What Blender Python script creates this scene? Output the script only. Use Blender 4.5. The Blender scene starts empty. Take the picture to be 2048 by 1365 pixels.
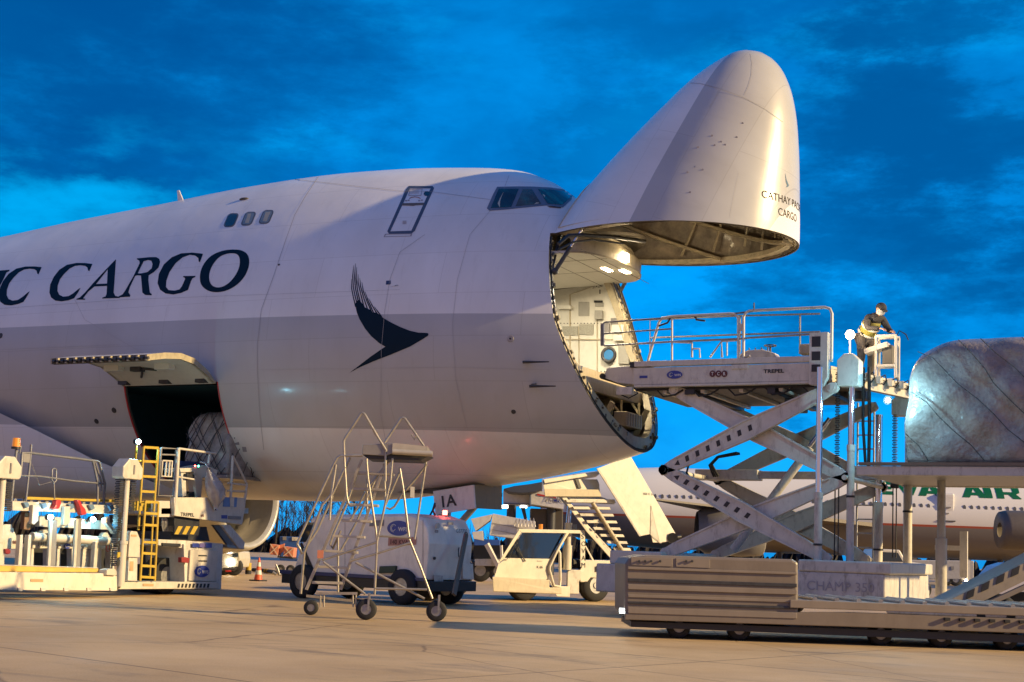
import bpy, bmesh, math, random
from mathutils import Vector, Matrix, Euler
from mathutils.bvhtree import BVHTree
R = math.radians
scn = bpy.context.scene
col = scn.collection
random.seed(7)

# ------------------------------------------------------------------ camera
CF, CTH, CPH, CRO, CPOS, CYH = 2800.0, R(27.07), R(6.0), R(2.05), Vector((0, -27.55, 1.155)), 1103.0
_fw = Vector((-math.sin(CTH)*math.cos(CPH), math.cos(CTH)*math.cos(CPH), math.sin(CPH)))
_rt = Vector((math.cos(CTH), math.sin(CTH), 0)); _up = _rt.cross(_fw)
crt = _rt*math.cos(CRO) + _up*math.sin(CRO); cup = _up*math.cos(CRO) - _rt*math.sin(CRO); cfw = _fw
CCX, CCY = 1024.0, CYH - CF*math.tan(CPH)
camd = bpy.data.cameras.new('camera'); cam = bpy.data.objects.new('camera', camd); col.objects.link(cam)
camd.sensor_width = 36; camd.lens = CF/2048*36; camd.shift_y = (CCY-682.5)/2048; camd.clip_start = .1; camd.clip_end = 4000
M = Matrix((crt, cup, -cfw)).transposed().to_4x4(); M.translation = CPOS; cam.matrix_world = M
scn.camera = cam

# ------------------------------------------------------------------ light, sky, exposure
scn.view_settings.view_transform = 'Standard'; scn.view_settings.look = 'None'
scn.view_settings.exposure = .55; scn.view_settings.gamma = 1
scn.cycles.use_denoising = True
scn.cycles.max_bounces = 6; scn.cycles.diffuse_bounces = 3; scn.cycles.glossy_bounces = 3
scn.cycles.transmission_bounces = 4; scn.cycles.caustics_reflective = False; scn.cycles.caustics_refractive = False
scn.cycles.sample_clamp_indirect = 4
SUN_EL, SUN_AZ = R(21), R(12)          # azimuth counted from +X, the way the freighter points
sd = bpy.data.lights.new('floodlight_key', 'SUN'); sd.energy = 5.0; sd.angle = R(0.8); sd.color = (1, .72, .34)
so = bpy.data.objects.new('floodlight_key', sd); col.objects.link(so)
sv = Vector((math.cos(SUN_EL)*math.cos(SUN_AZ), math.cos(SUN_EL)*math.sin(SUN_AZ), math.sin(SUN_EL)))
so.rotation_euler = sv.to_track_quat('Z', 'Y').to_euler(); so.location = (40, 10, 30)

wd = bpy.data.worlds.new('World'); scn.world = wd; wd.use_nodes = True
nt = wd.node_tree; N = nt.nodes; L = nt.links; N.clear()
def nn(t, **k):
    n = N.new(t)
    for a, b in k.items(): setattr(n, a, b)
    return n
tc = nn('ShaderNodeTexCoord'); sx = nn('ShaderNodeSeparateXYZ'); L.new(tc.outputs['Generated'], sx.inputs[0])
def ramp(fac, stops, interp='LINEAR'):
    r = nn('ShaderNodeValToRGB'); r.color_ramp.interpolation = interp
    e = r.color_ramp.elements
    while len(e) < len(stops): e.new(.5)
    for x, (p, c) in zip(e, stops): x.position = p; x.color = (*c, 1)
    L.new(fac, r.inputs[0]); return r
def mathn(op, a, b=None, clamp=False):
    m = nn('ShaderNodeMath', operation=op, use_clamp=clamp)
    for i, v in enumerate((a, b)):
        if v is None: continue
        if hasattr(v, 'is_output'): L.new(v, m.inputs[i])
        else: m.inputs[i].default_value = v
    return m.outputs[0]
base = ramp(sx.outputs[2], [(0, (.02, .62, 1.5)), (.12, (.0, .54, 1.42)), (.22, (.0, .44, 1.25)), (.36, (.0, .34, 1.0)), (.6, (.0, .22, .70)), (1, (.0, .12, .42))])
mp = nn('ShaderNodeMapping'); mp.inputs['Scale'].default_value = (1, 1, 2.6); mp.inputs['Rotation'].default_value = (R(8), R(-6), 0); mp.inputs['Location'].default_value = (.35, .1, .2)
L.new(tc.outputs['Generated'], mp.inputs[0])
n1 = nn('ShaderNodeTexNoise'); n1.inputs['Scale'].default_value = 2.6; n1.inputs['Detail'].default_value = 7; n1.inputs['Roughness'].default_value = .55; n1.inputs['Distortion'].default_value = .5
L.new(mp.outputs[0], n1.inputs['Vector'])
cl = ramp(n1.outputs[0], [(.36, (0, 0, 0)), (.60, (1, 1, 1))], 'EASE')
def mixc(fac, a, b, mode='MIX'):
    m = nn('ShaderNodeMix', data_type='RGBA', blend_type=mode)
    for i, v in ((0, fac), (6, a), (7, b)):
        if hasattr(v, 'is_output'): L.new(v, m.inputs[i])
        else: m.inputs[i].default_value = v if i == 0 else (*v, 1)
    return m.outputs[2]
dark = mixc(1.0, base.outputs[0], (.4, .55, .62), 'MULTIPLY')
c1 = mixc(cl.outputs[0], dark, base.outputs[0])
n2 = nn('ShaderNodeTexNoise'); n2.inputs['Scale'].default_value = 5.5; n2.inputs['Detail'].default_value = 8; n2.inputs['Roughness'].default_value = .6
L.new(mp.outputs[0], n2.inputs['Vector'])
hi = ramp(n2.outputs[0], [(.50, (0, 0, 0)), (.74, (1, 1, 1))], 'EASE')
c2 = mixc(mathn('MULTIPLY', hi.outputs[0], .55), c1, (.0, .62, 1.4))
def toward(px, py):
    d_ = (_fw + crt*((px-CCX)/CF) - cup*((py-CCY)/CF)).normalized(); v = nn('ShaderNodeVectorMath', operation='DOT_PRODUCT'); L.new(tc.outputs['Generated'], v.inputs[0]); v.inputs[1].default_value = d_; return v.outputs['Value']
nw = nn('ShaderNodeTexNoise'); nw.inputs['Scale'].default_value = 6.5; nw.inputs['Detail'].default_value = 12; nw.inputs['Roughness'].default_value = .66; L.new(mp.outputs[0], nw.inputs['Vector'])
def bank(px, py, lo, hi_, col_, amt, c_in, wob=.05):       # a ragged cloud mass low or high in one part of the sky
    s_ = mathn('ADD', toward(px, py), mathn('MULTIPLY', mathn('SUBTRACT', nw.outputs[0], .5), wob)); r_ = ramp(s_, [(lo, (0, 0, 0)), (hi_, (1, 1, 1))], 'EASE')
    return mixc(mathn('MULTIPLY', r_.outputs[0], amt), c_in, col_)
c2 = bank(60, -60, .970, 1.0, (.0, .085, .33), .85, c2, .06)
c2 = bank(420, 250, .985, 1.002, (.0, .11, .42), .6, c2, .05)
c2 = bank(1720, 440, .990, 1.000, (.0, .12, .42), .8, c2, .05)
c2 = bank(1270, 250, .995, 1.000, (.0, .15, .50), .6, c2, .03)
c2 = bank(1900, 250, .994, 1.000, (.0, .12, .42), .75, c2, .035)
c2 = bank(110, 640, .9955, 1.001, (.0, .50, 1.1), .55, c2, .03)
wisp = ramp(n2.outputs[0], [(.46, (0, 0, 0)), (.62, (1, 1, 1))], 'EASE'); c2 = mixc(mathn('MULTIPLY', mathn('MULTIPLY', wisp.outputs[0], ramp(toward(110, 640), [(.985, (0, 0, 0)), (.9985, (1, 1, 1))], 'EASE').outputs[0]), .6), c2, (.0, .62, 1.35))
# warm fill added to the sky behind the camera: pale and rosy
gl = ramp(mathn('MULTIPLY', sx.outputs[1], -1), [(.05, (0, 0, 0)), (.75, (1, 1, 1))], 'EASE')
glow = ramp(sx.outputs[2], [(0, (.58, .38, .32)), (.12, (.48, .36, .46)), (.35, (.28, .31, .72)), (1, (.04, .17, .6))])
c3 = mixc(gl.outputs[0], c2, glow.outputs[0])
bg = nn('ShaderNodeBackground'); bg.inputs[1].default_value = .56
L.new(c3, bg.inputs[0]); wo = nn('ShaderNodeOutputWorld'); L.new(bg.outputs[0], wo.inputs[0])

# ------------------------------------------------------------------ pixel rays -> real points
def ray(px, py): return (cfw + crt*((px-CCX)/CF) - cup*((py-CCY)/CF))
def onY(px, py, y): d = ray(px, py); return CPOS + d*((y-CPOS.y)/d.y)
def onX(px, py, x): d = ray(px, py); return CPOS + d*((x-CPOS.x)/d.x)
fh = Vector((-math.sin(CTH), math.cos(CTH), 0)); rh = Vector((math.cos(CTH), math.sin(CTH), 0)); UP = Vector((0, 0, 1))
def onD(px, py, dep): d = ray(px, py); return CPOS + d*(dep/d.dot(fh))
def onZ(px, py, z=0): d = ray(px, py); return CPOS + d*((z-CPOS.z)/d.z)

# ------------------------------------------------------------------ materials
MATS = {}
def mat(name, c, rough=.5, metal=0, var=.12, scale=6, bump=0, bscale=60, emit=None, estr=0, alpha=None, coat=0, dirt=0, trans=0):
    if name in MATS: return MATS[name]
    m = bpy.data.materials.new(name); m.use_nodes = True; t = m.node_tree; n = t.nodes; l = t.links
    p = n['Principled BSDF']; p.inputs['Roughness'].default_value = rough; p.inputs['Metallic'].default_value = metal
    if coat: p.inputs['Coat Weight'].default_value = coat; p.inputs['Coat Roughness'].default_value = .08
    if trans: p.inputs['Transmission Weight'].default_value = trans
    co = n.new('ShaderNodeTexCoord'); no = n.new('ShaderNodeTexNoise'); no.inputs['Scale'].default_value = scale; no.inputs['Detail'].default_value = 6
    no.inputs['Roughness'].default_value = .65
    l.new(co.outputs['Object'], no.inputs['Vector'])
    rp = n.new('ShaderNodeValToRGB'); e = rp.color_ramp.elements
    e[0].position = .3; e[1].position = .7
    e[0].color = (*[max(0, x*(1-var)) for x in c], 1); e[1].color = (*[min(1, x*(1+var*.6)) for x in c], 1)
    l.new(no.outputs[0], rp.inputs[0]); out = rp.outputs[0]
    if dirt:
        n3 = n.new('ShaderNodeTexNoise'); n3.inputs['Scale'].default_value = scale*1.7; n3.inputs['Detail'].default_value = 9; n3.inputs['Roughness'].default_value = .75
        mp = n.new('ShaderNodeMapping'); mp.inputs['Scale'].default_value = (1, 1, .35); l.new(co.outputs['Object'], mp.inputs[0]); l.new(mp.outputs[0], n3.inputs['Vector'])
        r3 = n.new('ShaderNodeValToRGB'); r3.color_ramp.elements[0].position = .52; r3.color_ramp.elements[1].position = .72
        r3.color_ramp.elements[0].color = (0, 0, 0, 1); r3.color_ramp.elements[1].color = (dirt, dirt, dirt, 1)
        l.new(n3.outputs[0], r3.inputs[0])
        mx = n.new('ShaderNodeMix'); mx.data_type = 'RGBA'; l.new(r3.outputs[0], mx.inputs[0]); l.new(out, mx.inputs[6]); mx.inputs[7].default_value = (.10, .075, .05, 1)
        out = mx.outputs[2]
    l.new(out, p.inputs['Base Color'])
    if bump:
        nb = n.new('ShaderNodeTexNoise'); nb.inputs['Scale'].default_value = bscale; nb.inputs['Detail'].default_value = 4
        l.new(co.outputs['Object'], nb.inputs['Vector']); b = n.new('ShaderNodeBump'); b.inputs['Strength'].default_value = bump; b.inputs['Distance'].default_value = .02
        l.new(nb.outputs[0], b.inputs['Height']); l.new(b.outputs[0], p.inputs['Normal'])
    rr = n.new('ShaderNodeMapRange'); rr.inputs['To Min'].default_value = max(.02, rough*.75); rr.inputs['To Max'].default_value = min(1, rough*1.25)
    l.new(no.outputs[0], rr.inputs[0]); l.new(rr.outputs[0], p.inputs['Roughness'])
    if emit: p.inputs['Emission Color'].default_value = (*emit, 1); p.inputs['Emission Strength'].default_value = estr
    if alpha is not None: p.inputs['Alpha'].default_value = alpha
    MATS[name] = m; return m
white = mat('white_paint', (.72, .69, .64), .38, dirt=.35, scale=3, var=.08)
cream = mat('cream_paint', (.66, .62, .54), .4, dirt=.4, scale=3, var=.1)
gwhite = mat('grimy_shaded_white', (.56, .53, .48), .45, dirt=.75, scale=4, var=.18)
steel = mat('galvanised_steel', (.36, .35, .34), .42, .75, scale=14, var=.25)
dsteel = mat('dark_steel', (.06, .06, .065), .5, .5, scale=10, var=.3)
gsteel = mat('grey_rail_paint', (.17, .17, .19), .45, .3, scale=10, var=.2)
chrome = mat('chrome', (.75, .77, .8), .12, 1, var=.05)
black = mat('black_rubber', (.018, .018, .02), .75, var=.4, scale=12)
blackp = mat('black_paint', (.02, .02, .022), .45, var=.2)
yellow = mat('yellow_paint', (.46, .31, .03), .5, dirt=.4, scale=5)
amber = mat('amber_lens', (.55, .17, .02), .3, emit=(1, .35, .03), estr=.25)
red = mat('red_paint', (.5, .03, .03), .4)
blue = mat('blue_decal', (.03, .05, .28), .4)
navy = mat('dark_teal_lettering', (.0, .012, .028), .55, var=.05); navy.node_tree.nodes['Principled BSDF'].inputs['Specular IOR Level'].default_value = .15
green = mat('green_lettering', (.0, .10, .035), .4)
orange = mat('orange_vinyl', (.62, .22, .12), .55, dirt=.3)
glassd = mat('dark_glass', (.02, .035, .05), .06, var=.1, coat=.6)
beige = mat('beige_structure', (.42, .36, .25), .55, dirt=.5, scale=6)
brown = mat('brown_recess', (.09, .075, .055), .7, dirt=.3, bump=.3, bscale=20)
lining = mat('cabin_lining', (.62, .60, .53), .5, var=.06, dirt=.15)
linend = mat('grey_lining', (.30, .29, .26), .6, var=.1, dirt=.3)
teal = mat('teal_hold_liner', (.012, .05, .06), .6, var=.2)
plast = mat('plastic_wrap', (.50, .47, .42), .22, var=.25, scale=9, bump=.9, bscale=9, coat=.4)
plastg = mat('grey_plastic_sheet', (.34, .34, .36), .22, var=.2, scale=8, bump=.7, bscale=10, coat=.3)
skin = mat('skin', (.45, .25, .17), .5)
cloth = mat('dark_jacket', (.03, .03, .035), .85, bump=.4, bscale=40)
pants = mat('work_trousers', (.09, .08, .075), .85, bump=.4, bscale=40)
hivis = mat('hi_vis_vest', (.30, .27, .06), .7, bump=.3)
reflec = mat('reflective_tape', (.62, .62, .58), .3)
lampw = mat('cool_lamp', (.8, .9, 1), .3, emit=(.45, .85, 1), estr=60)
lampy = mat('warm_lamp', (1, .9, .7), .3, emit=(1, .78, .45), estr=40)
lampr = mat('red_lamp', (.7, .05, .04), .3, emit=(1, .1, .07), estr=12)
bluep = mat('blue_box_paint', (.02, .08, .32), .5, dirt=.3)
taupe = mat('taupe_paint', (.20, .165, .13), .42, dirt=.3, scale=2)
taupel = mat('pale_taupe_paint', (.24, .20, .16), .4, dirt=.2, scale=2)
tan = mat('tan_label', (.45, .30, .16), .5)
greyp = mat('grey_panel', (.22, .21, .21), .5, dirt=.3)

# ------------------------------------------------------------------ mesh builder
SHIFT = [Vector((0, 0, 0))]
SPLIT = dict(latch_fittings='latch_fitting', latch_hooks='latch_claw', rungs='rung', door_latch_roller='latch_roller', door_latch_hook='latch_hook', deck_rollers='deck_roller', platform_rollers='platform_roller', hold_rollers='hold_roller',
  lower_equipment='equipment_case', fan_blades='fan_blade', cooling_fin='fin', pipe_run='pipe', control_levers='control_lever', chassis_cover='cover_plate', floor_beam='floor_joist', ceiling_light='ceiling_lamp', ceiling_seam='ceiling_gap', cross_shaft='shaft',
  bridge_lights='bridge_light', yellow_ring='ring', hanging_hose='hose', rear_tyre='back_tyre', caster_fork='fork', lift_leg='leg', lattice_brace='brace', box_rib='rib', base_frame='base_bar', coupling_frame='coupling_bar')
class MB:
    def __init__(s): s.v = []; s.f = []; s.sm = []
    def add(s, vs, fs, smooth=False):
        o = len(s.v); s.v += [Vector(v) for v in vs]; s.f += [tuple(i+o for i in f) for f in fs]; s.sm += [smooth]*len(fs); return s
    def box(s, c, d, rot=None):
        c = Vector(c); h = Vector(d)/2; m = rot or Matrix.Identity(3)
        vs = [c + m @ Vector((x*h.x, y*h.y, z*h.z)) for x in (-1, 1) for y in (-1, 1) for z in (-1, 1)]
        return s.add(vs, [(0, 1, 3, 2), (4, 6, 7, 5), (0, 4, 5, 1), (2, 3, 7, 6), (0, 2, 6, 4), (1, 5, 7, 3)])
    def bb(s, a, b): a = Vector(a); b = Vector(b); return s.box((a+b)/2, [abs(x) for x in (b-a)])
    def beam(s, a, b, w, h, side=(0, 1, 0)):       # rectangular bar: w along side, h across
        a = Vector(a); b = Vector(b); d = b-a; x = d.normalized(); y = Vector(side); y = (y - x*y.dot(x)).normalized(); z = x.cross(y)
        return s.box((a+b)/2, (d.length, w, h), Matrix((x, y, z)).transposed())
    def cyl(s, a, b, r, r2=None, n=14, cap=True):
        a = Vector(a); b = Vector(b); d = (b-a).normalized(); r2 = r if r2 is None else r2
        u = d.orthogonal().normalized(); w = d.cross(u)
        vs = []
        for p, q in ((a, r), (b, r2)):
            vs += [p + (u*math.cos(2*math.pi*i/n) + w*math.sin(2*math.pi*i/n))*q for i in range(n)]
        s.add(vs, [(i, (i+1) % n, n+(i+1) % n, n+i) for i in range(n)], True)
        if cap: s.add(vs, [tuple(range(n))[::-1], tuple(range(n, 2*n))])
        return s
    def tube(s, pts, r, n=8, closed=False):
        pts = [Vector(p) for p in pts]; k = len(pts); rings = []
        prev = None
        for i, p in enumerate(pts):
            if closed: d = pts[(i+1) % k] - pts[i-1]
            else: d = pts[min(i+1, k-1)] - pts[max(i-1, 0)]
            d = d.normalized() if d.length > 1e-9 else Vector((0, 0, 1))
            u = d.orthogonal().normalized() if prev is None else (prev - d*prev.dot(d)).normalized()
            prev = u; w = d.cross(u)
            rr = r[i] if isinstance(r, (list, tuple)) else r
            rings += [p + (u*math.cos(2*math.pi*j/n) + w*math.sin(2*math.pi*j/n))*rr for j in range(n)]
        fs = []
        for i in range(k if closed else k-1):
            a = i*n; b = ((i+1) % k)*n
            fs += [(a+j, a+(j+1) % n, b+(j+1) % n, b+j) for j in range(n)]
        s.add(rings, fs, True)
        if not closed: s.add(rings[:n], [tuple(range(n))[::-1]]); s.add(rings[-n:], [tuple(range(n))])
        return s
    def prism(s, pts, off):                         # polygon (3d points) extruded by a vector
        pts = [Vector(p) for p in pts]; off = Vector(off); n = len(pts)
        return s.add(pts + [p+off for p in pts], [tuple(range(n))[::-1], tuple(range(n, 2*n))] + [(i, (i+1) % n, n+(i+1) % n, n+i) for i in range(n)])
    def lathe(s, a, axis, prof, n=24, smooth=True):       # prof: (distance along axis, radius)
        a = Vector(a); d = Vector(axis).normalized(); u = d.orthogonal().normalized(); w = d.cross(u)
        vs = [a + d*h + (u*math.cos(2*math.pi*i/n) + w*math.sin(2*math.pi*i/n))*r for h, r in prof for i in range(n)]
        return s.add(vs, [(k*n+i, k*n+(i+1) % n, (k+1)*n+(i+1) % n, (k+1)*n+i) for k in range(len(prof)-1) for i in range(n)], smooth)
    def ball(s, c, r, n=12, sc=(1, 1, 1)):
        c = Vector(c); vs = []; m = n//2
        for i in range(m+1):
            t = math.pi*i/m
            for j in range(n): a = 2*math.pi*j/n; vs.append(c + Vector((math.sin(t)*math.cos(a)*sc[0], math.sin(t)*math.sin(a)*sc[1], math.cos(t)*sc[2]))*r)
        return s.add(vs, [(i*n+j, (i+1)*n+j, (i+1)*n+(j+1) % n, i*n+(j+1) % n) for i in range(m) for j in range(n)], True)
    def loose(s):
        key = lambda v: (round(v.x, 4), round(v.y, 4), round(v.z, 4)); par = {}
        def find(a):
            while par[a] != a: par[a] = par[par[a]]; a = par[a]
            return a
        K = [key(v) for v in s.v]
        for k in K: par.setdefault(k, k)
        for f in s.f:
            a = find(K[f[0]])
            for i in f[1:]: par[find(K[i])] = a
        out = {}
        for f, sm in zip(s.f, s.sm):
            r_ = find(K[f[0]]); m = out.setdefault(r_, (MB(), {})); mb, ix_ = m
            for i in f:
                if i not in ix_: ix_[i] = len(mb.v); mb.v.append(s.v[i])
            mb.f.append(tuple(ix_[i] for i in f)); mb.sm.append(sm)
        return [m[0] for m in out.values()]
    def build(s, name, material, parent=None, bevel=0, keep=False):
        if name in SPLIT:
            ps = s.loose()
            if 1 < len(ps) <= 100:
                r_ = [p.build(SPLIT[name], material, parent, bevel, keep) for p in ps]
                return r_[0]
            name = SPLIT[name]
        me = bpy.data.meshes.new(name); me.from_pydata([tuple(v+SHIFT[0]) for v in s.v], [], s.f)
        me.polygons.foreach_set('use_smooth', s.sm); me.materials.append(material)
        bm = bmesh.new(); bm.from_mesh(me); bmesh.ops.recalc_face_normals(bm, faces=bm.faces); bm.to_mesh(me); bm.free()
        me.update(); o = bpy.data.objects.new(name, me); col.objects.link(o)
        if parent is not None:
            o.parent = parent
            if keep: o.matrix_parent_inverse = WORLD(parent).inverted()
        if bevel:
            b = o.modifiers.new('bevel', 'BEVEL'); b.width = bevel; b.segments = 2; b.limit_method = 'ANGLE'; b.angle_limit = R(50); b.harden_normals = False
        return o
def WORLD(o):
    m = o.matrix_basis.copy()
    if o.parent: m = WORLD(o.parent) @ o.matrix_parent_inverse @ m
    return m
def tag(o, label=None, cat=None, group=None, kind=None):
    for k, v in (('label', label), ('category', cat), ('group', group), ('kind', kind)):
        if v: o[k] = v
    return o
def empty(name, loc, rz=0, label=None, cat=None, group=None):
    o = bpy.data.objects.new(name, None); col.objects.link(o); o.location = loc; o.rotation_euler = (0, 0, rz); o.empty_display_size = .2
    return tag(o, label, cat, group)
def kids(o): return [c for c in bpy.data.objects if c.parent == o]
def copy_tree(o, parent=None):
    c = o.copy(); col.objects.link(c)
    if parent is not None: c.parent = parent
    for ch in kids(o):
        copy_tree(ch, c)
    return c
def rot(v, m): return [m @ Vector(x) for x in v]
def text2d(s, size=1, shear=0, bold=0, align='LEFT', spacing=1):
    c = bpy.data.curves.new('txt', 'FONT'); c.body = s; c.size = size; c.shear = shear; c.offset = bold; c.align_x = align; c.space_character = spacing; c.resolution_u = 4
    o = bpy.data.objects.new('txt', c); col.objects.link(o)
    me = bpy.data.meshes.new_from_object(o); bpy.data.objects.remove(o); bpy.data.curves.remove(c)
    vs = [v.co.copy() for v in me.vertices]; fs = [tuple(p.vertices) for p in me.polygons]; bpy.data.meshes.remove(me)
    return vs, fs
def letters(name, s, org, right, up, height, material, parent, th=.004, width=None, keep=False, **k):
    vs, fs = text2d(s, 1, **k)
    x0 = min(v.x for v in vs); x1 = max(v.x for v in vs); y0 = min(v.y for v in vs); y1 = max(v.y for v in vs)
    sy = height/(y1-y0); sxx = (width/(x1-x0)) if width else sy
    right = Vector(right).normalized(); up = Vector(up).normalized(); nrm = right.cross(up)
    org = Vector(org)
    b = MB(); P = [org + right*((v.x-x0)*sxx) + up*((v.y-y0)*sy) + nrm*th for v in vs]; b.add(P, fs)
    return b.build(name, material, parent, keep=keep)
def disc(c, u, v, ru, rv, n=28, th=.006, nrm=None):
    c = Vector(c); u = Vector(u).normalized(); v = Vector(v).normalized(); w = u.cross(v)
    b = MB(); b.prism([c + u*math.cos(2*math.pi*i/n)*ru + v*math.sin(2*math.pi*i/n)*rv for i in range(n)], w*th); return b
def oval_logo(parent, c, right, up, ru, rv, keep=False, txt='WFS'):
    right = Vector(right).normalized(); up = Vector(up).normalized(); w = right.cross(up); c = Vector(c)
    o = disc(c, right, up, ru, rv, th=.008).build('oval_badge', blue, parent, keep=keep)
    inv = o
    t = letters('lettering', txt, c + right*(.0*ru) - up*rv*.38 + w*.008, right, up, rv*.55, white, o, keep=keep, bold=.02, width=ru*.85)
    b = MB()
    for k, r0 in ((0, .5), (1, .34)):
        pts = [c - right*ru*.42 + right*math.cos(a)*rv*r0 + up*math.sin(a)*rv*r0 + w*.012 for a in [R(40+20*i+60*k) for i in range(13)]]
        b.tube(pts, rv*.05, 5)
    b.build('swirl', [white, red][0], o, keep=keep)
    return o
# ------------------------------------------------------------------ ground
def ground_mat():
    m = bpy.data.materials.new('apron_concrete'); m.use_nodes = True; t = m.node_tree; n = t.nodes; l = t.links; p = n['Principled BSDF']
    co = n.new('ShaderNodeTexCoord')
    def noise(sc, det=8, rough=.6, mapsc=None):
        x = n.new('ShaderNodeTexNoise'); x.inputs['Scale'].default_value = sc; x.inputs['Detail'].default_value = det; x.inputs['Roughness'].default_value = rough
        if mapsc:
            q = n.new('ShaderNodeMapping'); q.inputs['Scale'].default_value = mapsc; l.new(co.outputs['Object'], q.inputs[0]); l.new(q.outputs[0], x.inputs['Vector'])
        else: l.new(co.outputs['Object'], x.inputs['Vector'])
        return x.outputs[0]
    def rmp(f, a, b, ca, cb):
        r = n.new('ShaderNodeValToRGB'); e = r.color_ramp.elements; e[0].position = a; e[1].position = b; e[0].color = (*ca, 1); e[1].color = (*cb, 1); l.new(f, r.inputs[0]); return r.outputs[0]
    def mx(f, a, b, mode='MIX'):
        r = n.new('ShaderNodeMix'); r.data_type = 'RGBA'; r.blend_type = mode
        for i, v in ((0, f), (6, a), (7, b)):
            if hasattr(v, 'is_output'): l.new(v, r.inputs[i])
            else: r.inputs[i].default_value = v if i == 0 else (*v, 1)
        return r.outputs[2]
    c = rmp(noise(.35), .35, .68, (.54, .37, .18), (.74, .53, .28))
    c = mx(1.0, c, rmp(noise(60, 6, .8), .3, .7, (.55, .55, .55), (1.12, 1.12, 1.12)), 'MULTIPLY')
    c = mx(rmp(noise(1.1, 9, .7, (.35, 1, 1)), .55, .68, (0, 0, 0), (.7, .7, .7)), c, (.17, .13, .09))
    c = mx(rmp(noise(5, 9, .7), .63, .7, (0, 0, 0), (.5, .5, .5)), c, (.09, .08, .07))
    # slab joints
    br = n.new('ShaderNodeTexBrick'); br.offset = 0; br.inputs['Scale'].default_value = 1; br.inputs['Mortar Size'].default_value = .018; br.inputs['Mortar Smooth'].default_value = .2
    br.inputs['Brick Width'].default_value = 7.5; br.inputs['Row Height'].default_value = 6
    br.inputs['Color1'].default_value = (1, 1, 1, 1); br.inputs['Color2'].default_value = (.93, .93, .93, 1); br.inputs['Mortar'].default_value = (.3, .28, .26, 1)
    q = n.new('ShaderNodeMapping'); q.inputs['Rotation'].default_value = (0, 0, R(14)); q.inputs['Location'].default_value = (2.1, 1.2, 0); l.new(co.outputs['Object'], q.inputs[0]); l.new(q.outputs[0], br.inputs['Vector'])
    c = mx(1.0, c, br.outputs[0], 'MULTIPLY')
    # meandering cracks
    vo = n.new('ShaderNodeTexVoronoi'); vo.feature = 'DISTANCE_TO_EDGE'; vo.inputs['Scale'].default_value = .22
    w = n.new('ShaderNodeMix'); w.data_type = 'RGBA'; w.inputs[0].default_value = .12; nz = n.new('ShaderNodeTexNoise'); nz.inputs['Scale'].default_value = 1.5; nz.inputs['Detail'].default_value = 8
    l.new(co.outputs['Object'], nz.inputs['Vector']); l.new(co.outputs['Object'], w.inputs[6]); l.new(nz.outputs[1], w.inputs[7]); l.new(w.outputs[2], vo.inputs['Vector'])
    c = mx(1.0, c, rmp(vo.outputs[0], .0008, .0022, (.45, .42, .4), (1, 1, 1)), 'MULTIPLY')
    c = mx(rmp(noise(.8, 10, .75, (.10, 1.6, 1)), .56, .66, (0, 0, 0), (.45, .45, .45)), c, (.12, .10, .085))
    l.new(c, p.inputs['Base Color'])
    rr = n.new('ShaderNodeMapRange'); rr.inputs['To Min'].default_value = .38; rr.inputs['To Max'].default_value = .8; l.new(noise(1.1, 6, .6), rr.inputs[0]); l.new(rr.outputs[0], p.inputs['Roughness'])
    b = n.new('ShaderNodeBump'); b.inputs['Strength'].default_value = .5; b.inputs['Distance'].default_value = .006; l.new(noise(45, 8, .8), b.inputs['Height']); l.new(b.outputs[0], p.inputs['Normal'])
    return m
b = MB(); b.add([(-900, -60, 0), (900, -60, 0), (900, 1500, 0), (-900, 1500, 0)], [(0, 1, 2, 3)])
tag(b.build('apron_ground', ground_mat()), kind='structure')
asph = mat('asphalt', (.05, .055, .065), .45, var=.3, scale=.3)
b = MB(); b.add([(-500, 34, .004), (300, 60, .004), (300, 74, .004), (-500, 48, .004)], [(0, 1, 2, 3)]); tag(b.build('service_road', asph), kind='structure')
b = MB(); b.add([(-700, 85, .008), (500, 118, .008), (500, 900, .008), (-700, 900, .008)], [(0, 1, 2, 3)]); tag(b.build('taxiway_asphalt', asph), kind='structure')
mk = mat('road_marking', (.6, .6, .56), .6, dirt=.6)
b = MB(); b.add([(-500, 50, .006), (300, 76, .006), (300, 76.5, .006), (-500, 50.5, .006)], [(0, 1, 2, 3)]); tag(b.build('road_line', mk), kind='structure')

# ------------------------------------------------------------------ freighter body
TAB = [  # x, top z, keel z, half width, z of greatest width, blend to hump section
 (-7.42, 5.56, 5.44, .02, 5.5, 0), (-7.53, 5.88, 5.10, .36, 5.5, 0), (-7.86, 6.24, 4.70, .72, 5.5, 0), (-8.4, 6.65, 4.34, 1.06, 5.5, 0), (-9.15, 7.06, 4.00, 1.38, 5.5, 0),
 (-10, 7.50, 3.68, 1.70, 5.5, .1), (-11, 7.98, 3.33, 2.05, 5.5, .3), (-11.8, 8.36, 3.10, 2.27, 5.5, .5), (-12.4, 8.75, 2.96, 2.42, 5.5, .7), (-13.3, 9.40, 2.78, 2.62, 5.5, .85), (-14.2, 9.73, 2.63, 2.80, 5.5, .95),
 (-15.5, 9.90, 2.43, 2.98, 5.5, 1), (-17.2, 10.02, 2.24, 3.13, 5.48, 1), (-19, 10.06, 2.17, 3.23, 5.48, 1), (-21.3, 9.98, 2.18, 3.25, 5.48, 1), (-24, 9.77, 2.2, 3.25, 5.5, 1), (-27, 9.53, 2.25, 3.25, 5.52, .9), (-30.3, 9.2, 2.28, 3.25, 5.55, .7), (-42, 8.6, 2.45, 3.25, 5.65, .3)]
TAB = TAB[::-1]
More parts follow.
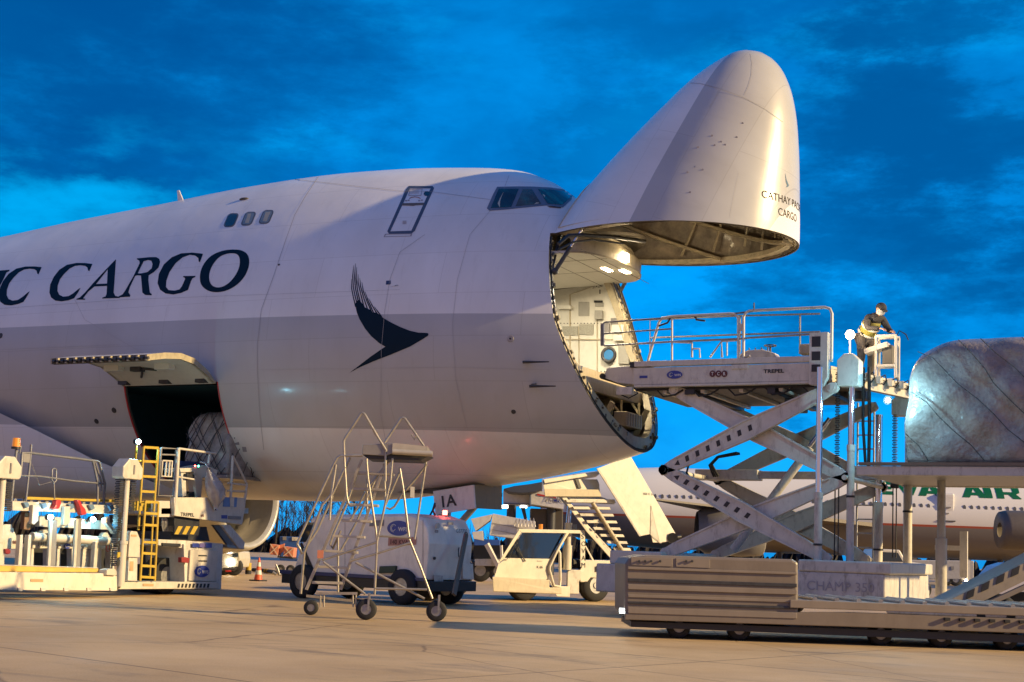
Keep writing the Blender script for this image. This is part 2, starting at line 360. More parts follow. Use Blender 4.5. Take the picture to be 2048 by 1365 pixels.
def pchip(xs, ys):
    n = len(xs); h = [xs[i+1]-xs[i] for i in range(n-1)]; d = [(ys[i+1]-ys[i])/h[i] for i in range(n-1)]
    m = [d[0]] + [0 if d[i-1]*d[i] <= 0 else (h[i-1]+h[i])*3/((2*h[i]+h[i-1])/d[i-1] + (h[i]+2*h[i-1])/d[i]) for i in range(1, n-1)] + [d[-1]]
    def f(x):
        x = min(max(x, xs[0]), xs[-1]); i = 0
        while i < n-2 and x > xs[i+1]: i += 1
        t = (x-xs[i])/h[i]; t2 = t*t; t3 = t2*t
        return ys[i]*(2*t3-3*t2+1) + m[i]*h[i]*(t3-2*t2+t) + ys[i+1]*(-2*t3+3*t2) + m[i+1]*h[i]*(t3-t2)
    return f
FX = [r[0] for r in TAB]; FN = [pchip(FX, [r[k] for r in TAB]) for k in range(1, 6)]
def ring(x, n=120, sc=1.0, inset=0):
    zt, zb, w, zm, hb = [f(x) for f in FN]; w = max(.001, w*sc-inset); zt -= inset; zb += inset
    pts = []
    for i in range(n):
        a = 2*math.pi*i/n; s = math.sin(a); c = math.cos(a)
        sg = 1 if c >= 0 else -1
        if s >= 0:
            p = 2 - .2*hb; q = .5 + .12*hb; u = s; y = w*(max(0, 1-u**p))**q
            z = zm + (zt-zm)*u
        else: y = w*abs(c); z = zm + (zm-zb)*s
        pts.append((x, sg*y, z))
    return pts
def yat(x, z, inset=0):
    zt, zb, w, zm, hb = [f(x) for f in FN]; w -= inset; zt -= inset; zb += inset
    if z >= zm: return w*max(0, 1-((z-zm)/(zt-zm))**(2-.2*hb))**(.5+.12*hb)
    return w*math.sqrt(max(0, 1-((zm-z)/(zm-zb))**2))
def loft(xs, n=120, inset=0, capnose=False):
    bm = bmesh.new(); rows = [[bm.verts.new(p) for p in ring(x, n, 1, inset)] for x in xs]
    for a, b_ in zip(rows, rows[1:]):
        for i in range(n): bm.faces.new((a[i], a[(i+1) % n], b_[(i+1) % n], b_[i]))
    if capnose: bm.faces.new(rows[-1])
    return bm
XS = [-42 + .5*i for i in range(40)] + [-22 + .2*i for i in range(60)] + [-10 + .1*i for i in range(21)] + [-7.9, -7.8, -7.72, -7.64, -7.57, -7.51, -7.46, -7.43]
XS = sorted(set(round(x, 3) for x in XS))
HX, HZ = -12.42, 7.82        # hinge line of the nose door
AX = -12.02               # station of the upright part of the cut
KZ, KS, KU = 5.84, .41, .245
LIPX = AX + (KZ-3.28)*KS
ANG = R(70.5)
def cutx(z, AX=AX): return AX - (z-KZ)*KU if z > KZ else AX + (KZ-z)*KS
planeA1 = (Vector((AX, 0, KZ)), Vector((1, 0, KU)).normalized()); planeD = (Vector((-10.97, 0, 3.28)), Vector((4.54, 0, 1.46)).normalized())
nA2 = Vector((1, 0, KS)).normalized(); planeA2 = (Vector((AX, 0, KZ)), nA2)
nB = Vector((-.13, 0, 1)).normalized(); planeB = (Vector((HX, 0, HZ)), nB)
def bis(bm, pl, inner=False, outer=False, geom=None):
    g = geom or (bm.verts[:] + bm.edges[:] + bm.faces[:])
    return bmesh.ops.bisect_plane(bm, geom=g, plane_co=pl[0], plane_no=pl[1], clear_inner=inner, clear_outer=outer, dist=1e-5)
def paintmat():
    m = bpy.data.materials.new('airliner_paint'); m.use_nodes = True; t = m.node_tree; n = t.nodes; l = t.links; p = n['Principled BSDF']
    co = n.new('ShaderNodeTexCoord'); s = n.new('ShaderNodeSeparateXYZ'); l.new(co.outputs['Object'], s.inputs[0])
    def mt(op, a, b=0):
        q = n.new('ShaderNodeMath'); q.operation = op
        for i, v in enumerate((a, b)):
            if hasattr(v, 'is_output'): l.new(v, q.inputs[i])
            else: q.inputs[i].default_value = v
        return q.outputs[0]
    zz = mt('ADD', s.outputs[2], mt('MULTIPLY', s.outputs[0], .011))       # the band runs along the body's own axis
    up = mt('LESS_THAN', zz, BAND[1]); lo = mt('GREATER_THAN', zz, BAND[0]); band = mt('MULTIPLY', up, lo)
    no = n.new('ShaderNodeTexNoise'); no.inputs['Scale'].default_value = .9; no.inputs['Detail'].default_value = 7; q = n.new('ShaderNodeMapping'); q.inputs['Scale'].default_value = (1, 1, .4); l.new(co.outputs['Object'], q.inputs[0]); l.new(q.outputs[0], no.inputs['Vector'])
    mx = n.new('ShaderNodeMix'); mx.data_type = 'RGBA'; l.new(band, mx.inputs[0]); mx.inputs[6].default_value = (.80, .79, .77, 1); mx.inputs[7].default_value = (.47, .475, .48, 1)
    r = n.new('ShaderNodeValToRGB'); r.color_ramp.elements[0].position = .35; r.color_ramp.elements[1].position = .7; r.color_ramp.elements[0].color = (.90, .89, .87, 1); r.color_ramp.elements[1].color = (1, 1, 1, 1); l.new(no.outputs[0], r.inputs[0])
    m2 = n.new('ShaderNodeMix'); m2.data_type = 'RGBA'; m2.blend_type = 'MULTIPLY'; m2.inputs[0].default_value = 1; l.new(mx.outputs[2], m2.inputs[6]); l.new(r.outputs[0], m2.inputs[7])
    # grime on the belly and thin drips
    n3 = n.new('ShaderNodeTexNoise'); n3.inputs['Scale'].default_value = 2.2; n3.inputs['Detail'].default_value = 10; n3.inputs['Roughness'].default_value = .7; q3 = n.new('ShaderNodeMapping'); q3.inputs['Scale'].default_value = (2.2, 1, .28); l.new(co.outputs['Object'], q3.inputs[0]); l.new(q3.outputs[0], n3.inputs['Vector'])
    r3 = n.new('ShaderNodeValToRGB'); r3.color_ramp.elements[0].position = .55; r3.color_ramp.elements[1].position = .8; r3.color_ramp.elements[0].color = (0, 0, 0, 1); r3.color_ramp.elements[1].color = (.18, .18, .18, 1); l.new(n3.outputs[0], r3.inputs[0])
    m3 = n.new('ShaderNodeMix'); m3.data_type = 'RGBA'; l.new(r3.outputs[0], m3.inputs[0]); l.new(m2.outputs[2], m3.inputs[6]); m3.inputs[7].default_value = (.28, .24, .18, 1)
    cx_ = n.new('ShaderNodeCombineXYZ'); l.new(s.outputs[0], cx_.inputs[0]); l.new(s.outputs[2], cx_.inputs[1])
    br = n.new('ShaderNodeTexBrick'); br.inputs['Scale'].default_value = 1; br.inputs['Mortar Size'].default_value = .007; br.inputs['Mortar Smooth'].default_value = .3; br.inputs['Brick Width'].default_value = 2.9; br.inputs['Row Height'].default_value = .92; br.offset = .37
    br.inputs['Color1'].default_value = (1, 1, 1, 1); br.inputs['Color2'].default_value = (.965, .965, .97, 1); br.inputs['Mortar'].default_value = (.84, .83, .82, 1); l.new(cx_.outputs[0], br.inputs['Vector'])
    m4 = n.new('ShaderNodeMix'); m4.data_type = 'RGBA'; m4.blend_type = 'MULTIPLY'; m4.inputs[0].default_value = 1; l.new(m3.outputs[2], m4.inputs[6]); l.new(br.outputs[0], m4.inputs[7])
    l.new(m4.outputs[2], p.inputs['Base Color']); p.inputs['Roughness'].default_value = .3; p.inputs['Coat Weight'].default_value = .22; p.inputs['Coat Roughness'].default_value = .11; p.inputs['Specular IOR Level'].default_value = .35
    nb = n.new('ShaderNodeTexNoise'); nb.inputs['Scale'].default_value = 1.3; nb.inputs['Detail'].default_value = 2; l.new(co.outputs['Object'], nb.inputs['Vector'])
    bu = n.new('ShaderNodeBump'); bu.inputs['Strength'].default_value = .25; bu.inputs['Distance'].default_value = .03; l.new(nb.outputs[0], bu.inputs['Height']); l.new(bu.outputs[0], p.inputs['Normal']); l.new(bu.outputs[0], p.inputs['Coat Normal'])
    return m
BAND = (3.46, 5.83)
paint = paintmat()
AC = empty('cargo_aircraft', (-18, 0, 0), 0, 'huge white four-engined freighter with its nose door swung up and blue CARGO lettering', 'cargo plane')
def obj_bm(name, bm, mats, parent, smooth=True, keep=True, inv=None):
    me = bpy.data.meshes.new(name)
    if inv is not None: bm.transform(inv)
    bm.to_mesh(me); bm.free()
    for m in mats: me.materials.append(m)
    for p in me.polygons: p.use_smooth = smooth
    o = bpy.data.objects.new(name, me); col.objects.link(o); o.parent = parent
    if keep and parent is not None: o.matrix_parent_inverse = WORLD(parent).inverted()
    return o
# fixed part
bm = loft(XS, capnose=True)
bis(bm, planeA1); bis(bm, planeA2); bis(bm, planeB)
def in_door(c): return (c-planeA1[0]).dot(planeA1[1]) > 0 and (c-planeA2[0]).dot(planeA2[1]) > 0 and (c-planeB[0]).dot(planeB[1]) < 0
bmd = bm.copy()
bmesh.ops.delete(bm, geom=[f for f in bm.faces if in_door(f.calc_center_median())], context='FACES')
bmesh.ops.delete(bmd, geom=[f for f in bmd.faces if not in_door(f.calc_center_median())], context='FACES'); bis(bmd, planeD, inner=True)
# belly door hole, starboard
DX0, DX1, DZ0, DZ1 = -22.48, -19.80, 2.55, 4.65
near = lambda: [f for f in bm.faces if -24 < f.calc_center_median().x < -18 and f.calc_center_median().y < -1 and f.calc_center_median().z < 5.3]
for pl in ((Vector((DX0, 0, 0)), Vector((1, 0, 0))), (Vector((DX1, 0, 0)), Vector((1, 0, 0))), (Vector((0, 0, DZ0)), Vector((0, 0, 1))), (Vector((0, 0, DZ1)), Vector((0, 0, 1)))):
    fs = near(); g = fs + list({e for f in fs for e in f.edges}) + list({v for f in fs for v in f.verts}); bis(bm, pl, geom=g)
bmesh.ops.delete(bm, geom=[f for f in bm.faces if DX0 < f.calc_center_median().x < DX1 and f.calc_center_median().y < -1 and DZ0 < f.calc_center_median().z < DZ1], context='FACES')
bmesh.ops.recalc_face_normals(bm, faces=bm.faces)
BV = BVHTree.FromBMesh(bm)
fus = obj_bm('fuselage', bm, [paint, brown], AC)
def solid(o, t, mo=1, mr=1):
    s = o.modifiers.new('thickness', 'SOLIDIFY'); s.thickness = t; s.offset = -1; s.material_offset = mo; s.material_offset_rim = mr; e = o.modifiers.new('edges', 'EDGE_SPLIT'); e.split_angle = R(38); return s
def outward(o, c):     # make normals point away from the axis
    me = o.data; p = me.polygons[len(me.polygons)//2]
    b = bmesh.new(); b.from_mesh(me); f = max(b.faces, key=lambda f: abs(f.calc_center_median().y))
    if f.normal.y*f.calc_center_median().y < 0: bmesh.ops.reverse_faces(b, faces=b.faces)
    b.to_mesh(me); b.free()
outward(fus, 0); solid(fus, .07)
# nose door: keeps its closed coordinates, the object itself is swung up about the hinge
HM = Matrix.Translation((HX, 0, HZ)) @ Matrix.Rotation(-ANG, 4, 'Y') @ Matrix.Translation((-HX, 0, -HZ))
bmesh.ops.recalc_face_normals(bmd, faces=bmd.faces)
tmp = bmd.copy(); tmp.transform(HM); BVD = BVHTree.FromBMesh(tmp); tmp.free()
door = bpy.data.objects.new('nose_door', None)
def door_bound(bmx):
    es = [e for e in bmx.edges if len(e.link_faces) == 1]
    loop = []; used = set(); v = es[0].verts[0]; e = es[0]
    while e and e not in used:
        used.add(e); loop.append(v.co.copy()); v = e.other_vert(v); e = next((x for x in v.link_edges if len(x.link_faces) == 1 and x not in used), None)
    return loop
LOOP = door_bound(bmd)
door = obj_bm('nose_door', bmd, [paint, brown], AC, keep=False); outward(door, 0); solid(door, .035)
door.matrix_parent_inverse = WORLD(AC).inverted(); door.matrix_basis = HM
# rim flange, insulation, frames (closed coordinates, children of the door)

def inward(p, d):
    q = Vector((p.x, 0, 0)); v = Vector((0, p.y, p.z-5.6)); L_ = v.length
    return Vector((p.x, p.y, p.z)) - v*(d/L_)
def strip(loop, d0, d1, off, name, m, parent, th=.05):
    b = MB(); n = len(loop)
    a = [inward(p, d0)+off for p in loop]; c = [inward(p, d1)+off for p in loop]; a2 = [p+Vector((.05, 0, .01))*th/.05 for p in a]; c2 = [p+Vector((.05, 0, .01))*th/.05 for p in c]
    b.add(a+c+a2+c2, [(i, (i+1) % n, n+(i+1) % n, n+i) for i in range(n)] + [(2*n+i, 2*n+(i+1) % n, 3*n+(i+1) % n, 3*n+i) for i in range(n)] + [(n+i, n+(i+1) % n, 3*n+(i+1) % n, 3*n+i) for i in range(n)])
    return b.build(name, m, parent)
rimm = mat('primer_frame', (.36, .31, .21), .55, dirt=.6, scale=9, var=.2)
rim = strip([p for p in LOOP], .04, .25, Vector((.03, 0, 0)), 'rim_flange', mat('rim_primer', (.55, .49, .35), .5, dirt=.6, scale=9, var=.25), door, .10)
quilt = mat('insulation_blanket', (.20, .165, .12), .5, var=.6, scale=4, bump=1.0, bscale=5, coat=.1)
bmq = loft([x for x in XS if x > -12.5 and x < -8.4], 72, .12, capnose=True)
bis(bmq, planeD, inner=True); bis(bmq, planeB, outer=True)
for v in bmq.verts: v.co += Vector((random.uniform(-.02, .02), random.uniform(-.03, .03), random.uniform(-.03, .03)))
obj_bm('insulation_blanket', bmq, [quilt], door, keep=False)
for xs in (-11.6, -11.0, -10.4, -9.8, -9.2, -8.7):
    r_ = [Vector(p) for p in ring(xs, 64, 1, .16)]
    r_ = [p for p in r_ if in_door(p) and (p-planeD[0]).dot(planeD[1]) > .05]
    if len(r_) < 6: continue
    k = max(range(len(r_)), key=lambda i: (r_[i]-r_[(i+1) % len(r_)]).length); r_ = r_[k+1:] + r_[:k+1]
    b = MB()
    for p, q_ in zip(r_, r_[1:]): b.beam(inward(p, .10), inward(q_, .10), .06, .20, (1, 0, 0))
    b.build('hoop_frame', rimm, door)
for a_ in (-165, -150, -135, -120, -105, -90, -75, -60, -45, -30, -15, 5, 20, 160, 175):
    pts = []
    for x in [-12.1+.3*i for i in range(12)]:
        rr = ring(x, 360, 1, .30); pts.append(Vector(rr[int(a_ % 360)]))
    pts = [p for p in pts if in_door(p) and (p-planeD[0]).dot(planeD[1]) > .05]
    if len(pts) > 2: b = MB(); b.tube(pts, .03, 6); b.build('stringer', rimm, door)
b = MB(); b.bb((-10.6, -.9, 4.0), (-10.45, .9, 4.9)); b.bb((-10.2, -.5, 4.0), (-9.8, .5, 4.6)); b.build('radar_bulkhead_box', beige, door, bevel=.02)

# ------------------------------------------------------------------ decals: real thin skins laid on the body
def fillmesh(polys, step):
    c = bpy.data.curves.new('d', 'CURVE'); c.dimensions = '2D'; c.fill_mode = 'BOTH'
    for pl in polys:
        s = c.splines.new('POLY'); s.points.add(len(pl)-1)
        for p, q in zip(s.points, pl): p.co = (q[0]/100, q[1]/100, 0, 1)
        s.use_cyclic_u = True
    o = bpy.data.objects.new('d', c); col.objects.link(o); me = bpy.data.meshes.new_from_object(o); bpy.data.objects.remove(o); bpy.data.curves.remove(c)
    bm = bmesh.new(); bm.from_mesh(me); bpy.data.meshes.remove(me)
    return cutgrid(bm, step/100)
def cutgrid(bm, step):
    for ax in (0, 1):
        lo = min(v.co[ax] for v in bm.verts); hi = max(v.co[ax] for v in bm.verts); x = lo + step
        while x < hi:
            no = Vector((1, 0, 0)) if ax == 0 else Vector((0, 1, 0)); co = no*x
            bmesh.ops.bisect_plane(bm, geom=bm.verts[:]+bm.edges[:]+bm.faces[:], plane_co=co, plane_no=no, dist=1e-6); x += step
    return bm
def hit(px, py, bv):
    d = ray(px, py).normalized(); r_ = bv.ray_cast(CPOS, d)
    if r_[0] is None:
        r_ = bv.find_nearest(CPOS + d*26)
    n_ = r_[1]
    if n_.dot(d) > 0: n_ = -n_
    return r_[0], n_
def decal(name, polys, m, parent, bv=None, off=.006, step=18, inv=None, mirror=False):
    bv = bv or BV; bm = fillmesh(polys, step)
    for v in bm.verts:
        p, n_ = hit(v.co.x*100, v.co.y*100, bv); q = p + n_*off; v.co = q
    if mirror:
        m2_ = bm.copy()
        for v in m2_.verts: v.co.y *= -1
        bmesh.ops.reverse_faces(m2_, faces=m2_.faces[:]); obj_bm(name, m2_, [m], parent, smooth=True, keep=(inv is None), inv=inv)
    o = obj_bm(name, bm, [m], parent, smooth=True, keep=(inv is None), inv=inv)
    return o
def ribbon(pts, w):
    a = []; b_ = []
    for i, p in enumerate(pts):
        p0 = pts[max(i-1, 0)]; p1 = pts[min(i+1, len(pts)-1)]; dx = p1[0]-p0[0]; dy = p1[1]-p0[1]; l_ = math.hypot(dx, dy) or 1
        ww = w[i] if isinstance(w, (list, tuple)) else w
        a.append((p[0]-dy/l_*ww/2, p[1]+dx/l_*ww/2)); b_.append((p[0]+dy/l_*ww/2, p[1]-dx/l_*ww/2))
    return a + b_[::-1]
def Z(pts, ox, oy, s): return [(ox+x/s, oy+y/s) for x, y in pts]
z1 = lambda p: Z(p, 0, 320, 3.2)
z2 = lambda p: Z(p, 640, 320, 2.8433)
z6 = lambda p: Z(p, 660, 500, 4.875)
z7 = lambda p: Z(p, 960, 340, 9.309)
C1 = [(592,668),(572,714),(564,708),(560,690),(545,680),(515,676),(480,680),(445,698),(412,730),(385,765),(370,805),(368,840),(380,865),(405,877),(440,873),(470,855),(500,830),(516,820),(500,850),(475,887),(440,900),(395,907),(355,902),(328,882),(317,850),(322,800),(345,750),(380,705),(430,673),(490,661),(545,662)]
C0 = [(x-325, y+20+(592-x)*.03) for x, y in C1]
I0 = [(-75,715),(62,705),(60,713),(42,722),(25,760),(-20,850),(-35,890),(-40,903),(-30,912),(-32,920),(-125,925),(-122,917),(-100,905),(-85,875),(-30,765),(-25,730),(-45,722),(-76,722)]
A1 = [(743,638),(728,850),(738,872),(767,878),(768,885),(655,889),(657,882),(677,875),(683,858),(686,808),(605,812),(565,845),(542,875),(532,888),(546,890),(545,896),(490,896),(491,890),(512,882),(545,850),(600,787),(680,702),(725,655)]
A1h = [(690,702),(616,796),(686,793)]
R1 = [(877,632),(960,624),(1000,624),(1020,635),(1025,655),(1015,690),(985,720),(952,740),(950,770),(955,815),(960,850),(973,862),(970,868),(930,866),(912,850),(908,800),(903,742),(880,740),(866,744),(832,815),(822,848),(835,868),(832,877),(760,881),(762,874),(785,862),(802,838),(855,745),(895,662),(892,646),(877,638)]
R1h = [(920,650),(950,642),(970,648),(977,668),(972,695),(945,719),(905,728),(882,728),(900,690)]
G1 = [(1300,603),(1280,657),(1272,652),(1270,630),(1250,614),(1215,609),(1170,625),(1125,662),(1085,720),(1065,775),(1063,815),(1080,835),(1120,838),(1150,830),(1165,810),(1185,765),(1183,756),(1172,751),(1174,745),(1252,744),(1250,751),(1232,760),(1222,780),(1205,833),(1160,853),(1110,863),(1060,856),(1025,832),(1009,790),(1018,730),(1050,670),(1100,625),(1160,600),(1230,595),(1280,600)]
O1 = [(1500,574),(1550,580),(1585,603),(1598,645),(1590,700),(1560,760),(1510,808),(1450,840),(1385,851),(1330,840),(1290,808),(1278,765),(1285,705),(1315,650),(1360,607),(1430,580)]
O1h = [(1490,598),(1520,604),(1536,630),(1535,680),(1515,730),(1475,783),(1430,813),(1390,820),(1355,806),(1338,770),(1340,720),(1365,665),(1405,620),(1450,602)]
def smooth_(p, k=2):
    for _ in range(k):
        p = [q for a, b_ in zip(p, p[1:]+p[:1]) for q in ((a[0]*.75+b_[0]*.25, a[1]*.75+b_[1]*.25), (a[0]*.25+b_[0]*.75, a[1]*.25+b_[1]*.75))]
    return p
for nm, pl in (('letter_i', [I0]), ('letter_c', [C0]), ('letter_c', [C1]), ('letter_a', [A1, A1h]), ('letter_r', [R1, R1h]), ('letter_g', [G1]), ('letter_o', [smooth_(O1), smooth_(O1h)])):
    decal(nm, [z1(p) for p in pl], navy, AC)
LG = [(246,530),(262,500),(285,490),(320,530),(345,565),(390,585),(420,615),(455,612),(490,640),(520,665),(600,712),(690,755),(780,790),(860,808),(950,812),(963,822),(955,840),(900,875),(780,945),(600,1020),(420,1090),(300,1142),(190,1200),(270,1140),(400,1040),(480,985),(540,945),(480,910),(400,840),(340,765),(290,680),(262,610)]
logo = decal('wing_emblem', [z6(LG)], navy, AC, off=.007)
for k, st in enumerate([[(210,285),(212,380),(228,460),(252,560)],[(232,155),(222,260),(228,360),(243,440),(268,540)],[(250,135),(240,270),(250,380),(280,520)],[(262,172),(255,280),(270,400),(300,530)],[(275,240),(275,320),(300,430),(335,570)],[(292,280),(300,360),(330,470),(370,590)],[(313,320),(325,400),(360,500),(410,615)],[(343,410),(370,490),(430,625)],[(378,475),(410,540),(460,625)],[(432,555),(465,600),(505,655)]]):
    st = [st[0]] + [((a[0]+b_[0])/2, (a[1]+b_[1])/2) for a, b_ in zip(st, st[1:])][:0] + st[1:]
    decal('emblem_feather', [z6(ribbon(st, [3]+[9]*(len(st)-2)+[11]))], navy, AC, off=.0072, step=12)
# seams
seam = mat('panel_seam', (.36, .35, .36), .6)
for pts, w in (([(637,354),(610,395),(590,430),(572,480),(545,560),(523,620),(515,690),(515,740),(520,830),(528,900)], 1.1), ([(850,470),(800,505),(780,560),(770,620),(763,700),(762,830),(775,900)], .9), ([(1018,352),(1000,400),(940,470),(915,560),(905,650),(912,760),(935,860)], .8),
               ([(300,715),(170,640),(150,600)], .7), ([(560,356),(700,372),(800,383),(860,384),(980,400)], .8), ([(0,618),(250,600),(520,590),(800,580)], .6), ([(0,700),(240,690)], .6), ([(520,740),(900,735),(1100,740)], .6), ([(60,520),(70,700)], .0001)):
    decal('panel_seam', [ribbon(pts, w*.65)], seam, AC, off=.010, step=10)
# upper deck windows, door
bluegrey = mat('door_outline_paint', (.07, .085, .13), .4)
def rpar(cx, cy, w, h, sl, r=.3):
    out = []
    for sxn, syn in ((1, -1), (1, 1), (-1, 1), (-1, -1)):
        for k in range(5):
            a = {(1, -1): -90, (1, 1): 0, (-1, 1): 90, (-1, -1): 180}[(sxn, syn)] + k*22.5
            x = sxn*(w/2-r*w) + math.cos(R(a))*r*w; y = syn*(h/2-r*w) + math.sin(R(a))*r*w
            out.append((cx + x - y*sl, cy + y))
    return out
gwin = mat('cabin_window_blind', (.20, .22, .22), .15, var=.2, coat=.5)
for i, (cx, cy) in enumerate(((462.5, 441), (497, 438), (532.5, 434.5))):
    fr = decal('cabin_window', [rpar(cx, cy, 22, 28, .42)], mat('window_surround', (.11, .11, .12), .4), AC, off=.004, step=8)
    decal('pane', [rpar(cx, cy, 17.5, 23.5, .42)], gwin if i else glassd, fr, off=.008, step=8)
    if i: decal('blind', [[(cx-1, cy-9), (cx+9-3*(i == 1), cy-10), (cx+1, cy+9), (cx-7, cy+9)]], mat('cream_blind', (.36, .34, .26), .4), fr, off=.010, step=8)
ud = decal('upper_deck_door', [z2([(505,150),(640,150),(649,163),(540,405),(522,420),(393,422),(383,408),(488,170)]), z2([(512,163),(630,163),(520,404),(400,408)])], bluegrey, AC, off=.006)
decal('door_porthole', [rpar(853.5, 388, 12, 9.5, .1, .42)], glassd, ud, off=.007, step=8)
decal('handle_recess', [z2([(470,248),(590,245),(592,258),(545,260),(530,264),(510,262),(465,261)])], mat('bronze_handle', (.16, .12, .09), .5), ud, off=.007, step=8)
decal('instruction_arc', [ribbon(z2([(508,222),(520,215),(540,212),(560,215),(572,222)]), 1.3)], mat('faded_red', (.35, .10, .09), .5), ud, off=.007, step=8)
for q_ in ([(510,166),(583,166),(576,205),(503,206)],):
    decal('placard_outline', [z2(q_), z2([(q_[0][0]+3, q_[0][1]+3), (q_[1][0]-3, q_[1][1]+3), (q_[2][0]-3, q_[2][1]-3), (q_[3][0]+4, q_[3][1]-3)])], mat('faded_grey', (.33, .31, .33), .5), ud, off=.007, step=8)
for yy in (174, 180, 186, 192): decal('placard_text', [ribbon(z2([(518-yy*.04, yy), (570-yy*.04, yy)]), .5)], MATS['faded_grey'], ud, off=.008)
for x_, y_ in ((485,233),(500,231),(560,233),(575,231)): decal('placard', [z2([(x_, y_-3), (x_+11, y_-3), (x_+9, y_+4), (x_-2, y_+4)])], MATS['faded_grey'], ud, off=.007, step=8)
for yy in (350, 357, 364): decal('door_text', [ribbon(z2([(470, yy), (492, yy)]), 1.2)], MATS['faded_grey'], ud, off=.007)
decal('door_sill_scuff', [z2([(370,422),(525,420),(520,436),(362,440)]), z2([(376,426),(516,424),(513,433),(368,436)])], MATS['faded_grey'], ud, off=.005)
# cockpit glazing
framem = mat('windscreen_frame', (.13, .16, .22), .4)
ck = decal('cockpit_window_frame', [z7([(320,322),(720,315),(980,318),(1300,335),(1500,360),(1640,395),(1730,440),(1700,560),(1545,705),(1240,668),(1150,676),(670,724),(440,748),(175,765),(128,722),(250,450)])], framem, AC, off=.008, step=6, mirror=True)
inm = mat('cockpit_interior_glow', (.10, .09, .07), .5, var=.8, scale=4, coat=1.0)
p1 = decal('side_pane', [z7([(350,362),(722,362),(582,698),(200,722)])], glassd, ck, off=.014, step=6, mirror=True)
p2 = decal('middle_pane', [z7([(800,364),(962,368),(1136,638),(662,686)])], mat('bronze_tinted_glass', (.075, .07, .06), .07, var=.5, scale=5, coat=.8), ck, off=.014, step=6, mirror=True)
p3 = decal('windscreen_pane', [z7([(1080,368),(1300,374),(1500,402),(1690,448),(1660,540),(1530,660),(1255,638)])], glassd, ck, off=.014, step=6, mirror=True)
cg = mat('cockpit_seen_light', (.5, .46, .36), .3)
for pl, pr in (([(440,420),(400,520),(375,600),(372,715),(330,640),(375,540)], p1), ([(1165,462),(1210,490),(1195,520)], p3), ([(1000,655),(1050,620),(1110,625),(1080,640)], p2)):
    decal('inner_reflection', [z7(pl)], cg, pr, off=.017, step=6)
decal('trim_below_window', [z7([(1245,685),(1380,690),(1515,708),(1505,722),(1300,706)])], mat('dark_red_trim', (.08, .02, .01), .5), AC, off=.012, step=6)
# small fittings on the flank
def disc_at(name, px, py, r_, m, th=.02):
    p, n_ = hit(px, py, BV); b = MB(); b.cyl(p, p+n_*th, r_, r_*.9, n=20); return b.build(name, m, AC, keep=True)
disc_at('sensor_disc', 1021, 678, .07, steel); disc_at('sensor_hub', 1021, 678, .022, blackp, .035)
for px, py, r_ in ((228, 821, .07), (193, 843, .065), (1, 672, .07), (1027, 824, .05), (558, 530, .025)): disc_at('vent_disc', px, py, r_, dsteel, .012)
sq_ = decal('blue_marker', [z6([(548,303),(592,301),(594,330),(585,340),(545,341)])], mat('marker_blue', (.02, .04, .12), .4), AC)
for px, py in ((1055, 724), (1068, 769)):
    p, n_ = hit(px, py, BV); b = MB(); q = p + n_*.16; b.beam(p, q, .10, .03, (1, 0, 0)); e = q + Vector((.52, 0, -.01)); b.cyl(q-Vector((.06, 0, 0)), e, .03, .012, n=8); b.build('pitot_probe', dsteel, AC, keep=True)
p, n_ = hit(1104, 719, BV)
b = MB(); p, n_ = hit(488, 399, BV); b.ball(p, .09, 10, (1.6, .6, .5)); b.build('drain_fitting', brown, AC, keep=True)
p = onY(363, 400, -.5); b = MB(); b.prism([p+Vector((-.12, 0, -.06)), p+Vector((.08, 0, -.06)), p+Vector((-.10, 0, .26)), p+Vector((-.17, 0, .26))], (0, .03, 0)); b.build('blade_antenna', white, AC, keep=True, bevel=.01)
for q_ in ([(468,887),(478,884),(479,890),(469,890)], [(468,896),(480,896),(480,900),(468,900)], [(484,894),(492,894),(494,904),(486,904)]): decal('small_placard', [q_], MATS['faded_grey'], AC, off=.004)
for px, py, w_ in ((620, 824, 8),): pass

# ------------------------------------------------------------------ lettering on the raised nose
def decal3(name, s, px, py, az, height, m, elev=0, center=True, poly=None, lean=0):
    d = ray(px, py).normalized(); r_ = BVD.ray_cast(CPOS, d); c = r_[0] if r_[0] else BVD.find_nearest(CPOS+d*26)[0]
    n_ = Vector((math.cos(R(az))*math.cos(R(elev)), math.sin(R(az))*math.cos(R(elev)), math.sin(R(elev)))); rt = Vector((-math.sin(R(az)), math.cos(R(az)), 0)); up = n_.cross(rt)
    if lean: rt, up = rt*math.cos(R(lean))+up*math.sin(R(lean)), up*math.cos(R(lean))-rt*math.sin(R(lean))
    if poly: bm = fillmesh(poly, 20)
    else:
        vs, fs = text2d(s, 1, bold=0); bm = bmesh.new(); V = [bm.verts.new(v) for v in vs]
        for f in fs:
            try: bm.faces.new([V[i] for i in f])
            except ValueError: pass
        cutgrid(bm, .12)
    x0 = min(v.co.x for v in bm.verts); y0 = min(v.co.y for v in bm.verts); y1 = max(v.co.y for v in bm.verts); k = height/(y1-y0); x1 = max(v.co.x for v in bm.verts)
    for v in bm.verts:
        q = c + rt*((v.co.x-(x0+x1)/2)*k) + up*((v.co.y-(y0+y1)/2)*k*(-1 if poly else 1)) + n_*3
        r_ = BVD.ray_cast(q, -n_); v.co = (r_[0] + n_*.005) if r_[0] else q - n_*3
    return obj_bm(name, bm, [m], door, keep=False, inv=HM.inverted())
ltxt = mat('nose_lettering', (.05, .04, .03), .9); ltxt.node_tree.nodes['Principled BSDF'].inputs['Specular IOR Level'].default_value = 0
def vv(*a): return Vector(a)
SH = Vector((AX+6.12, 0, .28)); SHIFT[0] = SH
_cutx, _yat, _onX, _onY, _FN1, _AX = cutx, yat, onX, onY, FN[1], AX
keelz = lambda x: FN[1](x+SH.x)-SH.z
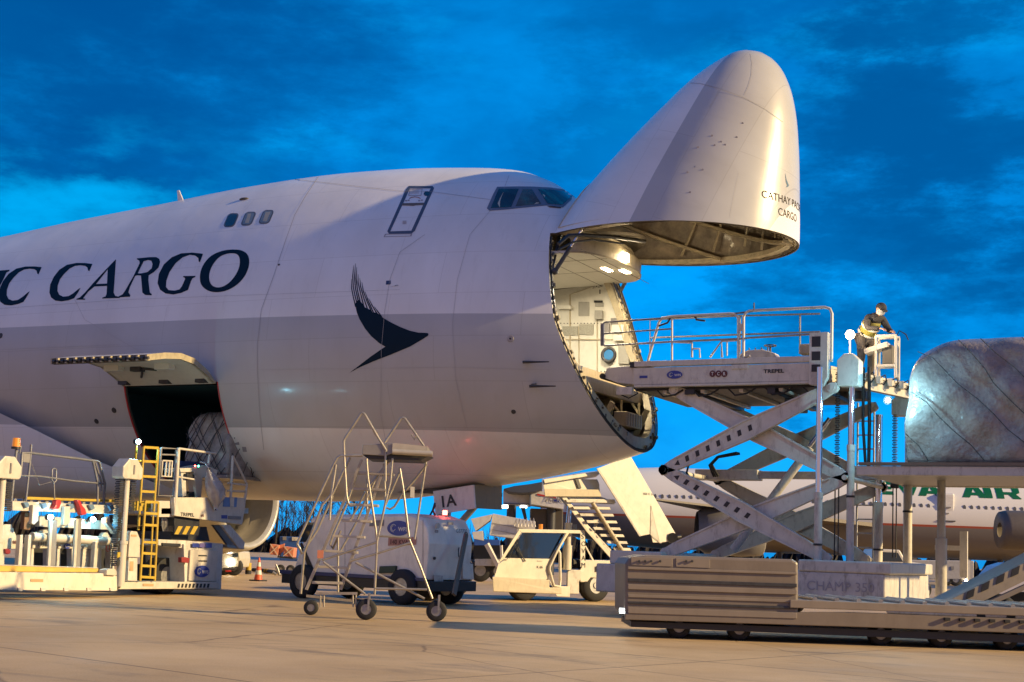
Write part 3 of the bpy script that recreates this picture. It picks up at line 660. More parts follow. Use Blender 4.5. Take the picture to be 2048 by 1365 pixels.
def shifted(on):
    global cutx, yat, onX, onY, AX
    if on:
        cutx = lambda z: _cutx(z+SH.z)-SH.x
        yat = lambda x, z, i=0: _yat(x+SH.x, z+SH.z, i)
        onX = lambda a, b_, x: _onX(a, b_, x+SH.x)-SH
        onY = lambda a, b_, y: _onY(a, b_, y)-SH
        AX = _AX-SH.x; SHIFT[0] = SH
    else:
        cutx, yat, onX, onY, AX = _cutx, _yat, _onX, _onY, _AX; SHIFT[0] = Vector((0, 0, 0))
shifted(True)
# ------------------------------------------------------------------ inside the nose
FZ = 4.72          # main deck floor
def arc_wall(side, z0, z1_, x0, x1_, inset, name, m, parent, nz=10, nx=14):
    b = MB(); vs = []
    for i in range(nx+1):
        for k in range(nz+1):
            z = z0+(z1_-z0)*k/nz; x = x0+(min(x1_, cutx(z)-.03)-x0)*i/nx; vs.append((x, side*yat(x, z, inset), z))
    b.add(vs, [(i*(nz+1)+k, (i+1)*(nz+1)+k, (i+1)*(nz+1)+k+1, i*(nz+1)+k+1) for i in range(nx) for k in range(nz)], True); return b.build(name, m, parent, keep=True)
hold = arc_wall(1, FZ, 7.1, -15, AX, .22, 'cabin_side_wall', lining, AC); arc_wall(-1, FZ, 7.1, -15, AX, .22, 'cabin_side_wall', lining, AC)
b = MB(); b.prism([(-15, -2.7, FZ-.12), (-9.5, -2.6, FZ-.12), (-7.2, -2.25, FZ-.12), (AX+.2, -1.98, FZ-.12), (AX+.2, 1.98, FZ-.12), (-7.2, 2.25, FZ-.12), (-9.5, 2.6, FZ-.12), (-15, 2.7, FZ-.12)], (0, 0, .12)); b.build('cargo_floor', steel, AC, keep=True)
b = MB(); b.bb((-15.1, -2.75, FZ), (-15, 2.75, 7.02)); b.build('hold_end_wall', linend, AC, keep=True)
# ceiling and the rounded underside of the flight deck, which reaches ahead of the cut
ceil = MB(); pr = []
xs_ = [-15, -12, -9, -7, AX, -5.95, -5.75, -5.6, -5.5, -5.47]
wd_ = [2.1, 2.05, 1.95, 1.8, 1.65, 1.58, 1.35, 1.0, .6, .0]
vs = []; zc = 7.07
for x, w in zip(xs_, wd_): vs += [(x, -w, zc), (x, w, zc), (x, -w, zc+.05), (x, w, zc+.05)]
n = len(xs_)
ceil.add(vs, [(4*i, 4*i+4, 4*i+5, 4*i+1) for i in range(n-1)] + [(4*i+2, 4*i+3, 4*i+7, 4*i+6) for i in range(n-1)] + [(4*i, 4*i+2, 4*i+6, 4*i+4) for i in range(n-1)] + [(4*i+1, 4*i+5, 4*i+7, 4*i+3) for i in range(n-1)])
ce = ceil.build('ceiling_panel', lining, AC, keep=True)
fa = MB(); vs = []; k0 = 4
for x, w in zip(xs_[k0:], wd_[k0:]): vs += [(x, -w, zc+.02), (x+.02, -w*1.0, zc+.26), (x-.18*(w < 1.9), -w*.93, zc+.5)]
for x, w in list(zip(xs_[k0:], wd_[k0:]))[::-1][1:]: vs += [(x, w, zc+.02), (x+.02, w, zc+.26), (x-.18*(w < 1.9), w*.93, zc+.5)]
n = len(vs)//3
fa.add(vs, [(3*i+j, 3*i+3+j, 3*i+4+j, 3*i+1+j) for i in range(n-1) for j in (0, 1)], True)
fa.build('flight_deck_fascia', beige, AC, keep=True)
b = MB()
for i in range(n): pass
b.tube([vs[3*i+2] for i in range(n)], .035, 6); b.tube([Vector(vs[3*i]) for i in range(n)], .02, 6); b.build('fascia_edge_trim', rimm, AC, keep=True)
b = MB(); b.tube([(-6.05, -2.35, 7.1), (-5.95, -2.1, 7.32), (-5.7, -1.9, 7.36), (-5.3, -1.3, 7.42), (-4.95, -.4, 7.5)], .04, 8); b.tube([(-6.05, -2.3, 7.0), (-5.9, -2.0, 7.2), (-5.6, -1.7, 7.3), (-5.2, -1.0, 7.34)], .022, 6); b.build('cable_conduit', blackp, AC, keep=True)
# seams in the ceiling
b = MB()
for x in (-5.75, -6.3, -6.9): b.bb((x-.008, -1.9, zc-.004), (x+.008, 1.9, zc-.001))
for y in (-.9, .3): b.bb((-9, y-.008, zc-.004), (-5.6, y+.008, zc-.001))
b.build('ceiling_seam', brown, AC, keep=True)
# lamps
lf = MB()
for (x, y) in ((-6.05, .15), (-5.75, .45)): lf.bb((x-.06, y-.20, zc-.012), (x+.06, y+.20, zc-.004))
lf.build('ceiling_light', lampy, AC, keep=True)
c = onX(1250, 516, -5.43)
b = MB(); b.bb((-5.5, c.y-.10, c.z-.08), (-5.38, c.y+.10, c.z+.09)); b.bb((-5.54, c.y-.16, c.z-.12), (-5.5, c.y+.16, c.z+.13)); b.build('flood_lamp', lampy, AC, keep=True)
def lamp(name, typ, loc, en, c_, size=.1, spot=None, rotq=None, blend=.5):
    d = bpy.data.lights.new(name, typ); d.energy = en; d.color = c_
    if typ == 'AREA': d.size = size
    else: d.shadow_soft_size = size
    if spot: d.spot_size = R(spot); d.spot_blend = blend
    o = bpy.data.objects.new(name, d); col.objects.link(o); o.location = Vector(loc)+SHIFT[0]
    if rotq is not None: o.rotation_euler = Vector(rotq).to_track_quat('-Z', 'Y').to_euler()
    return o
lamp('nose_ceiling_lamp_light', 'AREA', (-6.2, .3, 6.95), 120, (1, .84, .58), .5, rotq=(0, 0, -1))
lamp('nose_flood_lamp_light', 'POINT', (-5.1, c.y, c.z-.05), 14, (1, .80, .5), .12)
lamp('hold_lamp_light', 'AREA', (-8.5, .2, 6.9), 110, (1, .86, .62), 1.2, rotq=(0, 0, -1))
# the far side wall: fittings laid on it, found by ray
tb = bmesh.new(); tb.from_mesh(hold.data); BVH = BVHTree.FromBMesh(tb); tb.free()
def wallpt(px, py): d = ray(px, py).normalized(); r_ = BVH.ray_cast(CPOS, d); return (r_[0] or BVH.find_nearest(CPOS+d*32)[0])-SH, Vector((0, -1, 0))
zz6 = lambda x, y: (1060+x/2.5267, 400+y/2.5267)
def wbox(x0, y0, x1, y1, m, name='wall_panel', dep=.04):
    k = max(1, int((y1-y0)/40)); b = MB()
    for i in range(k):
        ya = y0+(y1-y0)*i/k; yb = y0+(y1-y0)*(i+1)/k
        P = [wallpt(*zz6(x, y))[0]+vv(0, .015, 0) for x, y in ((x0, ya), (x1, ya), (x1, yb), (x0, yb))]; b.prism(P, (0, -dep-.015, 0))
    return b.build(name, m, AC, keep=True)
lgrey = mat('vent_grille', (.33, .32, .27), .6, var=.35, scale=40)
wbox(150, 538, 217, 556, lining, 'shelf', .14); wbox(246, 516, 300, 588, linend, 'access_panel', .012); wbox(326, 510, 368, 520, blackp, 'dark_slot', .03); wbox(330, 522, 374, 540, linend, 'access_panel', .02)
wbox(165, 640, 242, 685, lgrey, 'air_grille', .02); wbox(250, 630, 320, 682, lgrey, 'air_grille', .02); wbox(335, 562, 372, 606, linend, 'control_box', .10); wbox(372, 625, 405, 672, greyp, 'control_box', .06)
wbox(425, 635, 482, 672, lining, 'equipment_box', .12); wbox(432, 685, 484, 715, lining, 'equipment_box', .12); wbox(450, 740, 504, 830, linend, 'instrument_panel', .05); wbox(412, 600, 450, 632, steel, 'instrument_panel', .05)
for x0, y0, x1, y1 in ((140, 704, 420, 708), (246, 640, 250, 870), (338, 560, 342, 880), (150, 872, 420, 876), (200, 440, 206, 880)): wbox(x0, y0, x1, y1, beige, 'wall_batten', .02)
pc, _ = wallpt(*zz6(402, 785)); b = MB(); b.lathe(pc+vv(0, -.05, 0), (0, 1, 0), [(0, .12), (-.03, .14), (-.03, .19), (.04, .2)], 24); b.build('porthole_ring', dsteel, AC, keep=True)
b = MB(); b.cyl(pc+vv(0, -.06, 0), pc+vv(0, -.045, 0), .12, n=24); b.build('porthole_glass', mat('sky_blue_glass', (.05, .2, .45), .1), AC, keep=True)
tp, _ = wallpt(*zz6(322, 452)); tq, _ = wallpt(*zz6(372, 440)); dx = (tq-tp); letters('station_lettering', 'STA 290', tp+vv(0, -.06, 0), vv(dx.x, dx.y, 0), vv(0, 0, 1), .09, blackp, AC, keep=True, bold=.01, width=dx.length)
wbox(352, 455, 356, 476, blackp, 'station_mark', .02)
b = MB()
for i in range(40):       # rivets
    px, py = zz6(140+(i % 20)*17, 625 if i < 20 else 868)
    p, _ = wallpt(px, py); b.box(p+vv(0, -.02, 0), (.018, .02, .018))
b.build('rivet_row', dsteel, AC, keep=True)
shifted(False)
# frame and latches round the opening
lo = []
for k in range(0, 61):
    t = k/60; z = 7.75-(7.75-3.36)*t; lo.append((cutx(z), -yat(cutx(z), z), z))
zb = lo[-1][2]
full = lo + [(x, -y, z) for x, y, z in lo[::-1]]
def ring_strip(pts, d0, d1, dx, name, m, th):
    P = [Vector(p) for p in pts]; n = len(P)
    f = lambda p, d: p - Vector((0, p.y, p.z-5.5)).normalized()*d
    b = MB(); A = [f(p, d0)+vv(dx, 0, 0) for p in P]; B = [f(p, d1)+vv(dx, 0, 0) for p in P]; C = [p-vv(th, 0, 0) for p in A]; D = [p-vv(th, 0, 0) for p in B]
    b.add(A+B+C+D, [(i, i+1, n+i+1, n+i) for i in range(n-1)] + [(2*n+i, 2*n+i+1, 3*n+i+1, 3*n+i) for i in range(n-1)] + [(n+i, n+i+1, 3*n+i+1, 3*n+i) for i in range(n-1)] + [(i, i+1, 2*n+i+1, 2*n+i) for i in range(n-1)])
    return b.build(name, m, AC, keep=True)
ring_strip(full, .02, .30, -.02, 'opening_frame', rimm, .16)
b = MB(); b2 = MB(); random.seed(3)
for i in range(1, len(full)-1, 2):
    p = Vector(full[i]); d = Vector((0, p.y, p.z-5.5)).normalized(); t = (Vector(full[i+1])-p).normalized()
    for _ in range(2):
        q = p - d*random.uniform(.05, .26) + t*random.uniform(-.03, .03) + vv(random.uniform(-.06, .02), 0, 0)
        (b if random.random() < .6 else b2).box(q, (random.uniform(.03, .08), random.uniform(.02, .06), random.uniform(.03, .10)), Matrix.Rotation(random.uniform(-.5, .5), 3, 'X'))
    if i % 5 == 0: b2.cyl(p-d*.10+vv(.07, 0, 0)-t*.03, p-d*.10+vv(.07, 0, 0)+t*.05, .03, n=8)
b.build('latch_fittings', brown, AC, keep=True); b2.build('latch_hooks', mat('latch_metal', (.20, .18, .13), .45, .5, var=.5, scale=20), AC, keep=True)
b = MB(); b.tube([Vector(p)-Vector((0, p[1], p[2]-5.5)).normalized()*.03+vv(.03, 0, 0) for p in full], .018, 6); b.build('door_seal', black, AC, keep=True)
# nose door struts
for (a, c_) in (((1110, 543), (1166, 456)), ((1239, 587), (1260, 546))):
    side = -2.0 if a[0] < 1200 else 2.3
    A_ = onY(*a, side); B_ = onY(*c_, side*.9) if side < 0 else onY(*c_, side*.95)
    B_ = A_ + (B_-A_)*1.12
    b = MB(); b.cyl(A_, A_.lerp(B_, .5), .045, n=10); b.ball(A_, .08, 8); b.build('door_strut', dsteel, AC, keep=True); b = MB(); b.cyl(A_.lerp(B_, .48), B_, .026, n=8); b.build('strut_rod', chrome, AC, keep=True)
shifted(True)
# space under the floor
b = MB(); vs = []
for i in range(9):
    for k in range(13):
        z = 3.02+(FZ-3.02)*k/12; x = -9.0+(cutx(z)-.2+9.0)*i/8; vs.append((x, yat(x, max(z, keelz(x)+.22), .16), max(z, keelz(x)+.2)))
b.add(vs, [(i*13+k, (i+1)*13+k, (i+1)*13+k+1, i*13+k+1) for i in range(8) for k in range(12)], True)
b.add([(x, -y, z) for x, y, z in vs], [(i*13+k, (i+1)*13+k, (i+1)*13+k+1, i*13+k+1) for i in range(8) for k in range(12)], True)
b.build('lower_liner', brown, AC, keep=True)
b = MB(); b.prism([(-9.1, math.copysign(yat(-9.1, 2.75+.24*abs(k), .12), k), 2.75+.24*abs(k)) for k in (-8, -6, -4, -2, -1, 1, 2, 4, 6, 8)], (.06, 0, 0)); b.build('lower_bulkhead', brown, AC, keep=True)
b = MB()
for y in (-1.85, -1.2, -.5, .2, .9, 1.6): b.bb((-8.9, y-.05, FZ-.42), (cutx(FZ)-.15, y+.05, FZ-.13))
b.bb((-5.95, -1.95, FZ-.45), (-5.80, 1.95, FZ-.02)); b.bb((-6.9, -1.95, FZ-.4), (-6.8, 1.95, FZ-.15))
b.build('floor_beam', beige, AC, keep=True)
for (a, c_, y) in (((1195, 858), (1225, 805), -.7), ((1265, 885), (1295, 820), .9), ((1242, 830), (1225, 808), .3), ((1243, 826), (1243, 800), .35), ((1278, 850), (1278, 806), 1.2), ((1277, 828), (1264, 808), 1.2)):
    A_ = onY(*a, y); B_ = onY(*c_, y); b = MB(); b.beam(A_, B_, .12 if a[1] > 855 else .05, .07 if a[1] > 855 else .04, (1, .4, 0)); b.build('diagonal_brace', mat('brace_primer', (.38, .31, .17), .5, dirt=.3), AC, keep=True)
A_ = onY(1256, 842, .3); b = MB(); b.box(A_, (.30, .9, .32)); un = b.build('equipment_unit', beige, AC, keep=True, bevel=.02)
b = MB()
for k in range(6): b.box(A_+vv(.155, -.36+.145*k, 0), (.02, .06, .26))
b.build('cooling_fin', lgrey, AC, keep=True)
random.seed(11); b = MB(); b2 = MB()
for k in range(34):
    z = random.uniform(3.15, 4.2); x = cutx(z)-random.uniform(.25, 1.6); y = random.uniform(-.86, .86)*yat(x, z, .2)
    if y < 0 and abs(y) < .6*yat(x, z, .2): continue
    (b if k % 2 else b2).box((x, y, z), (random.uniform(.08, .3), random.uniform(.08, .3), random.uniform(.06, .25)), Matrix.Rotation(random.uniform(-.4, .4), 3, 'X'))
b.build('lower_equipment', rimm, AC, keep=True); b2.build('lower_equipment', dsteel, AC, keep=True)
b = MB()
for k in range(7):
    y = -1.5+.5*k; b.tube([(-7.4, y, 3.3+.12*abs(k-3)), (-6.6, y*.9, 3.55), (-6.1, y*.8, 3.5+.1*(k % 3))], .03, 6)
b.build('pipe_run', steel, AC, keep=True)

shifted(False)
# ------------------------------------------------------------------ belly cargo door and hold
prof = [(-3.2, 4.64), (-3.5, 4.87), (-3.95, 5.06), (-4.4, 5.11), (-4.9, 5.05), (-5.45, 4.93)]
in_ = [(y+.02*(i < 3), z-.13) for i, (y, z) in enumerate(prof)]
in_[0] = (-3.2, 4.60)
P1, P2 = [], []
b = MB(); poly = [(DX1, y, z) for y, z in prof] + [(DX1, y, z) for y, z in in_[::-1]]
vs = [(x, y, z) for x in (DX0, DX1) for (y, z) in prof]; n = len(prof)
b.add(vs, [(i, i+1, n+i+1, n+i) for i in range(n-1)], True); bd = b.build('belly_cargo_door', paint, AC, keep=True); bd.data.update()
bd.data.materials.clear(); bd.data.materials.append(mat('door_outer_white', (.68, .67, .66), .3, coat=.4))
b = MB(); vs = [(x, y, z) for x in (DX0+.02, DX1-.02) for (y, z) in in_]
b.add(vs, [(i, i+1, n+i+1, n+i) for i in range(n-1)], True); b.build('door_inner_panel', lining, AC, keep=True)
for x in (DX1-.04, DX0+.04):
    b = MB(); vs = [(x+e, y, z) for e in (-.04, .04) for (y, z) in prof+in_[::-1]]; m_ = 2*n
    b.add(vs, [tuple(range(m_)), tuple(range(m_, 2*m_))] + [(i, (i+1) % m_, m_+(i+1) % m_, m_+i) for i in range(m_)]); b.build('door_edge_frame', rimm, AC, keep=True)
b = MB(); b.bb((DX0+.05, -5.46, 4.80), (DX1-.05, -5.38, 4.92)); b.build('door_lip', brown, AC, keep=True)
b = MB(); b2 = MB()
for k in range(22):
    x = DX0+.12+k*.123; b.cyl((x, -5.50, 4.85), (x+.07, -5.50, 4.85), .035, n=8)
    if k % 2: b2.box((x+.02, -5.48, 4.86), (.05, .09, .12))
b.build('door_latch_roller', dsteel, AC, keep=True); b2.build('door_latch_hook', rimm, AC, keep=True)
for x in (DX0+.45, DX0+1.9):
    b = MB(); b.box((x, -4.0, 4.90), (.42, .22, .16)); b.build('actuator_cover', lining, AC, keep=True, bevel=.02)
b = MB(); b.tube([(DX0+.9, -3.6, 4.74), (DX0+1.2, -3.9, 4.88), (DX0+1.5, -3.8, 4.86)], .03, 6); b.box((DX0+1.0, -3.85, 4.88), (.3, .16, .1)); b.build('actuator', dsteel, AC, keep=True)
for x in (DX0+.15, DX1-.3, DX0+1.35): b = MB(); b.box((x, -3.3, 4.66), (.26, .18, .09)); b.build('door_hinge', dsteel, AC, keep=True)
b = MB()           # hold liner
b.add([(x, y, z) for x in (DX0-.9, DX1+.3) for y, z in ((-1.45, 2.56), (-1.0, 2.52), (1.4, 2.52), (2.6, 4.0), (1.5, 4.6), (-3.0, 4.6))], [(0, 1, 7, 6), (1, 2, 8, 7), (2, 3, 9, 8), (3, 4, 10, 9), (4, 5, 11, 10), (0, 1, 2, 3, 4, 5), (6, 7, 8, 9, 10, 11)])
b.build('belly_hold_liner', teal, AC, keep=True)
b = MB(); pts = [(DX0, -yat(DX0, z)-.012, z) for z in [DZ0+(DZ1-DZ0)*k/12 for k in range(13)]]; b.tube(pts, .02, 6); b.build('red_door_edge', red, AC, keep=True)
b = MB(); pts = [(DX1, -yat(DX1, z)-.006, z) for z in [DZ0+(DZ1-DZ0)*k/12 for k in range(13)]]; b.tube(pts, .014, 6); b.build('red_door_edge', red, AC, keep=True)
b = MB()
for k in range(9): b.bb((DX0+.1+k*.3, -1.45, 2.58), (DX0+.16+k*.3, -.4, 2.63))
b.build('hold_rollers', steel, AC, keep=True)
random.seed(21)
def wrapped_load(name, c, d, label, cat, group=None, m=plast, net=blackp, taper=.12, wob=.05, nets=True, seed=1, dens=(6, 5), oneway=False):
    random.seed(seed); root = empty(name, (c[0], c[1], c[2]-d[2]/2), 0, label, cat, group)
    bm = bmesh.new(); bmesh.ops.create_cube(bm, size=1); bmesh.ops.subdivide_edges(bm, edges=bm.edges, cuts=13, use_grid_fill=True)
    for v in bm.verts:
        p = v.co.copy(); z = p.z+.5; k = 1-taper*max(0, z-.45)**1.5*1.5
        h = Vector((p.x*d[0]*k, p.y*d[1]*k, z*d[2]-(.12*d[2]*(abs(p.x)*2)**4*z) - (.1*d[2]*(abs(p.y)*2)**4*z)))
        f = math.sin(p.x*17+seed)*math.cos(p.z*13+p.y*9)*wob; n_ = Vector((p.x, p.y, 0)); n_ = n_.normalized() if n_.length else n_
        v.co = h + n_*(f+random.uniform(-.3, .3)*wob)
    o = obj_bm('wrapped_cargo', bm, [m], root, keep=False)
    s = o.modifiers.new('s', 'SUBSURF'); s.levels = 1; s.render_levels = 1
    b = MB(); b.bb((-d[0]/2-.05, -d[1]/2-.05, -.06), (d[0]/2+.05, d[1]/2+.05, .02)); b.build('pallet_base', steel, root, bevel=.01)
    if nets:
        b = MB()
        for fy in (-1, 1):
            for i in range(-dens[0], dens[0]*2):
                for sg in ((-1,) if oneway else (-1, 1)):
                    pts = []; jt = random.uniform(-.35, .35)*(2 if oneway else 1); js = random.uniform(.8, 1.2)
                    for t in range(9):
                        z = .02+.93*t/8; x = ((i+jt)/dens[0] + sg*z*.6*js*(1.5 if oneway else 1)*d[2]/d[0]) + .012*math.sin(t*1.9+i)
                        xx = x-.5 if sg > 0 else x
                        if abs(xx) > .5: continue
                        k = 1-taper*max(0, z-.45)**1.5*1.5
                        pts.append((xx*d[0]*k, fy*(d[1]/2*k+.04+wob*.5), z*d[2]*(1-.12*(abs(xx)*2)**4)))
                    if len(pts) > 1: b.tube(pts, .009, 4)
        for fx in (() if oneway else (-1, 1)):
            for i in range(-dens[1], dens[1]*2):
                for sg in ((-1,) if oneway else (-1, 1)):
                    pts = []; jt = random.uniform(-.35, .35)*(2 if oneway else 1); js = random.uniform(.8, 1.2)
                    for t in range(9):
                        z = .02+.93*t/8; x = (i+jt)/dens[1] + sg*z*.6*js*d[2]/d[1] + .012*math.sin(t*1.9+i); xx = x-.5 if sg > 0 else x
                        if abs(xx) > .5: continue
                        k = 1-taper*max(0, z-.45)**1.5*1.5
                        pts.append((fx*(d[0]/2*k+.04+wob*.5), xx*d[1]*k, z*d[2]*(1-.12*(abs(xx)*2)**4)))
                    if len(pts) > 1: b.tube(pts, .009, 4)
        b.build('cargo_net', net, root)
    return root
wrapped_load('wrapped_pallet', (-20.35, -1.75, 3.35), (1.2, 1.9, 1.5), 'cargo pallet in plastic film and black netting inside the belly hold doorway', 'cargo pallet', m=mat('dim_wrap', (.30, .27, .24), .3, var=.4, scale=7, bump=.9, bscale=9), seed=4)

# ------------------------------------------------------------------ wing root fairing, wing, engines, nose gear
b = MB(); rows = []
for i, (x, w, zt, zb_) in enumerate(((-22.3, .05, 2.3, 2.2), (-22.9, 1.5, 2.5, 2.10), (-23.8, 2.55, 2.95, 2.02), (-25.0, 3.1, 3.55, 1.95), (-26.4, 3.34, 4.1, 1.9), (-28.4, 3.45, 4.5, 1.88), (-31, 3.5, 4.9, 1.9), (-41, 3.5, 5.2, 2.0))):
    zm = (zt+zb_)/2+.15
    for k in range(33):
        a = math.pi*(k/32); rows.append((x, -w*math.copysign(abs(math.cos(a))**.55, math.cos(a)), zm - (zm-zb_)*math.sin(a)**.8 + (zt-zm)*(abs(math.cos(a))**6)))
b.add(rows, [(i*33+k, (i+1)*33+k, (i+1)*33+k+1, i*33+k+1) for i in range(7) for k in range(32)], True)
b.build('wing_root_fairing', paint, AC, keep=True)
for s_ in (1,):
    b = MB(); rt_ = [(-25.5, 3.0, 2.6), (-27, 3.0, 2.9), (-39, 3.0, 3.1), (-39, 3.0, 2.5)]; tp_ = [(-36, 24, 4.4), (-37, 24, 4.6), (-44, 24, 4.7), (-44, 24, 4.4)]
    b.add(rt_+tp_, [(0, 1, 5, 4), (1, 2, 6, 5), (2, 3, 7, 6), (3, 0, 4, 7), (4, 5, 6, 7)], True); b.build('port_wing', mat('wing_grey', (.4, .4, .41), .4), AC, keep=True)
def engine(xc, y, z, parent):
    ns = mat('nacelle_grey', (.42, .41, .38), .35, .2, coat=.3)
    b = MB(); b.lathe((xc, y, z), (-1, 0, 0), [(.0, 1.38), (-.12, 1.44), (-.16, 1.50), (-.12, 1.57), (.1, 1.66), (.6, 1.75), (1.6, 1.8), (3.2, 1.7), (4.6, 1.4)], 64); e = b.build('engine_nacelle', ns, parent, keep=True)
    b = MB(); b.lathe((xc, y, z), (-1, 0, 0), [(.0, 1.38), (.3, 1.34), (.75, 1.36), (.80, 1.30), (1.3, 1.36)], 64); b.build('intake_duct', mat('intake_liner', (.20, .18, .15), .5, var=.1), e, keep=True)
    b = MB()
    for k in range(18):
        a = 2*math.pi*k/18; r0, r1 = .35, 1.34; u = vv(0, math.cos(a), math.sin(a)); t = vv(0, -math.sin(a), math.cos(a))
        b.add([vv(xc-1.2, y, z)+u*r0-t*.06, vv(xc-1.3, y, z)+u*r0+t*.06+vv(-.1, 0, 0), vv(xc-1.45, y, z)+u*r1+t*.26, vv(xc-1.1, y, z)+u*r1-t*.05], [(0, 1, 2, 3)])
    b.build('fan_blades', blackp, e, keep=True)
    b = MB(); b.lathe((xc-.8, y, z), (-1, 0, 0), [(0, .01), (.15, .16), (.35, .28), (.6, .36)], 24); b.build('fan_spinner', dsteel, e, keep=True)
    b = MB(); b.bb((xc-4.5, y-.2, z+1.4), (xc-1, y+.2, z+2.2)); b.build('engine_pylon', ns, parent, keep=True)
engine(-28.9, 10.0, 2.5, AC)
# nose gear, doors marked 1A
gx = -15.6
A_ = onY(865, 978, -.85)
pA = onY(866, 983, -.8); pB = onY(947, 970, -.8); pC = onY(950, 1017, -.8); pD = onY(871, 1030, -.8)
b = MB(); b.prism([pA, pB, pC, pD], (0, .06, 0)); gd = b.build('gear_door', white, AC, keep=True)
u_ = (pB-pA).normalized(); w_ = (pA-pD).normalized()
letters('door_marking', 'IA', pD + u_*.20 + w_*.13, u_, w_, .26, blackp, gd, keep=True, bold=.025, spacing=1.25, th=.01)
pE = onY(950, 970, -.75); pF = onY(1004, 968, .5); pG = onY(1004, 1020, .5); pH = onY(952, 1017, -.75)
b = MB(); b.prism([pE, pF, pG, pH], (-.05, .02, 0)); b.build('gear_door_inner', mat('primer_yellow_brown', (.24, .19, .09), .6, dirt=.5), AC, keep=True)
b = MB(); b.bb((gx-1.6, -.7, 2.38), (gx+1.0, .7, 2.46)); b.build('gear_bay', brown, AC, keep=True)
b = MB(); b.cyl((gx-.2, 0, .62), (gx-.1, 0, 2.4), .11, n=16); b.cyl((gx-.1, 0, 1.2), (gx-.1, 0, 2.4), .16, n=16); b.beam((gx-.1, 0, 1.3), (gx+.9, 0, 2.35), .1, .12); b.cyl((gx-.2, -.45, .62), (gx-.2, .45, .62), .08, n=12); b.build('gear_strut', steel, AC, keep=True)
for y in (-.42, .42):
    b = MB(); b.lathe((gx-.2, y-.19, .62), (0, 1, 0), [(0, .3), (0, .52), (.05, .6), (.19, .62), (.33, .6), (.38, .52), (.38, .3)], 28); wh = b.build('nose_tyre', black, AC, keep=True)
    b = MB(); b.cyl((gx-.2, y-.15, .62), (gx-.2, y+.15, .62), .31, n=20); b.build('wheel_rim', steel, wh, keep=True)
decal3('nose_lettering_line', 'CATHAY PACIFIC', 1580, 404, -22, .155, ltxt, elev=-4)
decal3('nose_lettering_line', 'CARGO', 1578, 430, -22, .155, ltxt, elev=-4)
decal3('nose_emblem', None, 1574, 362, -22, .30, mat('emblem_slate', (.06, .13, .2), .4), poly=[[(0, 0), (18, 45), (48, 78), (34, 90), (8, 100), (24, 84), (8, 60)]])
for pts, w in (([(1358,166),(1400,168),(1440,178),(1490,196),(1530,218),(1566,244)], 1.1), ([(1500,108),(1504,125),(1503,150),(1497,172),(1489,190)], 1.0), ([(1438,180),(1428,200),(1418,216)], .7), ([(1478,345),(1468,390),(1460,435)], .5)):
    decal('panel_seam', [ribbon(pts, w*.65)], seam, door, bv=BVD, off=.012, step=8, inv=HM.inverted())
for px, py in ((1424,272),(1429,291),(1442,284),(1396,295),(1450,290),(1473,275),(1485,247),(1375,345),(1405,340),(1380,385)):
    p, n_ = hit(px, py, BVD); q = HM.inverted() @ p; nn_ = HM.inverted().to_3x3() @ n_; b = MB(); b.cyl(q, q+nn_*.008, .022, n=10); b.build('patch_mark', MATS['faded_grey'], door)
# ------------------------------------------------------------------ main deck loader at the open nose
YN, YF = -1.3, 2.2
LD = empty('high_loader', (-7, .45, 0), 0, 'white scissor lift cargo loader with its bridge raised to the open nose of the freighter', 'cargo loader')
def part(b, name, m, root=LD, bevel=0): return b.build(name, m, root, keep=True, bevel=bevel)
def nY(px, py): return onY(px, py, YN)
lp = mat('loader_cream', (.60, .56, .48), .42, dirt=.55, scale=4, var=.12)
ZT, ZB = 4.95, 4.60
# bridge platform
b = MB(); b.prism([(-10.68, YN, ZB), (-6.72, YN, ZB), (-6.72, YN, ZT), (-10.68, YN, ZT)], (0, .1, 0)); bp = part(b, 'bridge_side_beam', lp, bevel=.012)
b = MB(); b.prism([(-10.68, YF-.1, ZB), (-6.72, YF-.1, ZB), (-6.72, YF-.1, ZT), (-10.68, YF-.1, ZT)], (0, .1, 0)); part(b, 'bridge_side_beam', lp, bevel=.012)
b = MB(); b.bb((-10.65, YN+.1, ZT-.16), (-6.8, YF-.1, ZT-.06)); part(b, 'bridge_deck', steel)
b = MB()
for k in range(15): b.cyl((-10.45+k*.25, YN+.3, ZT-.02), (-10.45+k*.25, YF-.3, ZT-.02), .045, n=10)
part(b, 'deck_rollers', steel)
b = MB(); b.bb((-10.65, YN-.025, ZT+.02), (-6.75, YN+.12, ZT+.13)); part(b, 'upper_kick_rail', lp, bevel=.01)
b = MB(); b.bb((-10.65, YN-.02, ZB-.05), (-6.8, YN+.14, ZB-.004)); part(b, 'lower_flange', lp, bevel=.006)
b = MB(); b.bb((-10.68, YN+.2, ZB-.10), (-7.0, YF-.2, ZB-.02)); b.bb((-9.6, YN+.1, ZB-.2), (-9.4, YF-.1, ZB-.1)); b.bb((-7.9, YN+.1, ZB-.22), (-7.75, YF-.1, ZB-.1)); part(b, 'underside_pan', blackp)
for x in (-10.1, -9.3, -8.5, -7.7): b = MB(); b.bb((x, YN+.2, ZB-.16), (x+.08, YF-.2, ZB-.1)); part(b, 'cross_member', lp)
random.seed(5); b = MB()
for k in range(5):
    x = -10.2+.75*k; b.tube([(x, YN+.15, ZB-.1), (x+.15, YN+.1, ZB-.24), (x+.38, YN+.14, ZB-.2), (x+.55, YN+.15, ZB-.1)], .018, 6)
part(b, 'hydraulic_hose', black)
b = MB(); b.box((-7.6, -.2, ZB-.35), (.35, .5, .26)); b.cyl((-7.85, -.5, ZB-.4), (-7.35, -.5, ZB-.4), .08); part(b, 'hydraulic_motor', dsteel, bevel=.02)
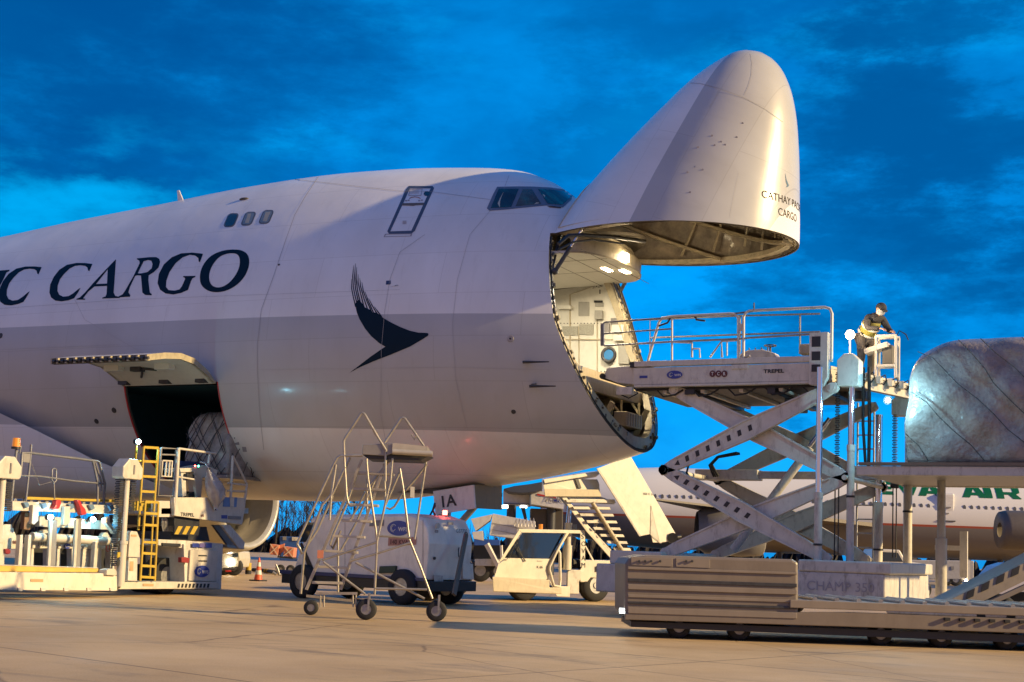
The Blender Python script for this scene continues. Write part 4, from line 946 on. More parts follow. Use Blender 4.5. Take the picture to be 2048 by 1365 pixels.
# bridge nose that reaches the sill
b = MB(); b.prism([(-11.36, YN+.05, 4.78), (-11.28, YN+.05, 4.98), (-10.69, YN+.05, 5.0), (-10.69, YN+.05, 4.62), (-11.05, YN+.05, 4.66)], (0, YF-YN-.1, 0)); part(b, 'bridge_nose', lp, bevel=.01)
b = MB(); b.cyl((-11.36, YN+.0, 4.80), (-11.36, YF, 4.80), .06, n=14); part(b, 'rubber_bumper', black)
b = MB(); b.bb((-10.75, YN-.01, 4.965), (-10.3, YN+.2, 5.08)); part(b, 'black_hinge_pad', blackp)
b = MB(); b.box((-10.85, YN+.02, 4.48), (.34, .12, .16)); part(b, 'junction_box', lp, bevel=.01)
b = MB(); b.tube([(-10.65, YN, 4.56), (-10.55, YN-.03, 4.42), (-10.75, YN-.03, 4.33), (-10.95, YN, 4.42)], .015, 6); part(b, 'cable', black)
# badges and lettering
def facept(px, py): return onY(px, py, YN-.006)
c_ = facept(1349, 750); oval_logo(bp, c_, (1, 0, 0), (0, 0, 1), .165, .082, keep=True)
for px, ch in ((1425, 'T'), (1437, 'C'), (1449, 'R')):
    c_ = facept(px, 748); disc(c_, (1, 0, 0), (0, 0, 1), .062, .066, th=.006).build('round_badge', mat('dark_red_badge', (.10, .02, .02), .4), bp, keep=True); letters('badge_letter', ch, c_+vv(-.022, -.008, -.034), (1, 0, 0), (0, 0, 1), .068, white, bp, keep=True, bold=.02, width=.046)
c_ = facept(1527, 747); letters('maker_lettering', 'TREPEL', c_, (1, 0, 0), (0, 0, 1), .075, blackp, bp, keep=True, bold=.035, width=.41)
a_ = facept(1279, 757); b = MB(); b.bb((a_.x, YN-.012, a_.z), (a_.x+.17, YN, a_.z+.05)); part(b, 'blue_sticker', blue, bp)
# guard rails
def railz(pts, r, m, name='guard_rail', y=YN): b = MB(); b.tube([onY(px, py, y) if len(q)==0 else onY(px, py, q[0]) for px, py, *q in pts], r, 8); return part(b, name, m)
wr = .028
railz([(1296,727),(1297,718),(1318,645),(1324,637),(1342,634)], wr, lp)
railz([(1209,692),(1340,684),(1480,678),(1500,676),(1620,669)], .02, steel)
railz([(1203,690),(1203,650),(1210,645),(1340,636),(1475,627),(1506,623)], .02, gsteel)
railz([(1203,668),(1344,658)], .016, gsteel); b = MB(); b.beam(nY(1205, 692), nY(1205, 648), .05, .07); part(b, 'rail_gate_post', gsteel)
railz([(1344,637),(1344,722)], .02, lp); railz([(1340,634),(1460,628),(1470,629),(1477,636),(1477,726)], wr, lp)
railz([(1487,726),(1487,635),(1491,626),(1500,622),(1650,615),(1660,618),(1664,628),(1663,724)], wr, lp)
railz([(1296,723),(1310,727),(1480,722),(1486,716),(1500,712)], .024, steel)
railz([(1384,715),(1384,686),(1342,684)], wr*.8, lp); railz([(1384,698),(1399,698),(1400,716)], wr*.6, lp)
railz([(1420,715),(1443,683),(1444,715)], wr*.8, lp); railz([(1443,683),(1480,681)], wr*.6, lp); railz([(1454,712),(1454,682)], wr*.5, lp)
railz([(1508,606),(1508,622)], .015, blackp, 'lock_pin'); railz([(1340,638),(1335,646),(1318,652)], .02, blackp, 'rail_lever'); railz([(1389,632),(1393,640),(1410,642)], .02, blackp, 'rail_lever')
b = MB(); b.box((nY(1482, 655)), (.10, .05, .14)); part(b, 'rail_clamp', lp, bevel=.01); b = MB(); b.box((nY(1480, 734)), (.34, .05, .09)); part(b, 'rail_foot', lp, bevel=.01)
for pts in ([(1300,716,YF),(1300,640,YF),(1480,632,YF),(1640,628,YF)], [(1300,676,YF),(1640,664,YF)], [(1480,632,YF),(1480,705,YF)], [(1600,629,YF),(1600,705,YF)]): railz(pts, .02, gsteel)
b = MB()   # console and wheel on deck
P0 = onY(1515, 706, -.2)
b.prism([P0+vv(-.42, 0, -.14), P0+vv(.42, 0, -.14), P0+vv(.36, 0, -.02), P0+vv(.1, 0, .07), P0+vv(-.22, 0, .06), P0+vv(-.36, 0, -.0)], (0, .3, 0)); part(b, 'control_cover', lp, bevel=.02)
b = MB()
for k in range(5): b.cyl(P0+vv(-.33+.13*k, .1, .0), P0+vv(-.34+.13*k, .1, .12), .014, n=6)
part(b, 'control_levers', blackp); b = MB(); b.tube([P0+vv(.22+.12*math.cos(t*.7), .15+.12*math.sin(t*.7), .16) for t in range(9)], .013, 6, closed=True); b.cyl(P0+vv(.22, .15, .0), P0+vv(.22, .15, .16), .02); part(b, 'hand_wheel', blackp)
b = MB(); b.box(onY(1618, 700, 0), (.34, .3, .2)); part(b, 'electric_box', beige, bevel=.02)
# bracket plate at the end of the bridge
x0, z0 = nY(1620, 766).x, 4.52; x1 = nY(1657, 766).x
def yplate(pts, th, name, m, y): b = MB(); b.prism([(x, y, z) for x, z in pts], (0, th, 0)); return part(b, name, m, bevel=.008)
yplate([(x0, z0), (x0+.28, z0-.04), (x1, z0+.14), (x1, 5.52), (x0, 5.52)], .16, 'end_bracket', lp, YN-.09)
for za, zb_ in ((5.24, 5.44), (4.98, 5.15), (4.76, 4.90)): b = MB(); b.bb((x0+.05, YN-.095, za), (x1-.14, YN-.088, zb_)); part(b, 'bracket_slot', blackp)
# scissor arms
def arm(a, c__, y, w=.10, h=.40, m=lp, holes=None, ped=True):
    A = vv(a[0], y, a[1]); B = vv(c__[0], y, c__[1]); d = (B-A).normalized(); up = vv(-d.z, 0, d.x)
    if up.z < 0: up = -up
    b = MB(); n = .18; hh = h/2; t = .62
    b.prism([A-d*.10-up*hh*t*.6+vv(0, -w/2, 0), A-d*.10+up*hh*t*.6+vv(0, -w/2, 0), A+d*.2+up*hh*t+vv(0, -w/2, 0), A.lerp(B, .5)+up*hh+vv(0, -w/2, 0), B-d*.2+up*hh*t+vv(0, -w/2, 0), B+d*.1+up*hh*t*.6+vv(0, -w/2, 0), B+d*.1-up*hh*t*.6+vv(0, -w/2, 0), B-d*.2-up*hh*t+vv(0, -w/2, 0), A.lerp(B, .5)-up*hh+vv(0, -w/2, 0), A+d*.2-up*hh*t+vv(0, -w/2, 0)], (0, w, 0))
    o = part(b, 'scissor_arm', m, bevel=.012)
    b = MB(); L0 = (B-A).length     # flange strips
    for s_ in (-1, 1):
        b.prism([A+d*.3+up*s_*hh*.62+vv(0, -w/2-.025, 0), A.lerp(B, .5)+up*s_*hh*.96+vv(0, -w/2-.025, 0), B-d*.3+up*s_*hh*.62+vv(0, -w/2-.025, 0), B-d*.3+up*s_*(hh*.62-.03)+vv(0, -w/2-.025, 0), A.lerp(B, .5)+up*s_*(hh*.96-.03)+vv(0, -w/2-.025, 0), A+d*.3+up*s_*(hh*.62-.03)+vv(0, -w/2-.025, 0)], (0, .022, 0))
    part(b, 'arm_flange', m, o)
    if holes:
        for k in range(holes[0]):
            p = A + d*(holes[1]+k*holes[2]) + vv(0, -w/2-.006, 0) + up*.0; s_ = .055
            tri = k in (0,)
            pts = [p-d*s_*.8-up*s_, p+d*s_*.6-up*s_, p+d*s_+up*s_, p-d*s_*.4+up*s_] if not tri else [p-d*s_-up*s_*.2, p+d*s_-up*s_, p+d*s_+up*s_]
            b = MB(); b.prism(pts, (0, .005, 0)); part(b, 'hazard_mark', blackp, o)
    if ped:
        for q in (A, B): b = MB(); b.cyl(q+vv(0, -w/2-.03, 0), q+vv(0, w/2+.02, 0), .10, n=20); b.cyl(q+vv(0, -w/2-.05, 0), q+vv(0, -w/2-.03, 0), .05, n=14); part(b, 'pivot_pin', lp, o)
    return o
PL = (-9.97, 2.88); PR = (-6.36, 2.76); TL = (-9.85, 4.50); TR = (-6.6, 4.46); BL = (-9.95, 1.24); BR = (-6.7, 1.24)
arm(PL, TR, YN+.06, holes=(8, .30, .235)); arm(TL, PR, YN+.22)
arm(PL, BR, YN+.06, holes=(8, .30, .235)); arm(BL, PR, YN+.22)
lpd = mat('loader_cream_shaded', (.50, .47, .40), .45, dirt=.7, scale=4)  # shade on the far arms, put into a darker loader cream
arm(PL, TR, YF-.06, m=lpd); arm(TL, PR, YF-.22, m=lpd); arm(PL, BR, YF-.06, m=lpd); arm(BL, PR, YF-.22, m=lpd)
b = MB(); b.cyl((PL[0], YN, PL[1]), (PL[0], YF, PL[1]), .05); b.cyl((PR[0], YN, PR[1]), (PR[0], YF, PR[1]), .05); part(b, 'cross_shaft', lp)
b = MB(); b.bb((-10.2, 1.2, 2.84), (-8.8, 1.6, 3.06)); part(b, 'tilt_cylinder', gwhite, bevel=.02); b = MB(); b.bb((-8.8, 1.25, 2.88), (-6.0, 1.5, 3.03)); part(b, 'cylinder_beam', steel)
b = MB(); b.cyl((-9.2, .9, 1.35), (-7.6, .9, 3.5), .09); part(b, 'lift_cylinder', gwhite); b = MB(); b.cyl((-7.7, .9, 3.4), (-7.2, .9, 4.1), .05); part(b, 'lift_rod', chrome)
for k in range(3): b = MB(); b.tube([(-9.6-.08*k, 1.0+.1*k, 2.9), (-9.75-.06*k, 1.0+.1*k, 3.15), (-9.6-.05*k, 1.0+.1*k, 3.32), (-9.2, 1.0+.1*k, 3.4)], .03, 8); part(b, 'hydraulic_hose', black)
b = MB(); b.tube([nY(1380, 905)+vv(0, .12, 0), nY(1376, 920)+vv(0, .1, 0), nY(1370, 945)+vv(0, .1, 0), nY(1378, 960)+vv(0, .14, 0)], .022, 6); part(b, 'hydraulic_hose', black)
# masts
def mast(px, ytop, yjoint, ybot, Y, r0, name='mast', top=None):
    a = onY(px, ytop, Y); j = onY(px, yjoint, Y); x = j.x
    b = MB(); b.cyl((x, Y, j.z-.05), (x, Y, a.z), r0*.82, n=20); rod = part(b, 'chrome_ram', chrome)
    b = MB(); b.cyl((x, Y, .95), (x, Y, j.z), r0, n=20); b.cyl((x, Y, j.z-.12), (x, Y, j.z), r0*1.12, n=20); o = part(b, 'mast_tube', lp)
    b = MB(); b.cyl((x, Y, j.z-1.0), (x, Y, j.z-.96), r0*1.15, n=20); part(b, 'mast_clamp', blackp, o)
    return x
xm = mast(1637, 735, 985, 0, YN-.15, .075); mast(1702, 720, 890, 0, YN+.2, .072); mast(1757, 830, 1005, 0, 1.9, .09); xf = mast(1816, 800, 930, 0, 2.35, .09)
def chain(px, y0, y1, Y, r=.05, name='hose_carrier'):
    a = onY(px, y0, Y); c__ = onY(px, y1, Y); b = MB(); n = int((a.z-c__.z)/.035)
    for k in range(n):
        z = a.z-(a.z-c__.z)*k/n
        b.cyl((a.x, Y, z), (a.x, Y, z-.018), r if k % 2 else r*.7, n=10, cap=True)
    o = part(b, name, black); b = MB(); b.cyl((a.x-.03, Y, c__.z), (a.x-.03, Y, 1.3), .014, n=6); b.cyl((a.x+.04, Y, c__.z), (a.x+.04, Y, 1.3), .014, n=6); part(b, 'pull_rope', blackp, o); b = MB(); b.box((a.x, Y, c__.z-.05), (.16, .12, .26)); part(b, 'carrier_end', dsteel, o, bevel=.02)
chain(1676, 745, 940, YN+.35); chain(1790, 830, 960, 2.1, .06)
b = MB(); b.tube([onY(1727, 735, 0), onY(1726, 850, 0), onY(1731, 930, 0)], .03, 8); b.tube([onY(1738, 735, 0), onY(1739, 850, 0), onY(1737, 945, 0)], .035, 8); part(b, 'hanging_hose', black)
def octobox(c, w, h, d, name='mast_head', m=lp, root=LD, ax='x'):
    k = w*.3; pts = [(-w/2, -h/2+k*.2), (-w/2+k*.3, -h/2), (w/2-k*.3, -h/2), (w/2, -h/2+k*.2), (w/2, h/2-k), (w/2-k, h/2), (-w/2+k, h/2), (-w/2, h/2-k)]
    b = MB()
    if ax == 'x': b.prism([vv(c[0]+u, c[1]-d/2, c[2]+v) for u, v in pts], (0, d, 0))
    else: b.prism([vv(c[0]-d/2, c[1]+u, c[2]+v) for u, v in pts], (d, 0, 0))
    return b.build(name, m, root, keep=True, bevel=.02)
octobox(onY(1700, 742, YN+.2), .42, .62, .34)
octobox(onY(1806, 812, 2.3), .42, .45, .3)
# cross beam and operator's stand at the far rear corner
b = MB(); b.prism([(-6.72, YN+.3, 4.62), (-5.75, 2.3, 4.62), (-5.75, 2.3, 4.87), (-6.72, YN+.3, 4.87)], (-.12, .05, 0)); part(b, 'rear_cross_beam', lp, bevel=.01)
b = MB(); b.prism([(-6.72, YN+.3, 4.875), (-5.72, 2.3, 4.875), (-6.72, 2.3, 4.875)], (0, 0, .05)); part(b, 'operator_deck', lp)
d_ = (vv(-5.75, 2.3, 4.4)-vv(-6.72, YN+.3, 4.4))
for k in range(6):
    p = vv(-6.64, YN+.32, 4.84)+d_*(.22+k*.14)
    b = MB(); b.box(p, (.10, .2, .16)); rl = part(b, 'end_roller_bracket', lp, bevel=.01)
    b = MB(); b.tube([p+vv(.05, -.06, .05), p+vv(.14, -.1, .09), p+vv(.17, -.1, -.02), p+vv(.10, -.04, -.10), p+vv(.04, 0, -.06)], .014, 6); part(b, 'hose_loop', black, rl)
b = MB(); b.box((-6.5, .5, 4.5), (.35, .5, .16)); part(b, 'valve_block', dsteel, bevel=.02)
# operator console
CP = onY(1757, 700, 1.25)
b = MB(); b.box(CP+vv(-.02, 0, .02), (.5, .34, .11), Matrix.Rotation(R(-16), 3, 'Y')); part(b, 'console_panel', lp, bevel=.015)
b = MB()
for dx in (-.02, .38): b.cyl(vv(CP.x+dx, CP.y-.15, 4.92), vv(CP.x+dx, CP.y-.15, CP.z+.26), .028, n=8); b.cyl(vv(CP.x+dx, CP.y+.15, 4.92), vv(CP.x+dx, CP.y+.15, CP.z+.26), .028, n=8)
for zz in (.26, -.35): b.box(vv(CP.x+.18, CP.y-.15, CP.z+zz), (.42, .04, .05)); b.box(vv(CP.x+.18, CP.y+.15, CP.z+zz), (.42, .04, .05))
part(b, 'console_stand', lp)
b = MB(); b.box(vv(CP.x+.2, CP.y, CP.z-.12), (.22, .2, .4)); part(b, 'console_box', mat('dark_cover', (.12, .11, .09), .6), bevel=.03)
b = MB(); b.tube([CP+vv(.35, 0, .25), CP+vv(.42, 0, .38), CP+vv(.55, 0, .3), CP+vv(.6, 0, .18)], .012, 6); part(b, 'cable', black)
LPt = onY(1700, 670, .6); b = MB(); b.ball(LPt, .06, 14); wl = part(b, 'warm_work_lamp', lampy); b = MB(); b.cyl(LPt-vv(0, 0, .5), LPt-vv(0, 0, .05), .02, n=8); b.lathe(LPt+vv(0, .12, 0), (0, -1, 0), [(0, .02), (.03, .08), (.12, .10)], 16); part(b, 'lamp_stem', lp, wl)
lamp('loader_warm_lamp_light', 'POINT', LPt+vv(0, -.18, .14), 70, (1, .72, .42), .08)
LC = onY(1776, 801, -1.0); b = MB(); b.ball(LC, .045, 14); cw = part(b, 'cool_work_lamp', lampw); b = MB(); b.lathe(LC+vv(0, .1, 0), (0, -1, 0), [(0, .02), (.03, .07), (.11, .085)], 16); part(b, 'lamp_housing', blackp, cw)
lamp('loader_cool_lamp_light', 'POINT', LC+vv(.25, -.75, 0), 70, (.35, .8, 1), .08)
# main platform, low on its own scissor, and the chassis
b = MB(); b.bb((-6.05, YN-.35, 2.78), (-.6, YN-.2, 2.95)); mp_ = part(b, 'main_platform_beam', lp, bevel=.012)
b = MB(); b.bb((-6.05, YF+.2, 2.80), (-.6, YF+.35, 2.95)); part(b, 'main_platform_beam', lp, bevel=.012)
b = MB(); b.bb((-6.05, YN-.2, 2.82), (-.6, YF+.2, 2.88)); part(b, 'main_platform_deck', steel)
b = MB()
for k in range(20): b.cyl((-5.95+k*.27, YN-.1, 2.91), (-5.95+k*.27, YF+.1, 2.91), .04, n=10)
part(b, 'platform_rollers', steel)
b = MB(); b.bb((-6.0, YN-.38, 2.96), (-.65, YN-.28, 3.02)); part(b, 'side_guide', mat('brown_guide', (.20, .15, .10), .6, dirt=.5))
for xx_ in (-4.9, -1.2):
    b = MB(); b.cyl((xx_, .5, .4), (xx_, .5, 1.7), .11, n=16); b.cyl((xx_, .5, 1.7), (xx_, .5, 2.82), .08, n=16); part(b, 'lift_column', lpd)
b = MB(); b.bb((-11.2, -1.7, .42), (-5.5, 2.6, .98)); b.bb((-5.5, -1.6, .28), (-.2, 2.5, .44)); part(b, 'chassis', gwhite, bevel=.03)
b = MB(); b.bb((-7.1, -1.72, .98), (-5.4, 2.4, 1.2)); b.bb((-11.0, -1.5, .98), (-9.9, 2.3, 1.25)); part(b, 'chassis_cover', lp, bevel=.03)
b = MB(); b.bb((-9.8, -1.74, .60), (-8, -1.72, .86)); part(b, 'side_locker', lp, bevel=.01)
letters('side_lettering', 'CHAMP 350', onY(1614, 1180, -1.708), (1, 0, 0), (0, 0, 1), .17, mat('faded_grey', (.3, .3, .3)), LD, keep=True)
for x in (-10.3, -8.4, -3.6, -1.4):
    for y in (-1.45, 2.35): b = MB(); b.lathe((x, y-.16, .36), (0, 1, 0), [(0, .18), (0, .32), (.05, .36), (.27, .36), (.32, .32), (.32, .18)], 24); w_ = part(b, 'tyre', black); b = MB(); b.cyl((x, y-.13, .36), (x, y+.13, .36), .2, n=18); part(b, 'rim', steel, w_)
b = MB()      # access ladder on the far side
for x in (-7.0, -6.65): b.cyl((x, 2.5, 1.0), (x, 2.5, 4.6), .022, n=8)
for k in range(11): b.cyl((-7.0, 2.5, 1.2+.3*k), (-6.65, 2.5, 1.2+.3*k), .015, n=6)
part(b, 'ladder', steel)
b = MB(); b.bb((-4.9, 2.62, .95), (-4.75, 2.72, 1.9)); b.bb((-5.4, 2.62, 1.5), (-4.9, 2.72, 1.6)); part(b, 'guard_post', lp)
wrapped_load('netted_pallet', (-3.70, -.1, 4.22), (3.1, 2.5, 2.40), 'big tarpaulin wrapped cargo pallet with dark straps riding on the high loader platform', 'cargo pallet', m=mat('grey_tarpaulin', (.27, .235, .21), .28, var=.35, scale=4, bump=1.0, bscale=11, coat=.3), net=mat('strap_dark', (.03, .03, .03), .7), taper=.16, wob=.075, seed=9, dens=(5, 4), oneway=True)

# ------------------------------------------------------------------ the operator on the bridge
def skinbody(name, verts, edges, radii, m, parent, levels=2):
    me = bpy.data.meshes.new(name); me.from_pydata(verts, edges, []); me.materials.append(m)
    o = bpy.data.objects.new(name, me); col.objects.link(o); o.parent = parent
    s = o.modifiers.new('skin', 'SKIN'); s.use_smooth_shade = True
    for i, r_ in enumerate(radii): sv_ = me.skin_vertices[0].data[i]; sv_.radius = (r_, r_) if not isinstance(r_, tuple) else r_; sv_.use_root = (i == 0)
    q = o.modifiers.new('sub', 'SUBSURF'); q.levels = levels; q.render_levels = levels
    return o
feet = vv(-6.62, 1.45, 4.93)
PE = empty('person', feet, R(-42), 'person in dark cap, face mask and yellow hi-vis vest bending over the loader console', 'person')
# local: +X is where they face, +Y their left, z up; stooping forward
J = {'pel': (0, 0, .93), 'waist': (.08, 0, 1.03), 'chest': (.25, 0, 1.19), 'neckb': (.38, 0, 1.31), 'neck': (.43, 0, 1.35), 'head': (.50, 0, 1.40),
     'hl': (-.0, .10, .88), 'kl': (.05, .13, .50), 'al': (-.03, .15, .09), 'hr': (0, -.10, .88), 'kr': (.08, -.14, .50), 'ar': (0, -.17, .09),
     'sl': (.33, .19, 1.27), 'el': (.42, .30, 1.02), 'wl': (.63, .20, .99), 'sr': (.33, -.19, 1.27), 'er': (.46, -.28, 1.02), 'wr': (.67, -.12, 1.01), 'bl': (.1, .17, .05), 'br': (.13, -.19, .05)}
ks = list(J); ix = {k: i for i, k in enumerate(ks)}
ed = [('pel','waist'),('waist','chest'),('chest','neckb'),('neckb','neck'),('neck','head'),('pel','hl'),('hl','kl'),('kl','al'),('al','bl'),('pel','hr'),('hr','kr'),('kr','ar'),('ar','br'),('neckb','sl'),('sl','el'),('el','wl'),('neckb','sr'),('sr','er'),('er','wr')]
rad = {'pel': (.15, .13), 'waist': (.15, .12), 'chest': (.17, .13), 'neckb': (.10, .09), 'neck': .055, 'head': .06, 'hl': .10, 'kl': .075, 'al': .05, 'hr': .10, 'kr': .075, 'ar': .05, 'sl': .085, 'el': .065, 'wl': .042, 'sr': .085, 'er': .065, 'wr': .042, 'bl': .04, 'br': .04}
skinbody('body', [J[k] for k in ks], [(ix[a], ix[b_]) for a, b_ in ed], [rad[k] for k in ks], cloth, PE)
lg = ['pel', 'hl', 'kl', 'al', 'hr', 'kr', 'ar']; li = {k: i for i, k in enumerate(lg)}
skinbody('trousers', [J[k] for k in lg], [(li[a], li[b_]) for a, b_ in ed if a in li and b_ in li], [(.165, .145), .115, .088, .068, .115, .088, .068], pants, PE)
skinbody('vest', [(.0, 0, .93), (.09, 0, 1.04), (.25, 0, 1.19), (.34, 0, 1.27)], [(0, 1), (1, 2), (2, 3)], [(.18, .16), (.20, .165), (.225, .185), (.17, .15)], hivis, PE)
for z in (1.02, 1.13):
    b = MB(); x = .07+(z-1.02)*1.1; b.lathe((x, 0, z), (1.0, 0, 1), [(-.025, .200), (.025, .203)], 24); b.build('reflective_band', reflec, PE)
def head(c, parent, yaw=0, tilt=R(28)):
    bm = bmesh.new(); bmesh.ops.create_uvsphere(bm, u_segments=24, v_segments=18, radius=.115)
    for v in bm.verts:
        x, y, z = v.co; x *= .95; y *= .80 - (.12 if z < -.03 else 0); z *= 1.12
        if x > .05: x = .05+(x-.05)*.8
        d2 = (y*y + (z+.005)**2)
        if x > 0 and d2 < .0011: x += .022*(1-d2/.0011)                 # nose
        for s_ in (-1, 1):
            e2 = (y-s_*.036)**2 + (z-.022)**2
            if x > 0 and e2 < .0005: x -= .008*(1-e2/.0005)              # eye sockets
        if x > 0 and abs(z+.055) < .012 and abs(y) < .03: x += .004       # lips
        if z < -.08 and x > 0: x += .01                                    # chin
        v.co = (x, y, z)
    M_ = Matrix.Translation(c) @ Matrix.Rotation(tilt, 4, 'Y'); bm.transform(M_)
    me = bpy.data.meshes.new('head'); bm.to_mesh(me); bm.free(); me.materials.append(skin)
    for p in me.polygons: p.use_smooth = True
    o = bpy.data.objects.new('head', me); col.objects.link(o); o.parent = parent
    t = lambda x, y, z: M_ @ Vector((x, y, z))
    for s_ in (-1, 1):
        b = MB(); b.ball(t(.078, s_*.036, .022), .013, 8); b.build('eye', reflec, o); b = MB(); b.ball(t(-.005, s_*.093, .0), .028, 8, (.6, .35, 1)); b.build('ear', skin, o)
    b = MB(); b.add([t(x*.108+.0, y*.1, z) for z, kk in ((.028, 1), (-.01, 1.12), (-.06, 1.12), (-.10, .75)) for x, y in [(math.cos(a)*kk, math.sin(a)*kk*.88) for a in [R(-75+15*i) for i in range(11)]]], [(r_*11+i, r_*11+i+1, (r_+1)*11+i+1, (r_+1)*11+i) for r_ in range(3) for i in range(10)], True); b.build('face_mask', mat('grey_mask', (.35, .36, .38), .7), o)
    b = MB(); b.add([t(math.cos(a)*math.cos(e)*.118, math.sin(a)*math.cos(e)*.102, .045+math.sin(e)*.1) for e in [R(22.5*i) for i in range(5)] for a in [R(20*i) for i in range(18)]], [(r_*18+i, r_*18+(i+1) % 18, (r_+1)*18+(i+1) % 18, (r_+1)*18+i) for r_ in range(4) for i in range(18)], True)
    b.prism([t(.09+.09*math.cos(R(a)), .085*math.sin(R(a)), .047) for a in range(-90, 91, 20)], t(0, 0, .01)-t(0, 0, 0)); b.build('cap', cloth, o)
    b = MB(); b.ball(t(-.03, 0, .02), .108, 12, (.95, .88, 1)); b.build('hair', mat('dark_hair', (.02, .015, .012), .8), o)
    return o
head(Vector((.53, 0, 1.43)), PE, tilt=R(42))
def hand(w, fw_, side, parent):
    w = Vector(w); f = Vector(fw_).normalized(); s_ = Vector((0, side, 0)); dn = Vector((0, 0, -1))
    V = [w, w+f*.045+dn*.005, w+f*.085+dn*.012]; E = [(0, 1), (1, 2)]; Rr = [(.026, .018), (.04, .018), (.038, .016)]
    skinbody('hand', V, E, Rr, skin, parent, 1); 
    for i, (o_, ln) in enumerate(((-.032, .06), (-.011, .072), (.011, .068), (.031, .052))):
        p = w+f*.082+s_*(-o_)*1.0+dn*.01; skinbody('finger', [p, p+f*ln*.5+dn*.008, p+f*ln*.85+dn*.03, p+f*ln*.9+dn*.05], [(0, 1), (1, 2), (2, 3)], [.010, .009, .008, .007], skin, parent, 1)
    p = w+f*.03-s_*.035; skinbody('thumb', [p, p+f*.03-s_*.02+dn*.01, p+f*.055-s_*.018+dn*.03], [(0, 1), (1, 2)], [.012, .010, .009], skin, parent, 1)
hand(J['wl'], (1, -.35, -.15), 1, PE); hand(J['wr'], (1, .3, -.15), -1, PE)
for k in ('bl', 'br'):
    p = J[k]; b = MB(); b.ball((p[0]-.02, p[1], .05), .07, 12, (1.75, .72, .7)); b.build('boot', black, PE)
# ------------------------------------------------------------------ lower deck loader under the belly door
LX = -19.4
zA = lambda x, y: (x/3.79, 860+y/3.79)
zB = lambda x, y: (x/2.275, 640+y/2.275)
zC = lambda x, y: (220+x/3.1025, 780+y/3.1025)
zE = lambda x, y: (x/5.6875, 1000+y/5.6875)
LL = empty('belly_loader', (-20.8, -7, 0), 0, 'white lower deck cargo loader with yellow ladder and blue-white lamps at the belly door', 'cargo loader')
def lpart(b, name, m, root=LL, bevel=0): return b.build(name, m, root, keep=True, bevel=bevel)
def pp(z, pts, x=LX): return [onX(*z(*p), x) for p in pts]
def slabX(name, z, pts, th, m, x=LX, bevel=.008, root=LL): b = MB(); b.prism(pp(z, pts, x), (-th, 0, 0)); return lpart(b, name, m, root, bevel)
def tubeX(name, z, pts, r, m, x=LX, root=LL): b = MB(); b.tube(pp(z, pts, x), r, 8); return lpart(b, name, m, root)
lw = mat('loader_white_shaded', (.54, .50, .43), .4, dirt=.35, scale=4)  # white darkened to stand for shade above the lit slab
slabX('base_slab', zE, [(-400, 818), (1215, 838), (1330, 870), (1334, 1036), (-400, 1022)], .5, mat('slab_cream', (.66, .60, .50), .45, dirt=.4, scale=3), LX+.35)
slabX('yellow_sill', zE, [(-400, 738), (1120, 782), (1120, 824), (-400, 815)], .12, mat('ochre_sill', (.60, .38, .08), .5, dirt=.3), LX+.2)
slabX('bump_rail', zE, [(-400, 726), (1120, 772), (1120, 780), (-400, 736)], .3, lw, LX+.2)
for k in range(5): slabX('slab_bracket', zE, [(205+k*262, 1000), (262+k*262, 1002), (256+k*262, 1040), (210+k*262, 1038)], .05, gwhite, LX+.375, .004)
slabX('tan_label', zE, [(350, 900), (492, 903), (492, 936), (350, 932)], .01, tan, LX+.36, 0); slabX('tan_label', zE, [(1630, 955), (1748, 955), (1748, 982), (1630, 980)], .01, tan, LX+.065, 0)
slabX('base_sill', zE, [(1340, 938), (1700, 930), (2500, 938), (2500, 1010), (1340, 1018)], .5, lw, LX+.05)
slabX('post_foot', zE, [(1215, 800), (1250, 783), (1310, 785), (1330, 815), (1330, 862), (1215, 856)], .2, lw, LX+.42)
b = MB()
for k in range(9):
    q = pp(zE, [(2030+k*42, 955), (2050+k*42, 955), (2040+k*42, 1000), (2020+k*42, 1000)], LX+.06); b.prism(q, (-.01, 0, 0))
lpart(b, 'hazard_stripe', blackp)
# masts
for dx in (0, -940):
    z_ = (lambda x, y, dx=dx: zA(x+dx, y + (-12 if dx else 0)))
    xx = LX+.1
    b = MB(); A_, B_ = pp(z_, [(962, 370), (925, 1130)], xx); b.cyl(A_, vv(A_.x, A_.y, .2), .062, n=18); o = lpart(b, 'mast_tube', lw)
    q = vv(A_.x, A_.y, onX(*z_(940, 850), xx).z); b = MB(); b.cyl(q, vv(q.x, q.y, .2), .085, n=18); b.cyl(q-vv(0, 0, .04), q+vv(0, 0, .02), .10, n=18); lpart(b, 'mast_sleeve', lw, o)
    p = onX(*z_(967, 298), xx); octobox(p, .56, .40, .3, 'mast_head', lw, LL, 'y')
    b = MB(); b.cyl(p+vv(.155, .02, -.1), p+vv(.155, .02, .08), .02, n=8); lpart(b, 'head_slot', greyp, o)
    for xa, ya in ((915, 1040), (1003, 640)):
        A_, B_ = pp(z_, [(xa, 325), (xa, ya)], xx-.05); b = MB(); n = int((A_.z-B_.z)/.035)
        for k in range(n): z = A_.z-(A_.z-B_.z)*k/n; b.box((A_.x, A_.y-.12*(k/n)*(xa < 950)*0, z), (.12, .11 if k % 2 else .15, .022))
        lpart(b, 'hose_carrier', blackp, o)
slabX('mast_cover', zE, [(1480, 380), (1500, 355), (1560, 362), (1595, 450), (1590, 655), (1460, 650)], .3, lw, LX+.15); slabX('mast_cover', zE, [(1465, 655), (1565, 658), (1560, 925), (1455, 920)], .2, gwhite, LX+.1)
slabX('tan_label', zE, [(1495, 395), (1555, 397), (1555, 420), (1493, 418)], .01, tan, LX+.16, 0); slabX('tan_label', zE, [(1480, 700), (1520, 700), (1516, 810), (1476, 808)], .01, tan, LX+.11, 0)
